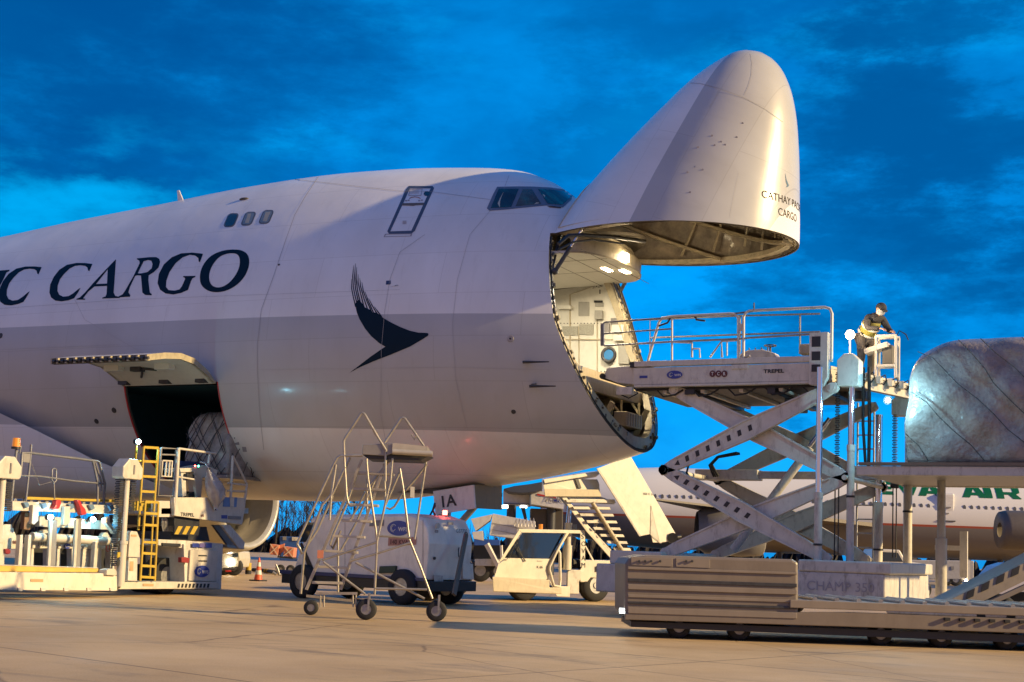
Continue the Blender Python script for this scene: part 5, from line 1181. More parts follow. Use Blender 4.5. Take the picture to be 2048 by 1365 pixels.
for (x0_, y0_) in ((1340, 600), (1335, 690)): slabX('hazard_patch', zE, [(x0_, y0_), (x0_+30, y0_-6), (x0_+28, y0_+50), (x0_-4, y0_+60)], .02, yellow if y0_ < 650 else blackp, LX+.17, 0)
# lit inner frames
slabX('frame_panel', zE, [(322, 430), (1300, 500), (1290, 560), (320, 552)], .12, lw, LX-.5)
for x0_, x1_ in ((300, 388), (548, 690), (818, 1005), (1066, 1155), (1256, 1300)): slabX('frame_post', zE, [(x0_, 552), (x1_, 556), (x1_, 790), (x0_, 780)], .14, gwhite, LX-.52)  # posts take the darker grimy white to stand for shade
slabX('interior_shade', zE, [(300, 540), (1300, 560), (1300, 800), (300, 790)], .05, blackp, LX-1.3)  # black sheet standing for the shade behind the frame openings
b = MB(); A_, B_ = pp(zE, [(360, 420), (1235, 470)], LX-.35); b.cyl(A_, B_, .085, n=18); lpart(b, 'cross_roller', lw)
slabX('pressed_bracket', zE, [(420, 380), (500, 345), (575, 335), (600, 400), (420, 410)], .1, lw, LX-.45); slabX('pressed_bracket', zE, [(1150, 430), (1190, 372), (1225, 375), (1260, 440)], .1, lw, LX-.45)
a_ = onX(*zE(432, 528), LX-.49); letters('fleet_number', 'L35221', a_, (0, 1, 0), (0, 0, 1), .085, blackp, LL, keep=True, bold=.0, width=.30)
oval_logo(LL, onX(*zE(763, 527), LX-.49), (0, 1, 0), (0, 0, 1), .085, .052, keep=True)
b = MB(); q = onX(*zE(1228, 548), LX-.49); b.tube([q+vv(.0, .05*math.cos(k), .07*math.sin(k)) for k in [2*math.pi*i/16 for i in range(16)]], .007, 5, True); lpart(b, 'round_mark', red)
slabX('side_cabinet', zE, [(-400, 420), (60, 280), (130, 280), (190, 420), (220, 560), (-400, 560)], .4, lw, LX-.55); slabX('side_cabinet', zE, [(-300, 560), (50, 560), (50, 780), (-300, 780)], .3, gwhite, LX-.5)
slabX('round_reel', zE, [(62, 560), (100, 556), (124, 575), (120, 610), (95, 620), (66, 612)], .05, mat('dark_red_reel', (.22, .02, .03), .4), LX-.45)
a_ = onX(*zE(142, 500), LX-.54); letters('emblem_dots', '000', a_, (0, 1, 0), (0, 0, 1), .06, mat('dark_red_badge', (.1, .02, .02)), LL, keep=True, bold=.03)
for x0_ in (205, 300): slabX('upright', zE, [(x0_+25, 400), (x0_+60, 400), (x0_+40, 790), (x0_, 780)], .1, lw, LX-.3)
slabX('upright', zE, [(1088, 475), (1114, 478), (1090, 790), (1062, 788)], .1, lw, LX-.2)
# tall lit uprights with lamps
for (x0_, x1_, yt, xs, lm) in ((545, 592, 235, 655, (577, 200)), (836, 884, 215, 935, None)):
    slabX('upright', zE, [(x0_+30, yt+15), (x1_+12, yt), (x1_-18, 785), (x0_, 780)], .05, lw, LX-.1); slabX('upright_web', zE, [(x1_+12, yt), (xs, yt-5), (xs-25, 785), (x1_-18, 785)], .03, greyp, LX-.16)
def coolight(p, en, root=LL, r_=.048):
    b = MB(); b.ball(p, r_, 14); w_ = lpart(b, 'work_lamp', lampw, root); b = MB(); b.cyl(p-vv(.10, 0, 0), p-vv(.03, 0, 0), r_*1.15, n=14); lpart(b, 'lamp_housing', blackp, w_)
    lamp('loader_work_light', 'POINT', p+vv(.09, 0, -.03), en, (.30, .80, 1), .06)
coolight(onX(*zE(577, 198), LX-.05), 6); coolight(onX(*zE(1060, 222), LX-.3), 7); coolight(onX(*zA(1051, 90), LX-.3), 16)
# raised platform
slabX('platform_beam', zA, [(95, 540), (885, 575), (885, 640), (95, 612)], .15, lw, LX-.2); slabX('platform_beam', zA, [(95, 545), (885, 580), (885, 620), (95, 600)], .15, gwhite, LX-2.9)
slabX('lower_beam', zA, [(300, 650), (800, 690), (870, 760), (300, 735)], .12, lw, LX-.45)
b = MB(); p0, p1 = pp(zA, [(100, 552), (885, 586)], LX-.35); b.prism([p0, p1, p1-vv(0, 0, .06), p0-vv(0, 0, .06)], (-2.5, 0, 0)); lpart(b, 'platform_deck', steel)
b = MB()
for k in range(14):
    q = p0.lerp(p1, k/14+.02)+vv(0, 0, .04); b.cyl(q, q-vv(2.5, 0, 0), .04, n=8)
lpart(b, 'platform_rollers', steel)
slabX('yellow_roller_guard', zA, [(205, 508), (245, 508), (520, 520), (880, 530), (880, 548), (205, 530)], .1, yellow, LX-.3)
for x_, y_ in ((270, 640), (510, 650)): slabX('guide_horn', zA, [(x_-20, y_-70), (x_+25, y_-70), (x_+20, y_+50), (x_-10, y_+80), (x_-30, y_+70)], .08, lw, LX-.12)
for x_, y_ in ((820, 690),): slabX('corner_bracket', zA, [(800, 670), (835, 655), (835, 700), (880, 760), (870, 790), (800, 700)], .1, lw, LX-.12)
for (x_, y_) in ((200, 570), (335, 575), (540, 582), (695, 588), (845, 592)): slabX('roller_bracket', zA, [(x_-22, y_-18), (x_+15, y_-22), (x_+26, y_+8), (x_, y_+24)], .06, mat('blue_grey_bracket', (.12, .20, .30), .4), LX-.14)
for pts in ([(430, 530), (460, 530), (468, 555), (450, 600), (405, 600), (425, 570)], [(585, 535), (610, 530), (625, 570), (650, 600), (660, 640), (620, 650), (612, 600)]): slabX('red_cover', zA, pts, .12, red, LX-.08, .02)
slabX('rust_panel', zA, [(190, 625), (240, 630), (230, 760), (180, 755)], .1, mat('rusty_brown', (.18, .09, .04), .6), LX-.5)
grp = gsteel
for pts, r_ in (([(155, 350), (168, 172), (235, 176), (740, 238), (752, 245), (795, 410), (785, 560)], .026), ([(160, 348), (300, 352), (560, 388), (790, 410)], .02), ([(236, 112), (232, 200), (195, 540)], .022), ([(412, 522), (408, 400), (392, 380), (394, 300), (410, 292), (425, 300), (426, 385), (410, 400)], .018), ([(705, 240), (740, 400), (738, 560)], .026), ([(720, 242), (770, 400), (768, 470)], .02), ([(270, 182), (560, 212), (740, 236)], .02), ([(125, 150), (85, 540)], .028), ([(122, 150), (150, 180), (160, 120)], .014)): tubeX('guard_rail', zA, pts, r_, grp, LX-.3)
tubeX('safety_chain', zA, [(235, 250), (300, 420), (390, 395)], .006, steel, LX-.3)
slabX('rail_panel', zA, [(178, 175), (234, 180), (230, 252), (176, 246)], .02, greyp, LX-.29)
p = onX(*zA(124, 100), LX-.3); b = MB(); b.cyl(p-vv(0, 0, .11), p-vv(0, 0, .07), .085, n=18); bs = lpart(b, 'beacon_base', blackp); b = MB(); b.cyl(p-vv(0, 0, .07), p+vv(0, 0, .09), .075, .065, n=18); lpart(b, 'beacon_lens', amber, bs)
# ladders
def ladderX(name, z, r1, r2, ys, x=LX):
    b = MB(); b.tube(pp(z, r1, x), .026, 6); b.tube(pp(z, r2, x), .026, 6); o = lpart(b, name, yellow)
    b = MB()
    for y in ys:
        xa = r1[0][0]+(r1[-1][0]-r1[0][0])*(y-r1[0][1])/(r1[-1][1]-r1[0][1]); xb = r2[0][0]+(r2[-1][0]-r2[0][0])*(y-r2[0][1])/(r2[-1][1]-r2[0][1]); q = pp(z, [(xa, y), (xb, y+6)], x); b.beam(q[0], q[1], .05, .025)
    lpart(b, 'rungs', yellow, o); return o
ladderX('yellow_ladder', zA, [(1090, 128), (1048, 760)], [(1200, 140), (1165, 620)], (132, 238, 352, 466), LX-.05)
ladderX('yellow_ladder', zA, [(1102, 540), (1062, 1145)], [(1200, 548), (1172, 1145)], (545, 632, 720, 850, 935, 1030, 1115), LX+.12)
tubeX('ladder_rail', zA, [(1034, 120), (1026, 240), (1080, 236)], .024, yellow, LX-.3); tubeX('ladder_rail', zA, [(1160, 650), (1135, 1120)], .02, yellow, LX+.1)
slabX('yellow_guard', zA, [(1020, 540), (1200, 545), (1200, 620), (1020, 612)], .06, yellow, LX-.45, 0)
# bridge with operator's stand
slabX('bridge_side', zC, [(398, 668), (845, 670), (838, 735), (820, 838), (402, 782)], .1, lw, LX)
slabX('bridge_lower_side', zC, [(300, 690), (398, 690), (400, 790), (300, 790)], .2, lw, LX-.1)
b = MB(); q = pp(zC, [(320, 735), (860, 735)], LX-.1); b.prism([q[0], q[1], q[1]-vv(0, 0, .12), q[0]-vv(0, 0, .12)], (-2.6, 0, 0)); lpart(b, 'bridge_deck', steel)
a_ = onX(*zC(436, 783), LX); letters('maker_lettering', 'TREPEL', a_, (0, 1, 0), (0, 0, 1), .075, blackp, LL, keep=True, bold=.03, width=.44)
a_ = onX(*zC(562, 788), LX); letters('emblem_dots', '600', a_, (0, 1, 0), (0, 0, 1), .055, mat('dark_red_badge', (.1, .02, .02)), LL, keep=True, bold=.03)
slabX('blue_sticker', zC, [(692, 778), (728, 778), (728, 800), (692, 799)], .006, blue, LX+.008, 0); slabX('grille', zC, [(738, 782), (815, 786), (813, 806), (738, 803)], .02, greyp, LX+.02, 0)
slabX('blue_panel', zC, [(708, 666), (790, 668), (785, 728), (705, 725)], .02, mat('pale_blue_panel', (.10, .20, .42), .4), LX+.02, 0); slabX('white_patch', zC, [(745, 668), (772, 668), (768, 726), (748, 725)], .01, lw, LX+.032, 0)
for pts, r_ in (([(425, 362), (400, 780)], .04), ([(428, 365), (655, 396)], .026), ([(762, 412), (744, 758)], .03), ([(762, 412), (808, 500), (850, 590)], .026), ([(848, 590), (848, 600), (836, 690)], .028), ([(730, 580), (848, 592)], .02), ([(728, 628), (840, 632)], .02), ([(420, 540), (520, 556)], .02), ([(620, 390), (610, 470)], .03)): tubeX('guard_rail', zC, pts, r_, lw, LX-.02)
for pts, r_ in (([(318, 362), (412, 366), (392, 660), (296, 656), (318, 362)], .022), ([(314, 402), (410, 405)], .018), ([(305, 560), (398, 564)], .018)): tubeX('gate_frame', zC, pts, r_, greyp, LX-.06)
for pts in ([(325, 440), (385, 442), (380, 540), (318, 536), (325, 440)], [(350, 445), (342, 536)], [(370, 445), (362, 538)]): tubeX('gate_panel', zC, pts, .02, lw, LX-.05)
slabX('console', zC, [(432, 488), (520, 484), (600, 468), (668, 500), (660, 540), (540, 545), (520, 510), (440, 512)], .45, lw, LX-.3)
slabX('console_leg', zC, [(440, 500), (470, 505), (475, 680), (452, 680)], .2, gwhite, LX-.35); slabX('console_leg', zC, [(520, 510), (575, 545), (565, 680), (540, 680)], .2, lw, LX-.3)
slabX('console_dark_box', zC, [(480, 520), (525, 525), (525, 556), (480, 552)], .1, blackp, LX-.25); slabX('pedals', zC, [(445, 665), (530, 630), (540, 672), (450, 672)], .3, blackp, LX-.35)
for x_, y_, m_ in ((528, 472, 'lampr'), (549, 473, 'g')): b = MB(); b.ball(onX(*zC(x_, y_), LX-.3), .02, 8); lpart(b, 'signal_light', lampr if m_ == 'lampr' else mat('green_lamp', (.05, .6, .4), emit=(.1, 1, .6), estr=8))
slabX('dark_gear', zC, [(440, 440), (730, 460), (730, 490), (600, 470), (432, 480)], .5, mat('navy_fabric', (.02, .03, .09), .7), LX-.9, .02)
slabX('machine_panel', zC, [(655, 505), (845, 530), (850, 560), (660, 560)], .3, gwhite, LX-.9)
for x_ in (685, 740): slabX('machine_gauge', zC, [(x_-18, 512), (x_+18, 514), (x_+18, 540), (x_-18, 538)], .03, blackp, LX-.88, 0)
bag = empty('plastic_bag', onX(*zC(640, 750), LX+.1), 0, 'crumpled pale grey plastic bag hanging off the belly loader console', 'plastic bag')
bm = bmesh.new(); A_ = onX(*zC(612, 490), LX+.08); B_ = onX(*zC(655, 745), LX+.08); random.seed(2)
rows = []
for i in range(15):
    t = i/14; c_ = A_.lerp(B_, t); w_ = (.07+.30*math.sin(min(1, t*1.15)*math.pi*.8)**1.1)*(1-.75*max(0, t-.75)/.25); row = []
    for k in range(22):
        a = 2*math.pi*k/22; f = 1+.13*math.sin(5*a+t*7)+.06*random.uniform(-1, 1); row.append(bm.verts.new(c_ + vv(math.sin(a)*w_*.45*f, math.cos(a)*w_*.62*f+.10*math.sin(t*3), .02*math.sin(3*a))))
    rows.append(row)
for r0, r1 in zip(rows, rows[1:]):
    for k in range(22): bm.faces.new((r0[k], r0[(k+1) % 22], r1[(k+1) % 22], r1[k]))
bm.faces.new(rows[0]); bm.faces.new(rows[-1][::-1]); obj_bm('bag_body', bm, [plastg], bag)
b = MB(); b.tube([A_, A_+vv(-.1, 0, .12), A_+vv(-.2, -.06, .14)], .02, 6); b.build('bag_neck', plastg, bag, keep=True)
# under the bridge: bellows, hazard board, coil, chute, cabinet
slabX('bellows', zC, [(400, 786), (556, 792), (556, 850), (400, 845)], 1.8, blackp, LX-.12)
slabX('hazard_board', zC, [(402, 842), (560, 848), (548, 905), (398, 898)], .04, blackp, LX-.06, 0)
for k in range(3): slabX('hazard_stripe', zC, [(425+k*48, 846), (452+k*48, 848), (424+k*48, 898), (400+k*48, 896)], .008, yellow, LX-.05, 0)
for k in range(9): tubeX('coil_hose', zC, [(325+k*9, 795), (322+k*9, 840), (330+k*9, 878)], .013, steel, LX-.3)
slabX('undercarriage', zC, [(380, 880), (600, 850), (620, 940), (380, 930)], 1.6, dsteel, LX-.3)
slabX('chute_side', zC, [(690, 838), (745, 838), (838, 948), (830, 985), (800, 985)], .06, gwhite, LX+.02); slabX('chute_inner', zC, [(638, 838), (700, 838), (800, 985), (740, 978)], .06, greyp, LX-.5); slabX('chute_lip', zC, [(725, 960), (835, 980), (830, 990), (730, 978)], .5, steel, LX, .004)
slabX('cabinet', zC, [(458, 958), (702, 955), (690, 1238), (465, 1242)], 1.2, gwhite, LX-.05); slabX('cabinet_door', zC, [(500, 995), (672, 998), (660, 1190), (490, 1185)], .04, lw, LX, .006)
slabX('upper_chassis', zC, [(300, 928), (470, 935), (702, 955), (702, 985), (470, 985), (300, 965)], 1.5, gwhite, LX-.1)
slabX('blue_decal', zC, [(512, 952), (552, 952), (552, 978), (512, 976)], .006, blue, LX+.0, 0); slabX('blue_decal', zC, [(556, 952), (590, 952), (590, 979), (556, 978)], .006, mat('violet_decal', (.10, .08, .25)), LX+.0, 0); slabX('blue_decal', zC, [(594, 952), (632, 952), (632, 981), (594, 980)], .006, blue, LX, 0)
oval_logo(LL, onX(*zC(570, 1127), LX+.006), (0, 1, 0), (0, 0, 1), .24, .125, keep=True)
for y_ in (1025, 1058): slabX('cabinet_vent', zC, [(550, y_), (602, y_+1), (602, y_+9), (550, y_+8)], .01, blackp, LX+.008, 0)
slabX('red_handle', zC, [(445, 1040), (470, 1038), (495, 1045), (492, 1075), (445, 1072)], .1, mat('dark_red_trim2', (.25, .03, .03), .4), LX+.05, .01)
slabX('tan_label', zC, [(572, 1212), (628, 1213), (628, 1228), (572, 1227)], .008, tan, LX-.04, 0)
b = MB(); q = onX(*zC(355, 1120), LX-.45); b.cyl((q.x, q.y, .38), (q.x-.35, q.y, .38), .38, n=24); t_ = lpart(b, 'tyre', black); b = MB(); b.cyl((q.x+.01, q.y, .38), (q.x-.1, q.y, .38), .2, n=18); lpart(b, 'rim', steel, t_)
slabX('wheel_arch', zC, [(215, 960), (440, 965), (440, 1190), (215, 1190)], .1, blackp, LX-1.1, 0)
b = MB()
for yy in (-4, -8.5): b.cyl((LX-1.6, yy, .3), (LX-1.25, yy, .3), .3, n=20)
lpart(b, 'rear_tyre', black)
slabX('cable_tray', zC, [(330, 950), (440, 955), (440, 975), (330, 970)], .2, blackp, LX-.05)
# ------------------------------------------------------------------ things placed by distance from the camera
zD = lambda x, y: (560+x/2.843, 780+y/2.843)
zF = lambda x, y: (860+x/3.792, 880+y/3.792)
zG = lambda x, y: (440+x/8.53, 1000+y/8.53)
SK = [0, 0]
def _sk(p, dep): return onD(p[0], p[1], dep + (p[0]-SK[0])*SK[1])
def pd(z, pts, dep): return [_sk(z(*p) if z else p, dep) for p in pts]
def slabD(root, name, z, pts, dep, th, m, bevel=.008): b = MB(); b.prism(pd(z, pts, dep), fh*th); return b.build(name, m, root, keep=True, bevel=bevel)
def tubeD(root, name, z, pts, dep, r, m, n=8): b = MB(); b.tube(pd(z, pts, dep), r, n); return b.build(name, m, root, keep=True)
def lettersD(root, name, s, z, a, dep, h, m, **k): return letters(name, s, _sk(z(*a) if z else a, dep), (rh + fh*SK[1]*2800/34).normalized(), UP, h, m, root, keep=True, **k)
def wheelD(root, px, dep, r, w, axis=None, z=None, name='tyre', rimm_=steel):
    ax = axis or (fh - rh*SK[1]*2800/34).normalized(); p = _sk((px, 1100), dep); c = vv(p.x, p.y, r if z is None else z)
    b = MB(); b.lathe(c-ax*w/2, ax, [(0, r*.5), (0, r*.88), (w*.15, r), (w*.85, r), (w, r*.88), (w, r*.5)], 26); o = b.build(name, black, root, keep=True)
    b = MB(); b.cyl(c-ax*w*.42, c+ax*w*.42, r*.55, n=20); b.cyl(c-ax*w*.5, c-ax*w*.4, r*.2, n=12); b.build('rim', rimm_, o, keep=True); return o

# maintenance steps
al = mat('dull_aluminium', (.42, .38, .31), .38, .55, var=.25, scale=9)
ST = empty('maintenance_steps', onZ(740, 1232), 0, 'tall wheeled aluminium maintenance steps with looped handrails standing in front of the belly', 'mobile steps')
dA, dB = 22.3, 23.2
def tA(pts, dep=dA, r=.021, name='frame_tube'): return tubeD(ST, name, zD, pts, dep, r, al)
tA([(605,348),(560,275),(482,140),(472,131),(462,135),(370,275),(362,290),(366,400),(378,600),(388,645),(402,660),(425,655)], name='handrail'); tA([(818,320),(712,165),(702,158),(688,163),(595,300)], dB, name='handrail')
tA([(470,374),(345,376),(325,388),(308,420),(103,860),(98,880),(128,932),(140,920),(240,655),(300,590),(372,440)], name='stair_rail'); tA([(400,385),(365,460),(210,800),(140,905),(118,1160)], dB, name='stair_rail'); tA([(318,425),(290,610),(282,740)], name='rail_post')
slabD(ST, 'platform_tray', zD, [(470,312),(655,303),(840,322),(838,350),(640,362),(600,376),(467,368)], dA, .95, mat('platform_metal', (.30, .28, .25), .4, .4, dirt=.4)); slabD(ST, 'platform_front', zD, [(640,306),(660,303),(840,322),(838,348),(638,345)], dA-.02, .03, mat('pale_aluminium', (.52, .47, .37), .4, .3), 0)
b = MB(); q = pd(zD, [(640,352),(866,364)], dA-.05); b.cyl(q[0], q[1], .045, n=14); b.build('bumper_roller', mat('pale_aluminium', (.5, .45, .36)), ST, keep=True)
slabD(ST, 'platform_underside', zD, [(470,370),(860,370),(800,402),(500,392)], dA+.05, .8, dsteel)
treads = [((425,470),(645,480)),((412,562),(598,568)),((395,650),(556,658)),((348,740),(518,748)),((298,830),(480,838)),((255,915),(438,925)),((218,1005),(390,1012)),((180,1095),(357,1100))]
tr = mat('pale_aluminium', (.5, .45, .36))
for i, (a, c_) in enumerate(treads):
    slabD(ST, 'tread', zD, [(a[0], a[1]-6), (c_[0], c_[1]-6), (c_[0], c_[1]+8), (a[0], a[1]+8)], dA+.12, .24, al if i < 2 else tr, .004)
for x0, x1 in ((458, 140), (600, 335)):
    slabD(ST, 'stringer', zD, [(x0, 395), (x0+14, 398), (x1+16, 1140), (x1, 1135)], dA+.08 if x0 < 500 else dA+.14, .04, al, .003)
for pts, dp in (([(640,390),(628,520),(600,640),(552,862),(538,1165)], dA), ([(492,392),(500,500),(545,800),(552,860)], dA), ([(680,440),(700,560),(735,850),(800,1010),(866,1188)], dA+.1), ([(832,400),(800,620),(765,850)], dB), ([(590,420),(600,640)], dB), ([(495,395),(495,700)], dB), ([(680,470),(600,655)], dB), ([(555,830),(745,842)], dA), ([(240,968),(548,866)], dA), ([(402,972),(552,930),(745,868)], dA), ([(248,980),(350,1060),(485,1162)], dA), ([(430,982),(560,1050),(822,1188)], dA+.05), ([(545,1130),(835,1136)], dA), ([(440,470),(380,650),(300,830),(285,880),(300,905),(345,800)], dB), ([(560,470),(430,760),(330,940)], dB), ([(640,385),(600,430),(500,560),(400,740)], dB), ([(835,425),(760,520),(690,600),(650,665),(625,680),(605,670)], dB), ([(330,830),(330,1160)], dB), ([(600,345),(600,520)], dA)):
    tA(pts, dp, .019)
for a, c_ in (((530,232),(545,262)), ((748,255),(765,285))): tA([a, c_, (a[0]+25, a[1]+8)], dA, .012, 'hook')
slabD(ST, 'orange_tag', zD, [(213,912),(248,912),(246,958),(211,958)], dA-.02, .01, orange, 0)
b = MB(); q = pd(zD, [(205,1158),(440,1158)], dA); b.beam(q[0], q[1], .04, .04); q2 = pd(zD, [(150,1172),(410,1200)], dB); b.beam(q2[0], q2[1], .04, .04); b.build('base_frame', al, ST, keep=True)
for x_ in (230, 250, 415, 432): tA([(x_, 1158), (x_, 1235)], dA, .014)
wheelD(ST, 738, dA, .165, .10); wheelD(ST, 878, dA+.3, .165, .10); wheelD(ST, 628, dB, .12, .08)
b = MB()
for px in (738, 878): c_ = onD(px, 1200, dA if px < 800 else dA+.3); b.beam(vv(c_.x, c_.y, .16), vv(c_.x, c_.y, .42), .13, .03, tuple(fh))
b.build('caster_fork', steel, ST, keep=True)
slabD(ST, 'hanging_tag', zD, [(742,550),(765,552),(764,615),(740,612)], dB-.05, .005, white, 0)

# ground power unit
def P2(x, dep, z=0): p = CPOS + rh*x + fh*dep; return vv(p.x, p.y, z)
C0_ = P2(-1.6, 28.3); e1 = (rh*-.808 + fh*.589); e2 = (rh*.589 + fh*.808)
GP = empty('ground_power_unit', C0_+e1*1.8+e2*.7, 0, 'white rounded ground power unit trailer with a blue oval badge behind the maintenance steps', 'ground power unit')
gw = mat('gpu_white', (.78, .73, .64), .35, dirt=.25, scale=3, coat=.3)
def L3(u, v, z): return C0_ + e1*u + e2*v + UP*z
prof_ = [(0, .52), (-.04, 1.25), (.03, 1.60), (.14, 1.76), (.5, 1.85), (1.2, 1.83), (2.6, 1.80), (3.1, 1.80), (3.25, 1.72), (3.5, 1.1), (3.72, .52)]
b = MB(); n = len(prof_); W = 1.43; vs = []
for v_, k in ((0, .0), (.06, 1), (W-.06, 1), (W, .0)):
    for (u, z) in prof_: vs.append(L3(min(max(u, .0+.05*(1-k)), 3.72) if 0 else u, v_, z-(.05*(1-k) if z > 1.5 else 0)))
b.add(vs, [(j*n+i, j*n+(i+1) % n, (j+1)*n+(i+1) % n, (j+1)*n+i) for j in range(3) for i in range(n)] + [tuple(range(n)), tuple(range(3*n, 4*n))]); b.build('canopy', gw, GP, keep=True, bevel=.02)
b = MB(); b.prism([L3(-.15, -.05, .30), L3(4.0, -.05, .30), L3(4.0, -.05, .50), L3(-.15, -.05, .50)], e2*(W+.1)); b.build('chassis_frame', blackp, GP, keep=True, bevel=.01)
b = MB(); b.prism([L3(-.02, -.07, .50), L3(4.05, -.07, .50), L3(4.05, -.07, .58), L3(-.02, -.07, .56)], e2*.06); b.build('blue_sill', mat('dark_blue_sill', (.03, .04, .12), .4), GP, keep=True)
for u in (.55, 3.35):
    for v_ in (-.02, W+.02): c_ = L3(u, v_, .36); b = MB(); b.lathe(c_-e2*.12, e2, [(0, .18), (0, .31), (.04, .36), (.2, .36), (.24, .31), (.24, .18)], 26); t_ = b.build('tyre', black, GP, keep=True); b = MB(); b.cyl(c_-e2*.10, c_+e2*.10, .19, n=18); b.build('rim', steel, t_, keep=True)
def isect(px, py, p0, nrm): d = ray(px, py); return CPOS + d*((p0-CPOS).dot(nrm)/d.dot(nrm))
def onS(px, py, o=.006): return isect(px, py, C0_-e2*o, e2)      # side face
def onE(px, py, o=.045): return isect(px, py, C0_-e1*o, e1)      # end face
def faceq(fn, name, pts, th, m, bevel=0): b = MB(); nrm = e2 if fn is onS else e1; b.prism([fn(*p) for p in pts], nrm*th*-1); return b.build(name, m, GP, keep=True, bevel=bevel)
oval_logo(GP, onS(797, 1057), -e1, UP, .30, .155, keep=True)
faceq(onS, 'rating_plate', [(777,1076),(833,1074),(832,1090),(776,1092)], .006, mat('pink_plate', (.45, .22, .17), .5)); letters('rating_lettering', '140 KVA', onS(781, 1089, .016), -e1, UP, .10, mat('dark_red_badge', (.1, .02, .02)), GP, keep=True, bold=.02)
faceq(onS, 'side_window', [(615,1047),(632,1045),(612,1084),(600,1085)], .01, glassd); faceq(onS, 'side_vent', [(740,1042),(768,1040),(767,1052),(739,1053)], .01, greyp); faceq(onS, 'side_stripe', [(618,1140),(628,1139),(604,1085),(600,1088)], .01, blackp)
faceq(onS, 'green_box', [(762,1133),(795,1132),(793,1146),(760,1147)], .05, mat('dark_green_box', (.02, .05, .03)), .01)
for pts in ([(690,1150),(690,1045)], [(846,1150),(846,1040)], [(755,1150),(752,1110)]): b = MB(); b.tube([onS(*p, .002) for p in pts], .006, 4); b.build('panel_gap', greyp, GP, keep=True)
letters('unit_number', 'G37700', onE(912, 1066, .055), e2, UP, .085, blackp, GP, keep=True, width=.36); letters('emblem_dots', '000', onE(869, 1066, .055), e2, UP, .06, mat('dark_red_badge', (.1, .02, .02)), GP, keep=True, bold=.03)
c_ = onE(874, 1052, .05); b = MB(); b.cyl(c_, c_-e1*.03, .06, n=20); b.build('round_cap', lpd, GP, keep=True, bevel=.01)
for px, py in ((868, 1117), (944, 1122)): c_ = onE(px, py, .05); b = MB(); b.cyl(c_, c_-e1*.03, .03, n=12); b.build('latch_knob', dsteel, GP, keep=True)
faceq(onE, 'hatch_outline', [(867,1150),(885,1152),(886,1168),(868,1166)], .012, gwhite, .004); faceq(onE, 'hatch_outline', [(925,1128),(945,1128),(947,1160),(925,1158)], .012, gw, .004); faceq(onE, 'end_placard', [(895,1045),(906,1045),(906,1050),(895,1050)], .01, greyp)
b = MB(); b.tube([onE(*p, .05+.05*(i in (1, 2))) for i, p in enumerate(((918,1096),(917,1100),(917,1112),(919,1116)))], .012, 6); b.build('grab_handle', dsteel, GP, keep=True)
b = MB(); A_ = onE(932, 1070, .32); B_ = onE(908, 1190, .9); b.beam(A_, B_, .09, .05, tuple(e2)); b.tube([A_+UP*.0+e2*.05*math.cos(t)+UP*.05*math.sin(t) for t in [i*.7 for i in range(9)]], .014, 6, True); b.build('tow_bar', mat('tow_bar_brown', (.13, .11, .08), .5, dirt=.3), GP, keep=True)
c_ = L3(.3, .9, 1.86); b = MB(); b.cyl(c_, c_+UP*.09, .05, n=14); b.build('red_beacon', lampr, GP, keep=True); b = MB(); b.tube([L3(.2, .3, 1.84), L3(.25, .5, 2.02), L3(.3, .55, 2.08), L3(.4, .62, 1.95), L3(.4, .7, 1.84)], .022, 6); b.build('lifting_hook', dsteel, GP, keep=True)
lamp('beacon_light', 'POINT', c_+UP*.16, .8, (1, .12, .1), .04)

# passenger stairs truck
SK[:] = [1120, .0072]
TK = empty('stair_truck', vv(*P2(3.2*0+1.6, 34.5)), 0, 'cream passenger stair truck with SOVAM lettering and its steep stairs raised beside the nose', 'stair truck')
cr = mat('truck_cream', (.66, .62, .52), .38, dirt=.2, scale=3, coat=.3); d0 = 34.0
S = lambda n_, pts, dep, th, m, bv=.01: slabD(TK, n_, zF, pts, dep, th, m, bv)
S('cab_panel', [(515,945),(572,905),(910,908),(902,965),(900,1080),(478,1062),(500,1000)], d0, 1.7, cr); S('front_bumper', [(472,1038),(905,1062),(905,1120),(1000,1120),(1000,1172),(480,1152)], d0-.06, 1.8, mat('tan_bumper', (.50, .44, .34), .5, dirt=.3), .02)
for pts in ([(512,940),(560,905),(690,705),(674,682)], [(672,678),(1172,688),(1172,712),(690,704)], [(1140,690),(1176,690),(1176,968),(1140,965)], [(1030,700),(1058,704),(935,905),(905,908)], [(560,896),(925,904),(925,920),(560,912)]): S('cab_pillar', pts, d0, .07, cr)
for pts in ([(512,940),(560,905),(690,705),(674,682)], [(1140,690),(1176,690),(1176,968),(1140,965)]): S('cab_pillar', pts, d0+1.6, .07, cr)
S('cab_roof', [(672,676),(1175,686),(1175,700),(672,692)], d0, 1.7, cr)
tg = mat('truck_glass', (.06, .07, .10), .05, var=.1, trans=.65, coat=.5)
S('door_glass', [(700,706),(1022,708),(908,900),(578,892)], d0+.03, .01, tg, 0); S('windscreen_far', [(700,706),(1022,708),(908,900),(578,892)], d0+1.62, .01, tg, 0)
S('driver_seat', [(740,860),(930,862),(930,930),(740,930)], d0+.5, .5, blackp, .05); S('engine_hump', [(990,905),(1140,905),(1140,980),(980,975)], d0+.3, 1.0, blackp, .03)
for pts in ([(600,900),(640,810),(665,770),(662,790)], [(632,880),(668,812),(720,925)], [(655,820),(725,920)]): tubeD(TK, 'wiper', zF, pts, d0-.04, .010, blackp, 5)
tubeD(TK, 'door_frame', zF, [(1032,712),(960,850),(908,960),(905,985),(930,1075),(940,1108),(985,1112),(988,1060),(985,860),(975,838),(962,848)], d0-.05, .035, cr); S('step_plate', [(895,1050),(935,1108),(1062,1112),(1060,1192),(962,1188)], d0-.05, .3, cr)
letters_ = 'SOVAM'
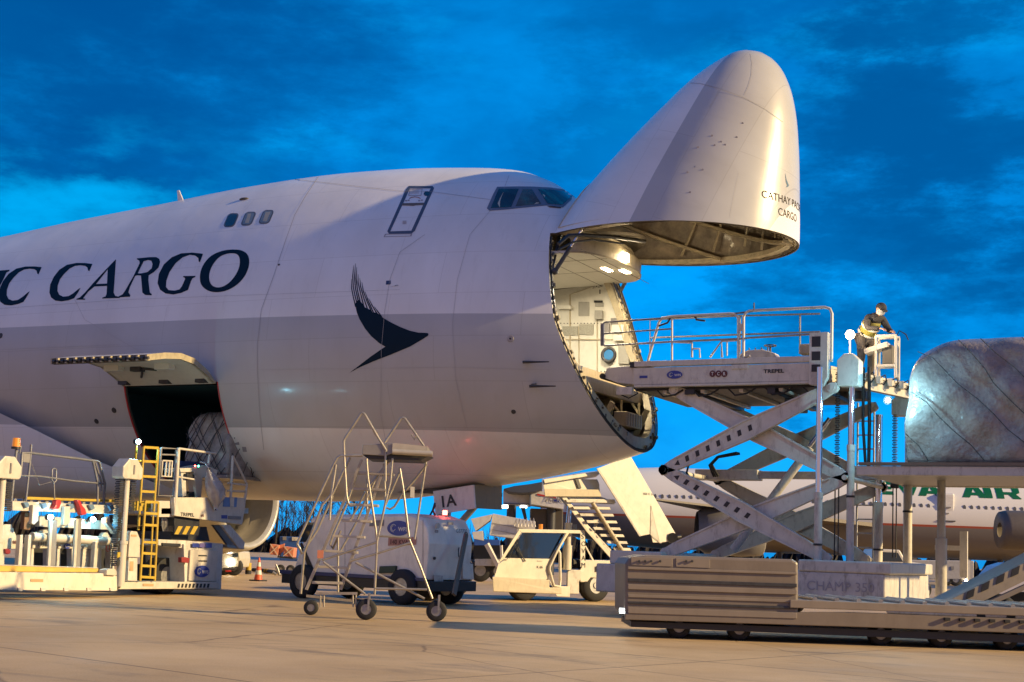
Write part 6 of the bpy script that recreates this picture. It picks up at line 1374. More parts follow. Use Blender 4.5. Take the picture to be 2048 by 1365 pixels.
for i, ch in enumerate(letters_): lettersD(TK, 'pillar_letter', ch, zF, (1149, 752+i*54), d0-.006, .115, blackp, bold=.0)
lettersD(TK, 'cab_number', 'K 66', zF, (810, 975), d0-.008, .065, blackp, bold=.01); lettersD(TK, 'maker_script', 'Sovam', zF, (810, 925), d0-.008, .04, greyp, shear=.3); lettersD(TK, 'emblem_dots', '000', zF, (560, 916), d0-.008, .04, greyp, bold=.03)
S('rear_deck', [(1180,912),(1545,918),(1500,1005),(1495,1098),(1310,1095),(1290,1050),(1220,1048),(1195,1080),(1140,1080),(1130,1000)], d0, 1.8, cr, .02); S('side_locker', [(1045,1000),(1070,985),(1145,988),(1160,1000),(1130,1080),(1130,1170),(1040,1168)], d0-.04, .6, gwhite, .015)
S('chassis_rail', [(600,1120),(1500,1100),(1500,1150),(600,1165)], d0+.3, 1.2, dsteel)
S('corner_brace', [(1176,810),(1182,800),(1250,925),(1240,935)], d0, .06, cr)
for px in (zF(715, 0)[0], zF(1250, 0)[0]):
    for dd in (.15, 1.6): wheelD(TK, px, d0+dd, .40, .26)
for (a, c_) in (((1262, 960), (1272, 1000)), ((1305, 975), (1330, 1000)), ((1352, 975), (1378, 985))): tubeD(TK, 'deck_hook', zF, [(a[0], c_[1]), a, (c_[0], a[1]), c_], d0-.03, .014, blackp, 5)
c_ = _sk(zF(840, 662), d0+.5); b = MB(); b.cyl(c_-UP*.06, c_+UP*.07, .05, n=12); b.build('beacon_lens', amber, TK, keep=True); c_ = _sk(zF(1100, 664), d0+.5); b = MB(); b.cyl(c_-UP*.06, c_+UP*.07, .04, n=12); b.build('beacon_lens', lpd, TK, keep=True)
# the stairs themselves
S('stair_side_panel', [(1275,215),(1520,120),(1875,735),(1860,765),(1745,780),(1690,780),(1675,715),(1600,730)], d0-.3, .05, mat('stair_white', (.74, .70, .60), .4, dirt=.15)); S('panel_edge', [(1262,218),(1280,212),(1605,728),(1590,735)], d0-.34, .1, gwhite)
S('lower_skirt', [(1676,500),(1684,500),(1684,735),(1760,782),(1745,785),(1672,720)], d0-.32, .02, gwhite, 0)
S('panel_far_side', [(960,420),(985,418),(1440,905),(1400,905)], d0+1.2, .05, gwhite)
for k in range(9):
    x0 = 1010+k*52; y0 = 470+k*52; S('stair_tread', [(x0+20, y0-16), (1395+k*26-60, y0-12), (1395+k*26-50, y0+8), (x0+30, y0+4)], d0-.2, .35, cr if k % 2 else gwhite, .004)
S('stringer', [(1000,440),(1035,438),(1230,690),(1410,900),(1375,905),(1190,700)], d0-.1, .08, cr); S('stringer', [(1240,600),(1280,600),(1250,720)], d0, .1, gwhite)
S('top_deck', [(855,308),(965,298),(1270,300),(1285,340),(1290,430),(1400,470),(1400,490),(1050,475),(965,432),(872,432)], d0+.05, .08, cr); S('top_deck_plate', [(862,300),(1275,238),(1285,262),(870,330)], d0-.1, 1.3, cr)
S('cross_rail', [(865,372),(1285,378),(1300,432),(872,430)], d0-.14, .1, mat('rail_tan', (.48, .42, .31), .5, dirt=.2)); S('cross_rail', [(1060,448),(1400,452),(1410,480),(1060,474)], d0-.14, .1, cr)
mesh_ = mat('pale_mesh', (.62, .57, .45), .5)
for (xa, ya, xb, yb) in ((1000, 322, 1280, 368), (1425, 862, 1605, 895), (1030, 500, 1200, 540)):
    b = MB()
    for k in range(int((xb-xa)/13)+1): b.tube(pd(zF, [(xa+k*13, ya), (xa+k*13, yb)], d0+.4), .008, 4)
    for k in range(int((yb-ya)/12)+1): b.tube(pd(zF, [(xa, ya+k*12), (xb, ya+k*12)], d0+.4), .008, 4)
    b.build('mesh_panel', mesh_, TK, keep=True)
for k in range(4): S('deck_strut', [(1085+k*3, 262), (1115+k*3, 262), (1150, 368), (1125, 370)], d0+.1*k, .04, dsteel) if k == 0 else None
b = MB(); q = pd(zF, [(1066, 432), (1048, 640)], d0+.3); b.cyl(q[0], q[1], .06, n=14); b.build('lift_rod', chrome, TK, keep=True); b = MB(); q = pd(zF, [(1050, 630), (1044, 800)], d0+.3); b.cyl(q[0], q[1], .09, n=14); b.cyl(q[1], q[1]-UP*.6, .12, n=14); b.build('lift_cylinder', cr, TK, keep=True)
b = MB(); q = pd(zF, [(1232, 478), (1505, 915)], d0-.25); b.cyl(q[0], q[1], .05, n=12)
for k in range(9): p = q[0].lerp(q[1], .08+k*.1); b.cyl(p, p+(q[1]-q[0]).normalized()*.02, .062, n=12)
b.build('telescopic_rail', mat('rail_tan', (.48, .42, .31)), TK, keep=True)
lettersD(TK, 'panel_number', '000 K 66', zF, (1618, 418), d0-.31, .06, blackp).rotation_euler = (0, 0, 0)
b = MB(); q = pd(zF, [(1838, 745), (1900, 735)], d0-.3); b.cyl(q[0]-fh*.1, q[0]+fh*.1, .13, n=18); b.cyl(q[0], q[1], .05, n=10); b.build('stair_wheel', blackp, TK, keep=True)

SK[:] = [0, 0]
# cones
def cone(px, dep, h, label):
    p = onD(px, 1100, dep); p.z = 0; r_ = empty('traffic_cone', p, 0, label, 'traffic cone', 'orange and white cones on the apron')
    b = MB(); b.box((0, 0, .02), (h*.55, h*.55, .04)); b.build('base', black, r_, bevel=.008)
    wh = mat('reflective_white', (.6, .58, .52), .4, dirt=.3); og = mat('cone_orange', (.60, .10, .04), .5, dirt=.3)
    f = lambda z: h*.19*(1-z)+h*.03*z
    for i, (z0, z1_, m) in enumerate(((.04, .28, og), (.28, .46, wh), (.46, .62, og), (.62, .80, wh), (.80, 1, og))): b = MB(); b.lathe((0, 0, 0), (0, 0, 1), [(z0*h, f(z0)), (z1_*h, f(z1_))], 24); b.build('band' if m is wh else 'body', m, r_)
    return r_
cone(519.5, 42.3, .70, 'orange and white traffic cone standing alone on open apron near the engine'); cone(964, 60, .72, 'thin orange cone half hidden between the power unit and the stair truck')
# ------------------------------------------------------------------ low transporter passing close in front
FT = empty('cargo_transporter', vv(*P2(4.3, 20.4)), 0, 'long low taupe cargo transporter with ribbed sides in front of the high loader', 'cargo transporter')
d1 = 20.0
def T(n_, pts, dep, th, m, bv=.01): return slabD(FT, n_, None, pts, dep, th, m, bv)
T('cab_body', [(1250,1128),(1258,1116),(1290,1110),(1585,1119),(1597,1125),(1597,1250),(1262,1238),(1250,1228)], d1, 1.9, taupe, .04)
for k, (y, hgt, dp, m) in enumerate(((1137, 5, .03, taupel), (1160, 7, .02, dsteel), (1172, 10, .03, taupel), (1192, 6, .02, taupel), (1206, 5, .025, dsteel), (1218, 12, .035, taupel))): T('side_rib', [(1256, y-3), (1594, y+8), (1594, y+8+hgt), (1256, y-3+hgt)], d1-dp, .05, m, .006)
T('locker_door', [(1262,1114),(1345,1117),(1345,1134),(1262,1131)], d1-.012, .03, taupel, .004); T('locker_door', [(1352,1117),(1420,1119),(1420,1137),(1352,1134)], d1-.012, .03, taupel, .004)
for px in (1278, 1290, 1302, 1320, 1372, 1384): b = MB(); q = onD(px, 1123, d1-.02); b.cyl(q, q-fh*.02, .018, n=8); b.build('door_stud', dsteel, FT, keep=True)
T('flatbed_deck', [(1580,1200),(2400,1229),(2400,1245),(1580,1216)], d1-.05, 2.4, taupel, .01); T('flatbed_beam', [(1250,1240),(1700,1254),(2400,1280),(2400,1251),(1700,1225),(1250,1226)], d1-.02, .1, taupe, .01); T('flatbed_beam', [(1250,1240),(2400,1280),(2400,1251),(1250,1226)], d1+2.1, .1, taupe, .01)
for k in range(17):
    px = 1890+k*30; y = 1229+(px-1700)*.036; T('rubber_block', [(px, y), (px+11, y+.4), (px+11, y+6.4), (px, y+6)], d1-.08, .06, black, .003)
b = MB()
for k in range(16): q = onD(1630+k*44, 1198+(30+k*44)*.036, d1+.1); b.cyl(q, q+fh*2.0, .035, n=8)
b.build('deck_rollers', steel, FT, keep=True)
b = MB(); q0, q1 = onD(1262, 1243, d1+.1), onD(2390, 1283, d1+.1); b.prism([q0, q1, q1-UP*.12, q0-UP*.08], fh*1.7); b.build('underframe', blackp, FT, keep=True)
for px in (1360, 1480, 1760, 1880, 2010): wheelD(FT, px, d1+.35, .17, .2); wheelD(FT, px, d1+1.7, .17, .2)
b = MB(); q = onD(1246, 1222, d1+.15); b.cyl(q-rh*.05, q+rh*.05, .035, n=14); b.build('tail_light', mat('white_lamp', (1, 1, .95), emit=(.9, 1, .95), estr=6), FT, keep=True)

# hazard striped conveyor arm at the right edge
CV = empty('loading_ramp', vv(*P2(7.8, 22.8)), 0, 'inclined loading ramp with black and tan hazard stripes at the right edge', 'loading ramp')
def Cv(n_, pts, dep, th, m, bv=.008): return slabD(CV, n_, None, pts, dep, th, m, bv)
Cv('ramp_side', [(1888,1206),(2400,950),(2400,990),(1940,1216)], 22.8, .12, mat('ramp_brown', (.30, .25, .19), .5, dirt=.3)); Cv('ramp_side', [(1888,1206),(2400,950),(2400,990),(1940,1216)], 24.0, .12, mat('ramp_brown', (.3, .25, .19)))
Cv('ramp_deck', [(1895,1207),(2400,954),(2400,962),(1905,1211)], 22.9, 1.1, steel)
for k in range(9):
    px = 1935+k*30; y = 1184-k*15; Cv('hazard_stripe', [(px, y), (px+15, y-7.5), (px+12, y+9), (px-3, y+16)], 22.785, .012, blackp, 0)
Cv('lower_rail', [(1955,1213),(2400,1010),(2400,1020),(1975,1215)], 22.8, .1, taupel); b = MB()
for px in (2060, 2300): q = onD(px, 1150, 23.0); b.beam(vv(q.x, q.y, .02), vv(q.x, q.y, q.z), .1, .1)
b.build('ramp_leg', dsteel, CV, keep=True)

# ------------------------------------------------------------------ parked airliner beyond
EV = empty('parked_airliner', vv(*P2(20, 104)), 0, 'parked white airliner with green EVA AIR lettering seen low behind the loader', 'airliner')
de = 104.0; RE = 3.1
def EP(px, py, dep=de): return onD(px, py, dep)
ax0 = P2(2.5, de+RE); ax1 = P2(75, de+RE); ze = 4.85
em = bpy.data.materials.new('airliner_white_and_grey'); em.use_nodes = True
def _em():
    t = em.node_tree; n = t.nodes; l = t.links; p = n['Principled BSDF']; co = n.new('ShaderNodeTexCoord'); s = n.new('ShaderNodeSeparateXYZ'); l.new(co.outputs['Object'], s.inputs[0])
    no = n.new('ShaderNodeTexNoise'); no.inputs['Scale'].default_value = .4; l.new(co.outputs['Object'], no.inputs['Vector'])
    r = n.new('ShaderNodeValToRGB'); r.color_ramp.interpolation = 'CONSTANT'; e = r.color_ramp.elements; e[0].color = (.16, .15, .15, 1); e[0].position = 0; e[1].position = .405; e[1].color = (.35, .07, .04, 1); x = e.new(.418); x.color = (.66, .65, .64, 1)
    m = n.new('ShaderNodeMath'); m.operation = 'DIVIDE'; l.new(s.outputs[2], m.inputs[0]); m.inputs[1].default_value = 10; l.new(m.outputs[0], r.inputs[0]); l.new(r.outputs[0], p.inputs['Base Color']); p.inputs['Roughness'].default_value = .3
_em()
b = MB(); b.lathe(vv(ax0.x, ax0.y, ze), rh, [(0, 1.9), (3, 2.5), (6, 2.9), (9, RE), (50, RE), (58, 2.9), (64, 2.0), (68, 1.0), (69.5, .1)], 64); b.build('fuselage', em, EV, keep=True)
wn = mat('cabin_window_grey', (.10, .11, .13), .2); n_w = 0
w0 = None
for k in range(56):
    px = 1296+k*14.4
    if 1870 < px < 1918: continue
    q = EP(px, 1104+(px-1024)*.0358-121, de); zz = q.z; dy = math.sqrt(max(0, RE*RE-(zz-ze)**2)); c_ = vv(q.x, q.y, zz) + fh*(RE-dy-.02) 
    if w0 is None:
        b = MB(); b.prism([rh*.115*math.cos(t)*1.0 + UP*.19*math.sin(t) for t in [2*math.pi*i/14 for i in range(14)]], fh*.06); w0 = b.build('cabin_window', wn, EV, keep=True); w0.location = c_; o = w0
    else:
        o = w0.copy(); col.objects.link(o); o.location = c_
gl_ = green
def eva_z(px, off): return EP(px, 1104+(px-1024)*.0358-off, de)
H_ = 1.03
LTS = {'E': [[(0,0),(1.9,0),(1.9,.25),(.62,.25),(.62,.39),(1.8,.39),(1.8,.61),(.62,.61),(.62,.75),(1.9,.75),(1.9,1),(0,1)]], 'V': [[(0,1),(.62,1),(.98,.38),(1.34,1),(1.96,1),(1.3,0),(.66,0)]], 'A': [[(0,0),(.62,0),(.72,.17),(1.3,.17),(1.4,0),(2.02,0),(1.36,1),(.66,1)], [(.85,.38),(1.17,.38),(1.01,.66)]], 'I': [[(0,0),(.62,0),(.62,1),(0,1)]], 'R': [[(0,0),(.6,0),(.6,.3),(1.0,.3),(1.3,0),(2.0,0),(1.6,.34),(1.9,.45),(1.95,.8),(1.75,1),(0,1)], [(.6,.5),(1.35,.5),(1.35,.78),(.6,.78)]]}
def bigletter(ch, px, name='green_letter'):
    o2 = eva_z(px, 142); polys = [[(x*100, y*100) for x, y in pl] for pl in LTS[ch]]
    bm = fillmesh(polys, 25)
    for v in bm.verts:
        x, y = v.co.x, v.co.y; z = o2.z + y*H_; dy = math.sqrt(max(0, RE*RE-(z-ze)**2)); v.co = vv(o2.x, o2.y, z) + rh*(x*.93) + fh*(RE-dy-.03)
    return obj_bm(name, bm, [gl_], EV)
for ch, px in (('E', 1743), ('V', 1797), ('A', 1840), ('A', 1928), ('I', 1974), ('R', 1998)): bigletter(ch, px)
slabD(EV, 'cabin_door', None, [(1876,986),(1910,987),(1910,1040),(1875,1039)], de-.02+.05, .6, mat('door_white', (.62, .61, .60), .35), .15); slabD(EV, 'door_sill', None, [(1874,1041),(1911,1042),(1911,1044),(1874,1043)], de-.04, .4, dsteel, 0); slabD(EV, 'door_window', None, [(1881,1007),(1886,1007),(1886,1018),(1881,1018)], de-.06, .3, mat('yellow_green_lamp', (.5, .55, .1), emit=(.7, .8, .2), estr=.8), 0)
for (yy, w_) in ((1014, 10), (1026, 6)): slabD(EV, 'door_placard', None, [(1892, yy), (1892+w_, yy), (1892+w_, yy+2.5), (1892, yy+2.5)], de-.06, .3, greyp, 0)
wg = mat('wing_underside_brown', (.15, .13, .11), .5)
r0, r1 = EP(1500, 1028, de+1), EP(1780, 1050, de+1); t0, t1 = EP(1262, 988, 88), EP(1300, 996, 89)
b = MB(); b.add([r0, r1, t1, t0, r0-UP*.55, r1-UP*.3, t1-UP*.1, t0-UP*.12], [(0, 1, 2, 3), (7, 6, 5, 4), (0, 3, 7, 4), (1, 5, 6, 2), (3, 2, 6, 7), (0, 4, 5, 1)]); b.build('near_wing', wg, EV, keep=True)
b = MB(); q = EP(1470, 1062, 95); b.lathe(q-rh*2.6, rh, [(0, 1.2), (.6, 1.6), (3, 1.75), (4.4, 1.62), (4.5, 1.5), (4.2, 1.4), (3.4, 1.3), (3.4, .1)], 40); b.build('engine_nacelle', mat('engine_grey', (.22, .21, .20), .4), EV, keep=True)
b = MB(); q = EP(2046, 1062, 96); b.lathe(q-rh*1.6, rh, [(0, .5), (0, 1.25), (.4, 1.35), (3, 1.4)], 32); b.build('engine_nacelle', mat('brown_engine', (.12, .10, .08), .5), EV, keep=True)
for px in (1560, 2000): q = EP(px, 1100, de+2.5); b = MB(); b.cyl(vv(q.x, q.y, .7), vv(q.x, q.y, 2.4), .2, n=10); b.cyl(vv(q.x, q.y, .65)-fh*.5, vv(q.x, q.y, .65)+fh*.5, .65, n=20); b.build('landing_gear', dsteel, EV, keep=True)
slabD(EV, 'tail_fin', None, [(1090, 940), (1120, 700), (1165, 700), (1190, 940)], de+3, .3, em, 0) if 0 else None

# ------------------------------------------------------------------ vehicles on the far apron
def simple_vehicle(name, label, cat, dep, body, glass, wheels, m, wr=.33, width=1.7, extra=(), group=None):
    px = sum(p[0] for p in body)/len(body); q = onD(px, 1100, dep+width/2); r_ = empty(name, vv(q.x, q.y, 0), 0, label, cat, group)
    slabD(r_, 'body', None, body, dep, width, m, .05)
    for g_ in glass: slabD(r_, 'side_window', None, g_, dep-.012, .03, glassd, 0)
    for w_ in wheels: wheelD(r_, w_, dep+.12, wr, .22); wheelD(r_, w_, dep+width-.12, wr, .22)
    for (nm, pts, dd, th, mm) in extra: slabD(r_, nm, None, pts, dep+dd, th, mm, 0)
    return r_
simple_vehicle('utility_van', 'small white van with grey bumper beside the rear loader post', 'van', 49.5, [(1745,1178),(1745,1130),(1752,1098),(1800,1100),(1812,1122),(1845,1128),(1856,1140),(1860,1180)], [[(1760,1104),(1796,1106),(1806,1124),(1760,1123)]], [1765, 1843], cr, .34, 1.7, [('grille', [(1847,1133),(1855,1136),(1856,1143),(1848,1141)], -.02, .05, dsteel), ('bumper', [(1848,1172),(1862,1174),(1862,1182),(1848,1181)], -.03, 1.75, blackp)])
simple_vehicle('hatchback_car', 'silver hatchback car parked behind the striped loading ramp', 'car', 49, [(1958,1190),(1960,1168),(1985,1158),(2006,1133),(2030,1126),(2075,1126),(2095,1150),(2098,1192)], [[(1992,1157),(2010,1137),(2030,1131),(2032,1156)], [(2036,1156),(2036,1131),(2070,1131),(2082,1154)]], [1980, 2080], mat('silver_lilac_paint', (.45, .44, .50), .3, coat=.5), .33, 1.75, [('headlight', [(1962,1170),(1975,1166),(1974,1174),(1962,1176)], -.02, .05, cream)])
simple_vehicle('tank_truck', 'pale grey service truck with twin rear wheels parked below the far airliner', 'truck', 88, [(1786,1158),(1786,1128),(1800,1120),(1948,1122),(1948,1160)], [], [1893, 1911], mat('tank_grey', (.40, .38, .37), .4), .42, 2.4, [('rear_ladder', [(1936,1120),(1939,1120),(1939,1168),(1936,1168)], -.05, .05, cream), ('marker_light', [(1930,1160),(1934,1160),(1934,1163),(1930,1163)], -.06, .05, lampy), ('marker_light', [(1880,1160),(1883,1160),(1883,1163),(1880,1163)], -.06, .05, lampy), ('warning_mark', [(1902,1133),(1908,1133),(1908,1140),(1902,1140)], -.04, .03, greyp)])
simple_vehicle('apron_truck', 'white apron truck facing the camera with one headlight lit under the engine', 'truck', 48, [(440,1140),(440,1106),(478,1103),(480,1118),(477,1136)], [[(465,1107),(476,1106),(477,1114),(465,1115)]], [449, 470], lpd, .3, 2.0, [('bumper', [(446,1136),(478,1134),(477,1141),(446,1142)], -.03, .1, dsteel), ('red_marker', [(451,1141),(462,1141),(462,1144),(451,1144)], -.05, .05, red)])
AT = [o for o in bpy.data.objects if o.name.startswith('apron_truck')][0]
b = MB(); q = onD(460.5, 1125, 47.95); b.cyl(q, q-fh*.04, .085, n=16); b.build('headlight', mat('headlight_lamp', (1, .95, .8), emit=(1, .93, .75), estr=25), AT, keep=True)
bd_ = onD(499, 1100, 50); bl_ = empty('bollard', vv(bd_.x, bd_.y, 0), 0, 'short yellow topped bollard on the apron between truck and cone', 'bollard'); b = MB(); b.cyl((0, 0, .02), (0, 0, .16), .11, n=12); b.build('foot', black, bl_); b = MB(); b.cyl((0, 0, .16), (0, 0, .42), .10, n=12); b.build('post', yellow, bl_)
# crates with crosses, on a dark dolly, and a blue container
for k, (pts, lab) in enumerate((([(862,755),(1005,778),(985,950),(838,930)], 'left of two tilted orange crates with a pale cross on its face'), ([(1095,795),(1262,820),(1245,985),(1080,960)], 'right of two tilted orange crates with a pale cross on its face'))):
    q = onD(*zG(*pts[3]), 53); r_ = empty('orange_crate', q, 0, lab, 'crate', 'orange crates by the trees')
    slabD(r_, 'crate_box', zG, pts, 53, .8, orange, .01)
    b = MB(); a = pd(zG, pts, 52.98); b.beam(a[0], a[2], .012, .03, tuple(fh)); b.build('cross_strip', mat('pale_strip', (.6, .5, .4)), r_, keep=True); b = MB(); b.beam(a[1]-fh*.012, a[3]-fh*.012, .012, .03, tuple(fh)); b.build('cross_strip', MATS['pale_strip'], r_, keep=True)
DL = empty('baggage_dolly', vv(*P2(-9.6, 53.4)), 0, 'dark flat dolly carrying the two orange crates', 'dolly'); slabD(DL, 'deck', zG, [(980,962),(1245,990),(1240,1012),(975,985)], 52.9, 1.1, blackp); slabD(DL, 'upright_board', zG, [(1005,775),(1105,745),(1080,880),(985,970)], 53.2, .06, orange)
for px in (563, 583): wheelD(DL, px, 53.1, .17, .1); wheelD(DL, px, 53.8, .17, .1)
BC = empty('blue_container', vv(*P2(-9.6, 59)), 0, 'blue cargo container standing behind the orange crates', 'container'); slabD(BC, 'container_body', zG, [(1018,622),(1335,632),(1330,1040),(1015,1030)], 58.5, 1.6, bluep, .03); slabD(BC, 'label_panel', zG, [(1070,628),(1130,630),(1130,690),(1070,688)], 58.46, .03, greyp, 0); slabD(BC, 'label_panel', zG, [(1228,635),(1330,640),(1328,700),(1228,695)], 58.46, .03, gwhite, 0)
BR_ = empty('blue_container', vv(*P2(-3.2, 62)), 0, 'blue cargo container half hidden behind the power unit and conveyor', 'container'); slabD(BR_, 'container_body', None, [(948,1078),(1000,1080),(1000,1108),(948,1106)], 62, 1.6, bluep, .03)
HS = empty('hose_coupling', vv(*P2(-8.4, 49)), 0, 'metal hose coupling with yellow rings lying on the apron right of the cone', 'hose'); b = MB(); b.tube([onZ(*zG(560, 1195), .08), onZ(*zG(740, 1205), .08), onZ(*zG(880, 1225), .08), onZ(*zG(940, 1240), .08)], .07, 8); b.build('dark_hose', black, HS, keep=True)
b = MB(); q = onZ(*zG(775, 1212), .08); b.cyl(q-rh*.06, q+rh*.06, .085, n=12); q = onZ(*zG(812, 1216), .08); b.cyl(q-rh*.04, q+rh*.04, .085, n=12); b.build('yellow_ring', yellow, HS, keep=True)
b = MB(); b.tube([onD(*zG(955, 1105), 48), onD(*zG(990, 1190), 48), onD(*zG(1015, 1275), 48)], .035, 8); b.tube([onD(*zG(950, 1150), 48), onD(*zG(1000, 1280), 48), onD(*zG(1150, 1280), 48)], .03, 8); b.tube([onD(*zG(900, 1235), 48), onD(*zG(960, 1275), 48)], .05, 8); b.build('coupling_frame', steel, HS, keep=True)

# white belt conveyor vehicle and boarding bridge beyond
BL_ = empty('catering_truck', vv(*P2(-.2, 52)), 0, 'boxy white high lift truck with lattice braces tilted behind the stair truck cab', 'truck')
slabD(BL_, 'lift_box', zF, [(475,560),(800,620),(790,770),(452,722)], 52, 2.2, mat('box_white', (.60, .58, .55), .4, dirt=.2)); slabD(BL_, 'lift_box', zF, [(310,600),(470,565),(455,610),(345,690)], 51.6, 2.2, MATS['box_white']); slabD(BL_, 'lift_box', zF, [(320,700),(400,690),(405,765),(330,750)], 51.6, 2.0, MATS['box_white'])
for yy in (640, 690): slabD(BL_, 'panel_line', zF, [(470, yy-10), (790, yy+50), (790, yy+53), (470, yy-7)], 51.98, .01, greyp, 0)
b = MB()
for k in range(6): q = pd(zF, [(640+k*26, 655), (655+k*26, 595), (668+k*26, 660)], 51.8); b.tube(q, .03, 5)
b.build('lattice_brace', white, BL_, keep=True); b = MB(); q = pd(zF, [(430,790),(520,960)], 51.5); b.beam(q[0], q[1], .15, .15); q = pd(zF, [(540,800),(545,900)], 51.5); b.beam(q[0], q[1], .08, .08); b.build('lift_leg', cream, BL_, keep=True)
slabD(BL_, 'chassis', zF, [(340,905),(560,905),(560,960),(340,955)], 51.6, 2.2, lpd); slabD(BL_, 'under_chassis', zF, [(330,800),(640,800),(640,905),(330,905)], 52.5, 1.2, blackp)
for px in (962, 1000): wheelD(BL_, px, 52, .42, .3)
BB = empty('boarding_bridge', vv(*P2(1, 72)), 0, 'white boarding bridge with red stripe and AERO lettering behind the stairs', 'boarding bridge')
slabD(BB, 'tunnel_section', zF, [(555,385),(765,400),(765,495),(555,488)], 72, 3, mat('bridge_white', (.62, .62, .63), .4, dirt=.15)); slabD(BB, 'tunnel_section', zF, [(765,388),(860,392),(1012,450),(1012,525),(765,488)], 71.6, 3, MATS['bridge_white']); slabD(BB, 'tunnel_joint', zF, [(755,395),(768,395),(768,495),(755,495)], 71.5, 3, mat('slate_blue', (.14, .17, .26)))
slabD(BB, 'red_stripe', zF, [(812,408),(955,435),(960,445),(815,422)], 71.57, .02, red, 0); slabD(BB, 'blue_patch', zF, [(935,455),(965,448),(980,475),(945,472)], 71.57, .02, blue, 0); lettersD(BB, 'lettering', 'AERO', zF, (872, 473), 71.55, .34, greyp); slabD(BB, 'blue_sill', zF, [(555,478),(765,486),(765,496),(555,488)], 71.9, .08, mat('slate_blue', (.14, .17, .26)), 0)
slabD(BB, 'canopy', zF, [(555,372),(640,350),(760,335),(855,318),(855,375),(800,398),(700,408),(600,400)], 70, 2.5, mat('dark_slate', (.05, .06, .08), .5), .05)
slabD(BB, 'support_block', zF, [(760,520),(1010,530),(1005,740),(790,680),(760,620)], 73, 1.5, mat('dark_support', (.07, .06, .05), .6), .05); slabD(BB, 'support_column', zF, [(690,515),(720,515),(745,640),(725,640)], 72.5, .4, dsteel)
b = MB(); q = onD(1012, 1014, 73); c2_ = onD(1047, 1014, 73); b.box(q, (.4, .2, .16)); b.box(c2_, (.3, .2, .12)); b.build('bridge_lights', mat('far_lamp', (1, .95, .85), emit=(1, .93, .8), estr=4), BB, keep=True)
for px in (1020, 1100): q = onD(px, 1100, 73); b = MB(); b.cyl(vv(q.x, q.y, 0), vv(q.x, q.y, 4), .25, n=12); b.build('bridge_leg', dsteel, BB, keep=True)

# ------------------------------------------------------------------ winter trees and the dark scrub under them
bark = mat('bark_dark', (.022, .017, .016), .9, var=.4)
def bare_tree(seed, h):
    random.seed(seed); r_ = empty('bare_tree', (0, 0, 0)); tb_ = MB(); cb = MB()
    trunk = [vv(0, 0, 0), vv(.1*random.uniform(-1, 1), 0, h*.25), vv(.2*random.uniform(-1, 1), .1, h*.5), vv(.3*random.uniform(-1, 1), 0, h*.8), vv(0, 0, h)]
    tb_.tube(trunk, [h*.018, h*.015, h*.011, h*.006, h*.002], 6)
    def br(p, d, L_, r0, lv):
        pts = [p]; q = p; dd = d
        for i in range(3): dd = (dd+Vector((random.uniform(-.25, .25), random.uniform(-.25, .25), random.uniform(.0, .22)))).normalized(); q = q+dd*L_/3; pts.append(q)
        cb.tube(pts, [r0, r0*.7, r0*.45, r0*.2], 3)
        if lv:
            for k in range(5): t = random.choice(pts[1:]); a = random.uniform(0, 6.28); br(t, (dd+Vector((math.cos(a), math.sin(a), .3))*.8).normalized(), L_*.55, r0*.5, lv-1)
    for k in range(15):
        t = random.uniform(.18, .95); i = min(3, int(t*4)); p = trunk[i].lerp(trunk[i+1], t*4-i); a = random.uniform(0, 6.28)
        br(p, Vector((math.cos(a), math.sin(a), random.uniform(.6, 1.4))).normalized(), h*.34*(1.15-t), h*.006, 2)
    tb_.build('trunk', bark, r_); cb.build('crown', bark, r_); return r_
protos = [bare_tree(31, 9), bare_tree(47, 8), bare_tree(59, 10)]
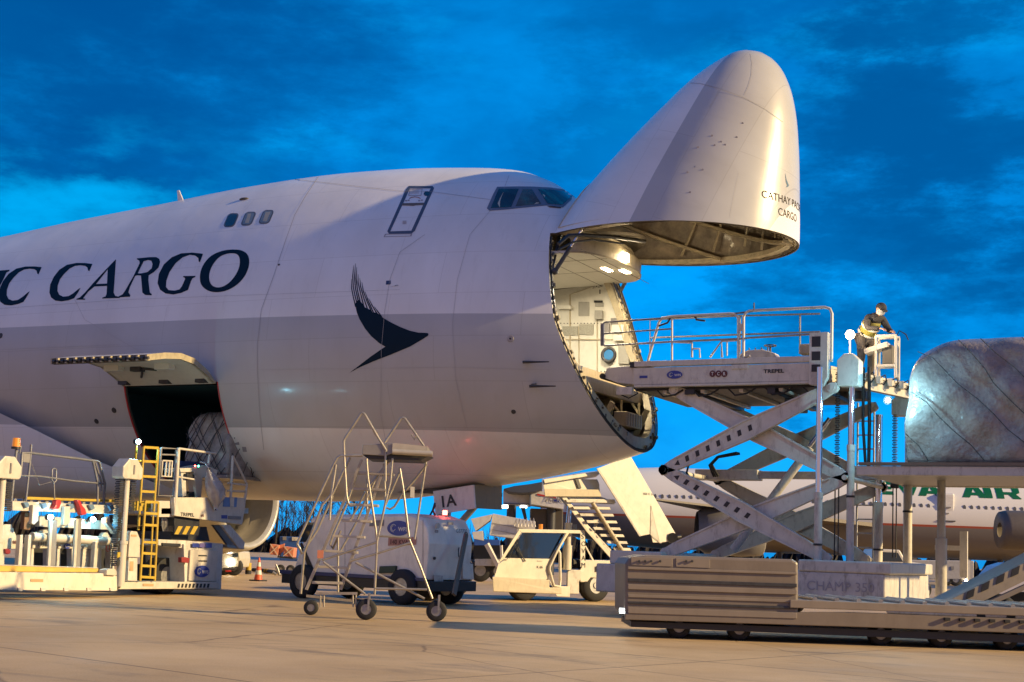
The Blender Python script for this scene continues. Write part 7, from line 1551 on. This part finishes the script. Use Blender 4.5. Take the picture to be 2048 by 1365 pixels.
spots = [(470, 165, 1), (500, 172, .9), (528, 168, 1.05), (549, 160, 1.1), (566, 175, .8), (585, 170, .72), (604, 165, .75), (622, 160, 1.0), (640, 172, 1.1), (657, 166, 1.0), (680, 162, .9), (702, 170, 1), (560, 190, .9), (612, 188, .9), (650, 190, 1)]
desc = ['bare winter tree, number {} counted from the left along the dark treeline']
ordw = ['first', 'second', 'third', 'fourth', 'fifth', 'sixth', 'seventh', 'eighth', 'ninth', 'tenth', 'eleventh', 'twelfth', 'thirteenth', 'fourteenth', 'fifteenth']
order = sorted(range(len(spots)), key=lambda i: spots[i][0])
for rank, i in enumerate(order):
    px, dp, sc = spots[i]; o = protos[rank] if rank < 3 else copy_tree(protos[rank % 3])
    p = onD(px, 1100, dp); o.location = (p.x, p.y, 0); o.scale = (sc, sc, sc); o.rotation_euler = (0, 0, rank*1.3)
    tag(o, 'bare leafless tree, %s from the left of the row beyond the engine' % ordw[rank], 'tree', 'bare trees on the skyline')
bm = bmesh.new(); random.seed(8); cols = []
for i in range(560):
    px = -300+i*4.8; h_ = 2.6+.8*math.sin(i*.21)+.7*math.sin(i*.57+1)+random.uniform(-.5, .6); q = onD(px, 1100, 168+random.uniform(-1, 1)); q2 = onD(px, 1100, 176)
    cols.append([bm.verts.new((q.x, q.y, 0)), bm.verts.new((q.x+random.uniform(-.3, .3), q.y+.4, h_*.6)), bm.verts.new((q.x, q.y+1.5, h_)), bm.verts.new((q2.x, q2.y, h_*.8)), bm.verts.new((q2.x, q2.y, 0))])
for a, c_ in zip(cols, cols[1:]):
    for k in range(4): bm.faces.new((a[k], c_[k], c_[k+1], a[k+1]))
tag(obj_bm('scrub_thicket', bm, [mat('scrub_dark', (.022, .018, .018), .95, var=.5, scale=1.5)], None, smooth=False, keep=False), kind='stuff')
# twigs over the thicket edge
b = MB(); random.seed(14)
for i in range(1500):
    px = random.uniform(-100, 1400); q = onD(px, 1100, random.uniform(164, 172)); z0 = random.uniform(1.2, 3.2); b.tube([vv(q.x, q.y, z0), vv(q.x+random.uniform(-.5, .5), q.y, z0+random.uniform(.8, 2.2))], [.03, .008], 3)
tag(b.build('scrub_twigs', bark), kind='stuff')
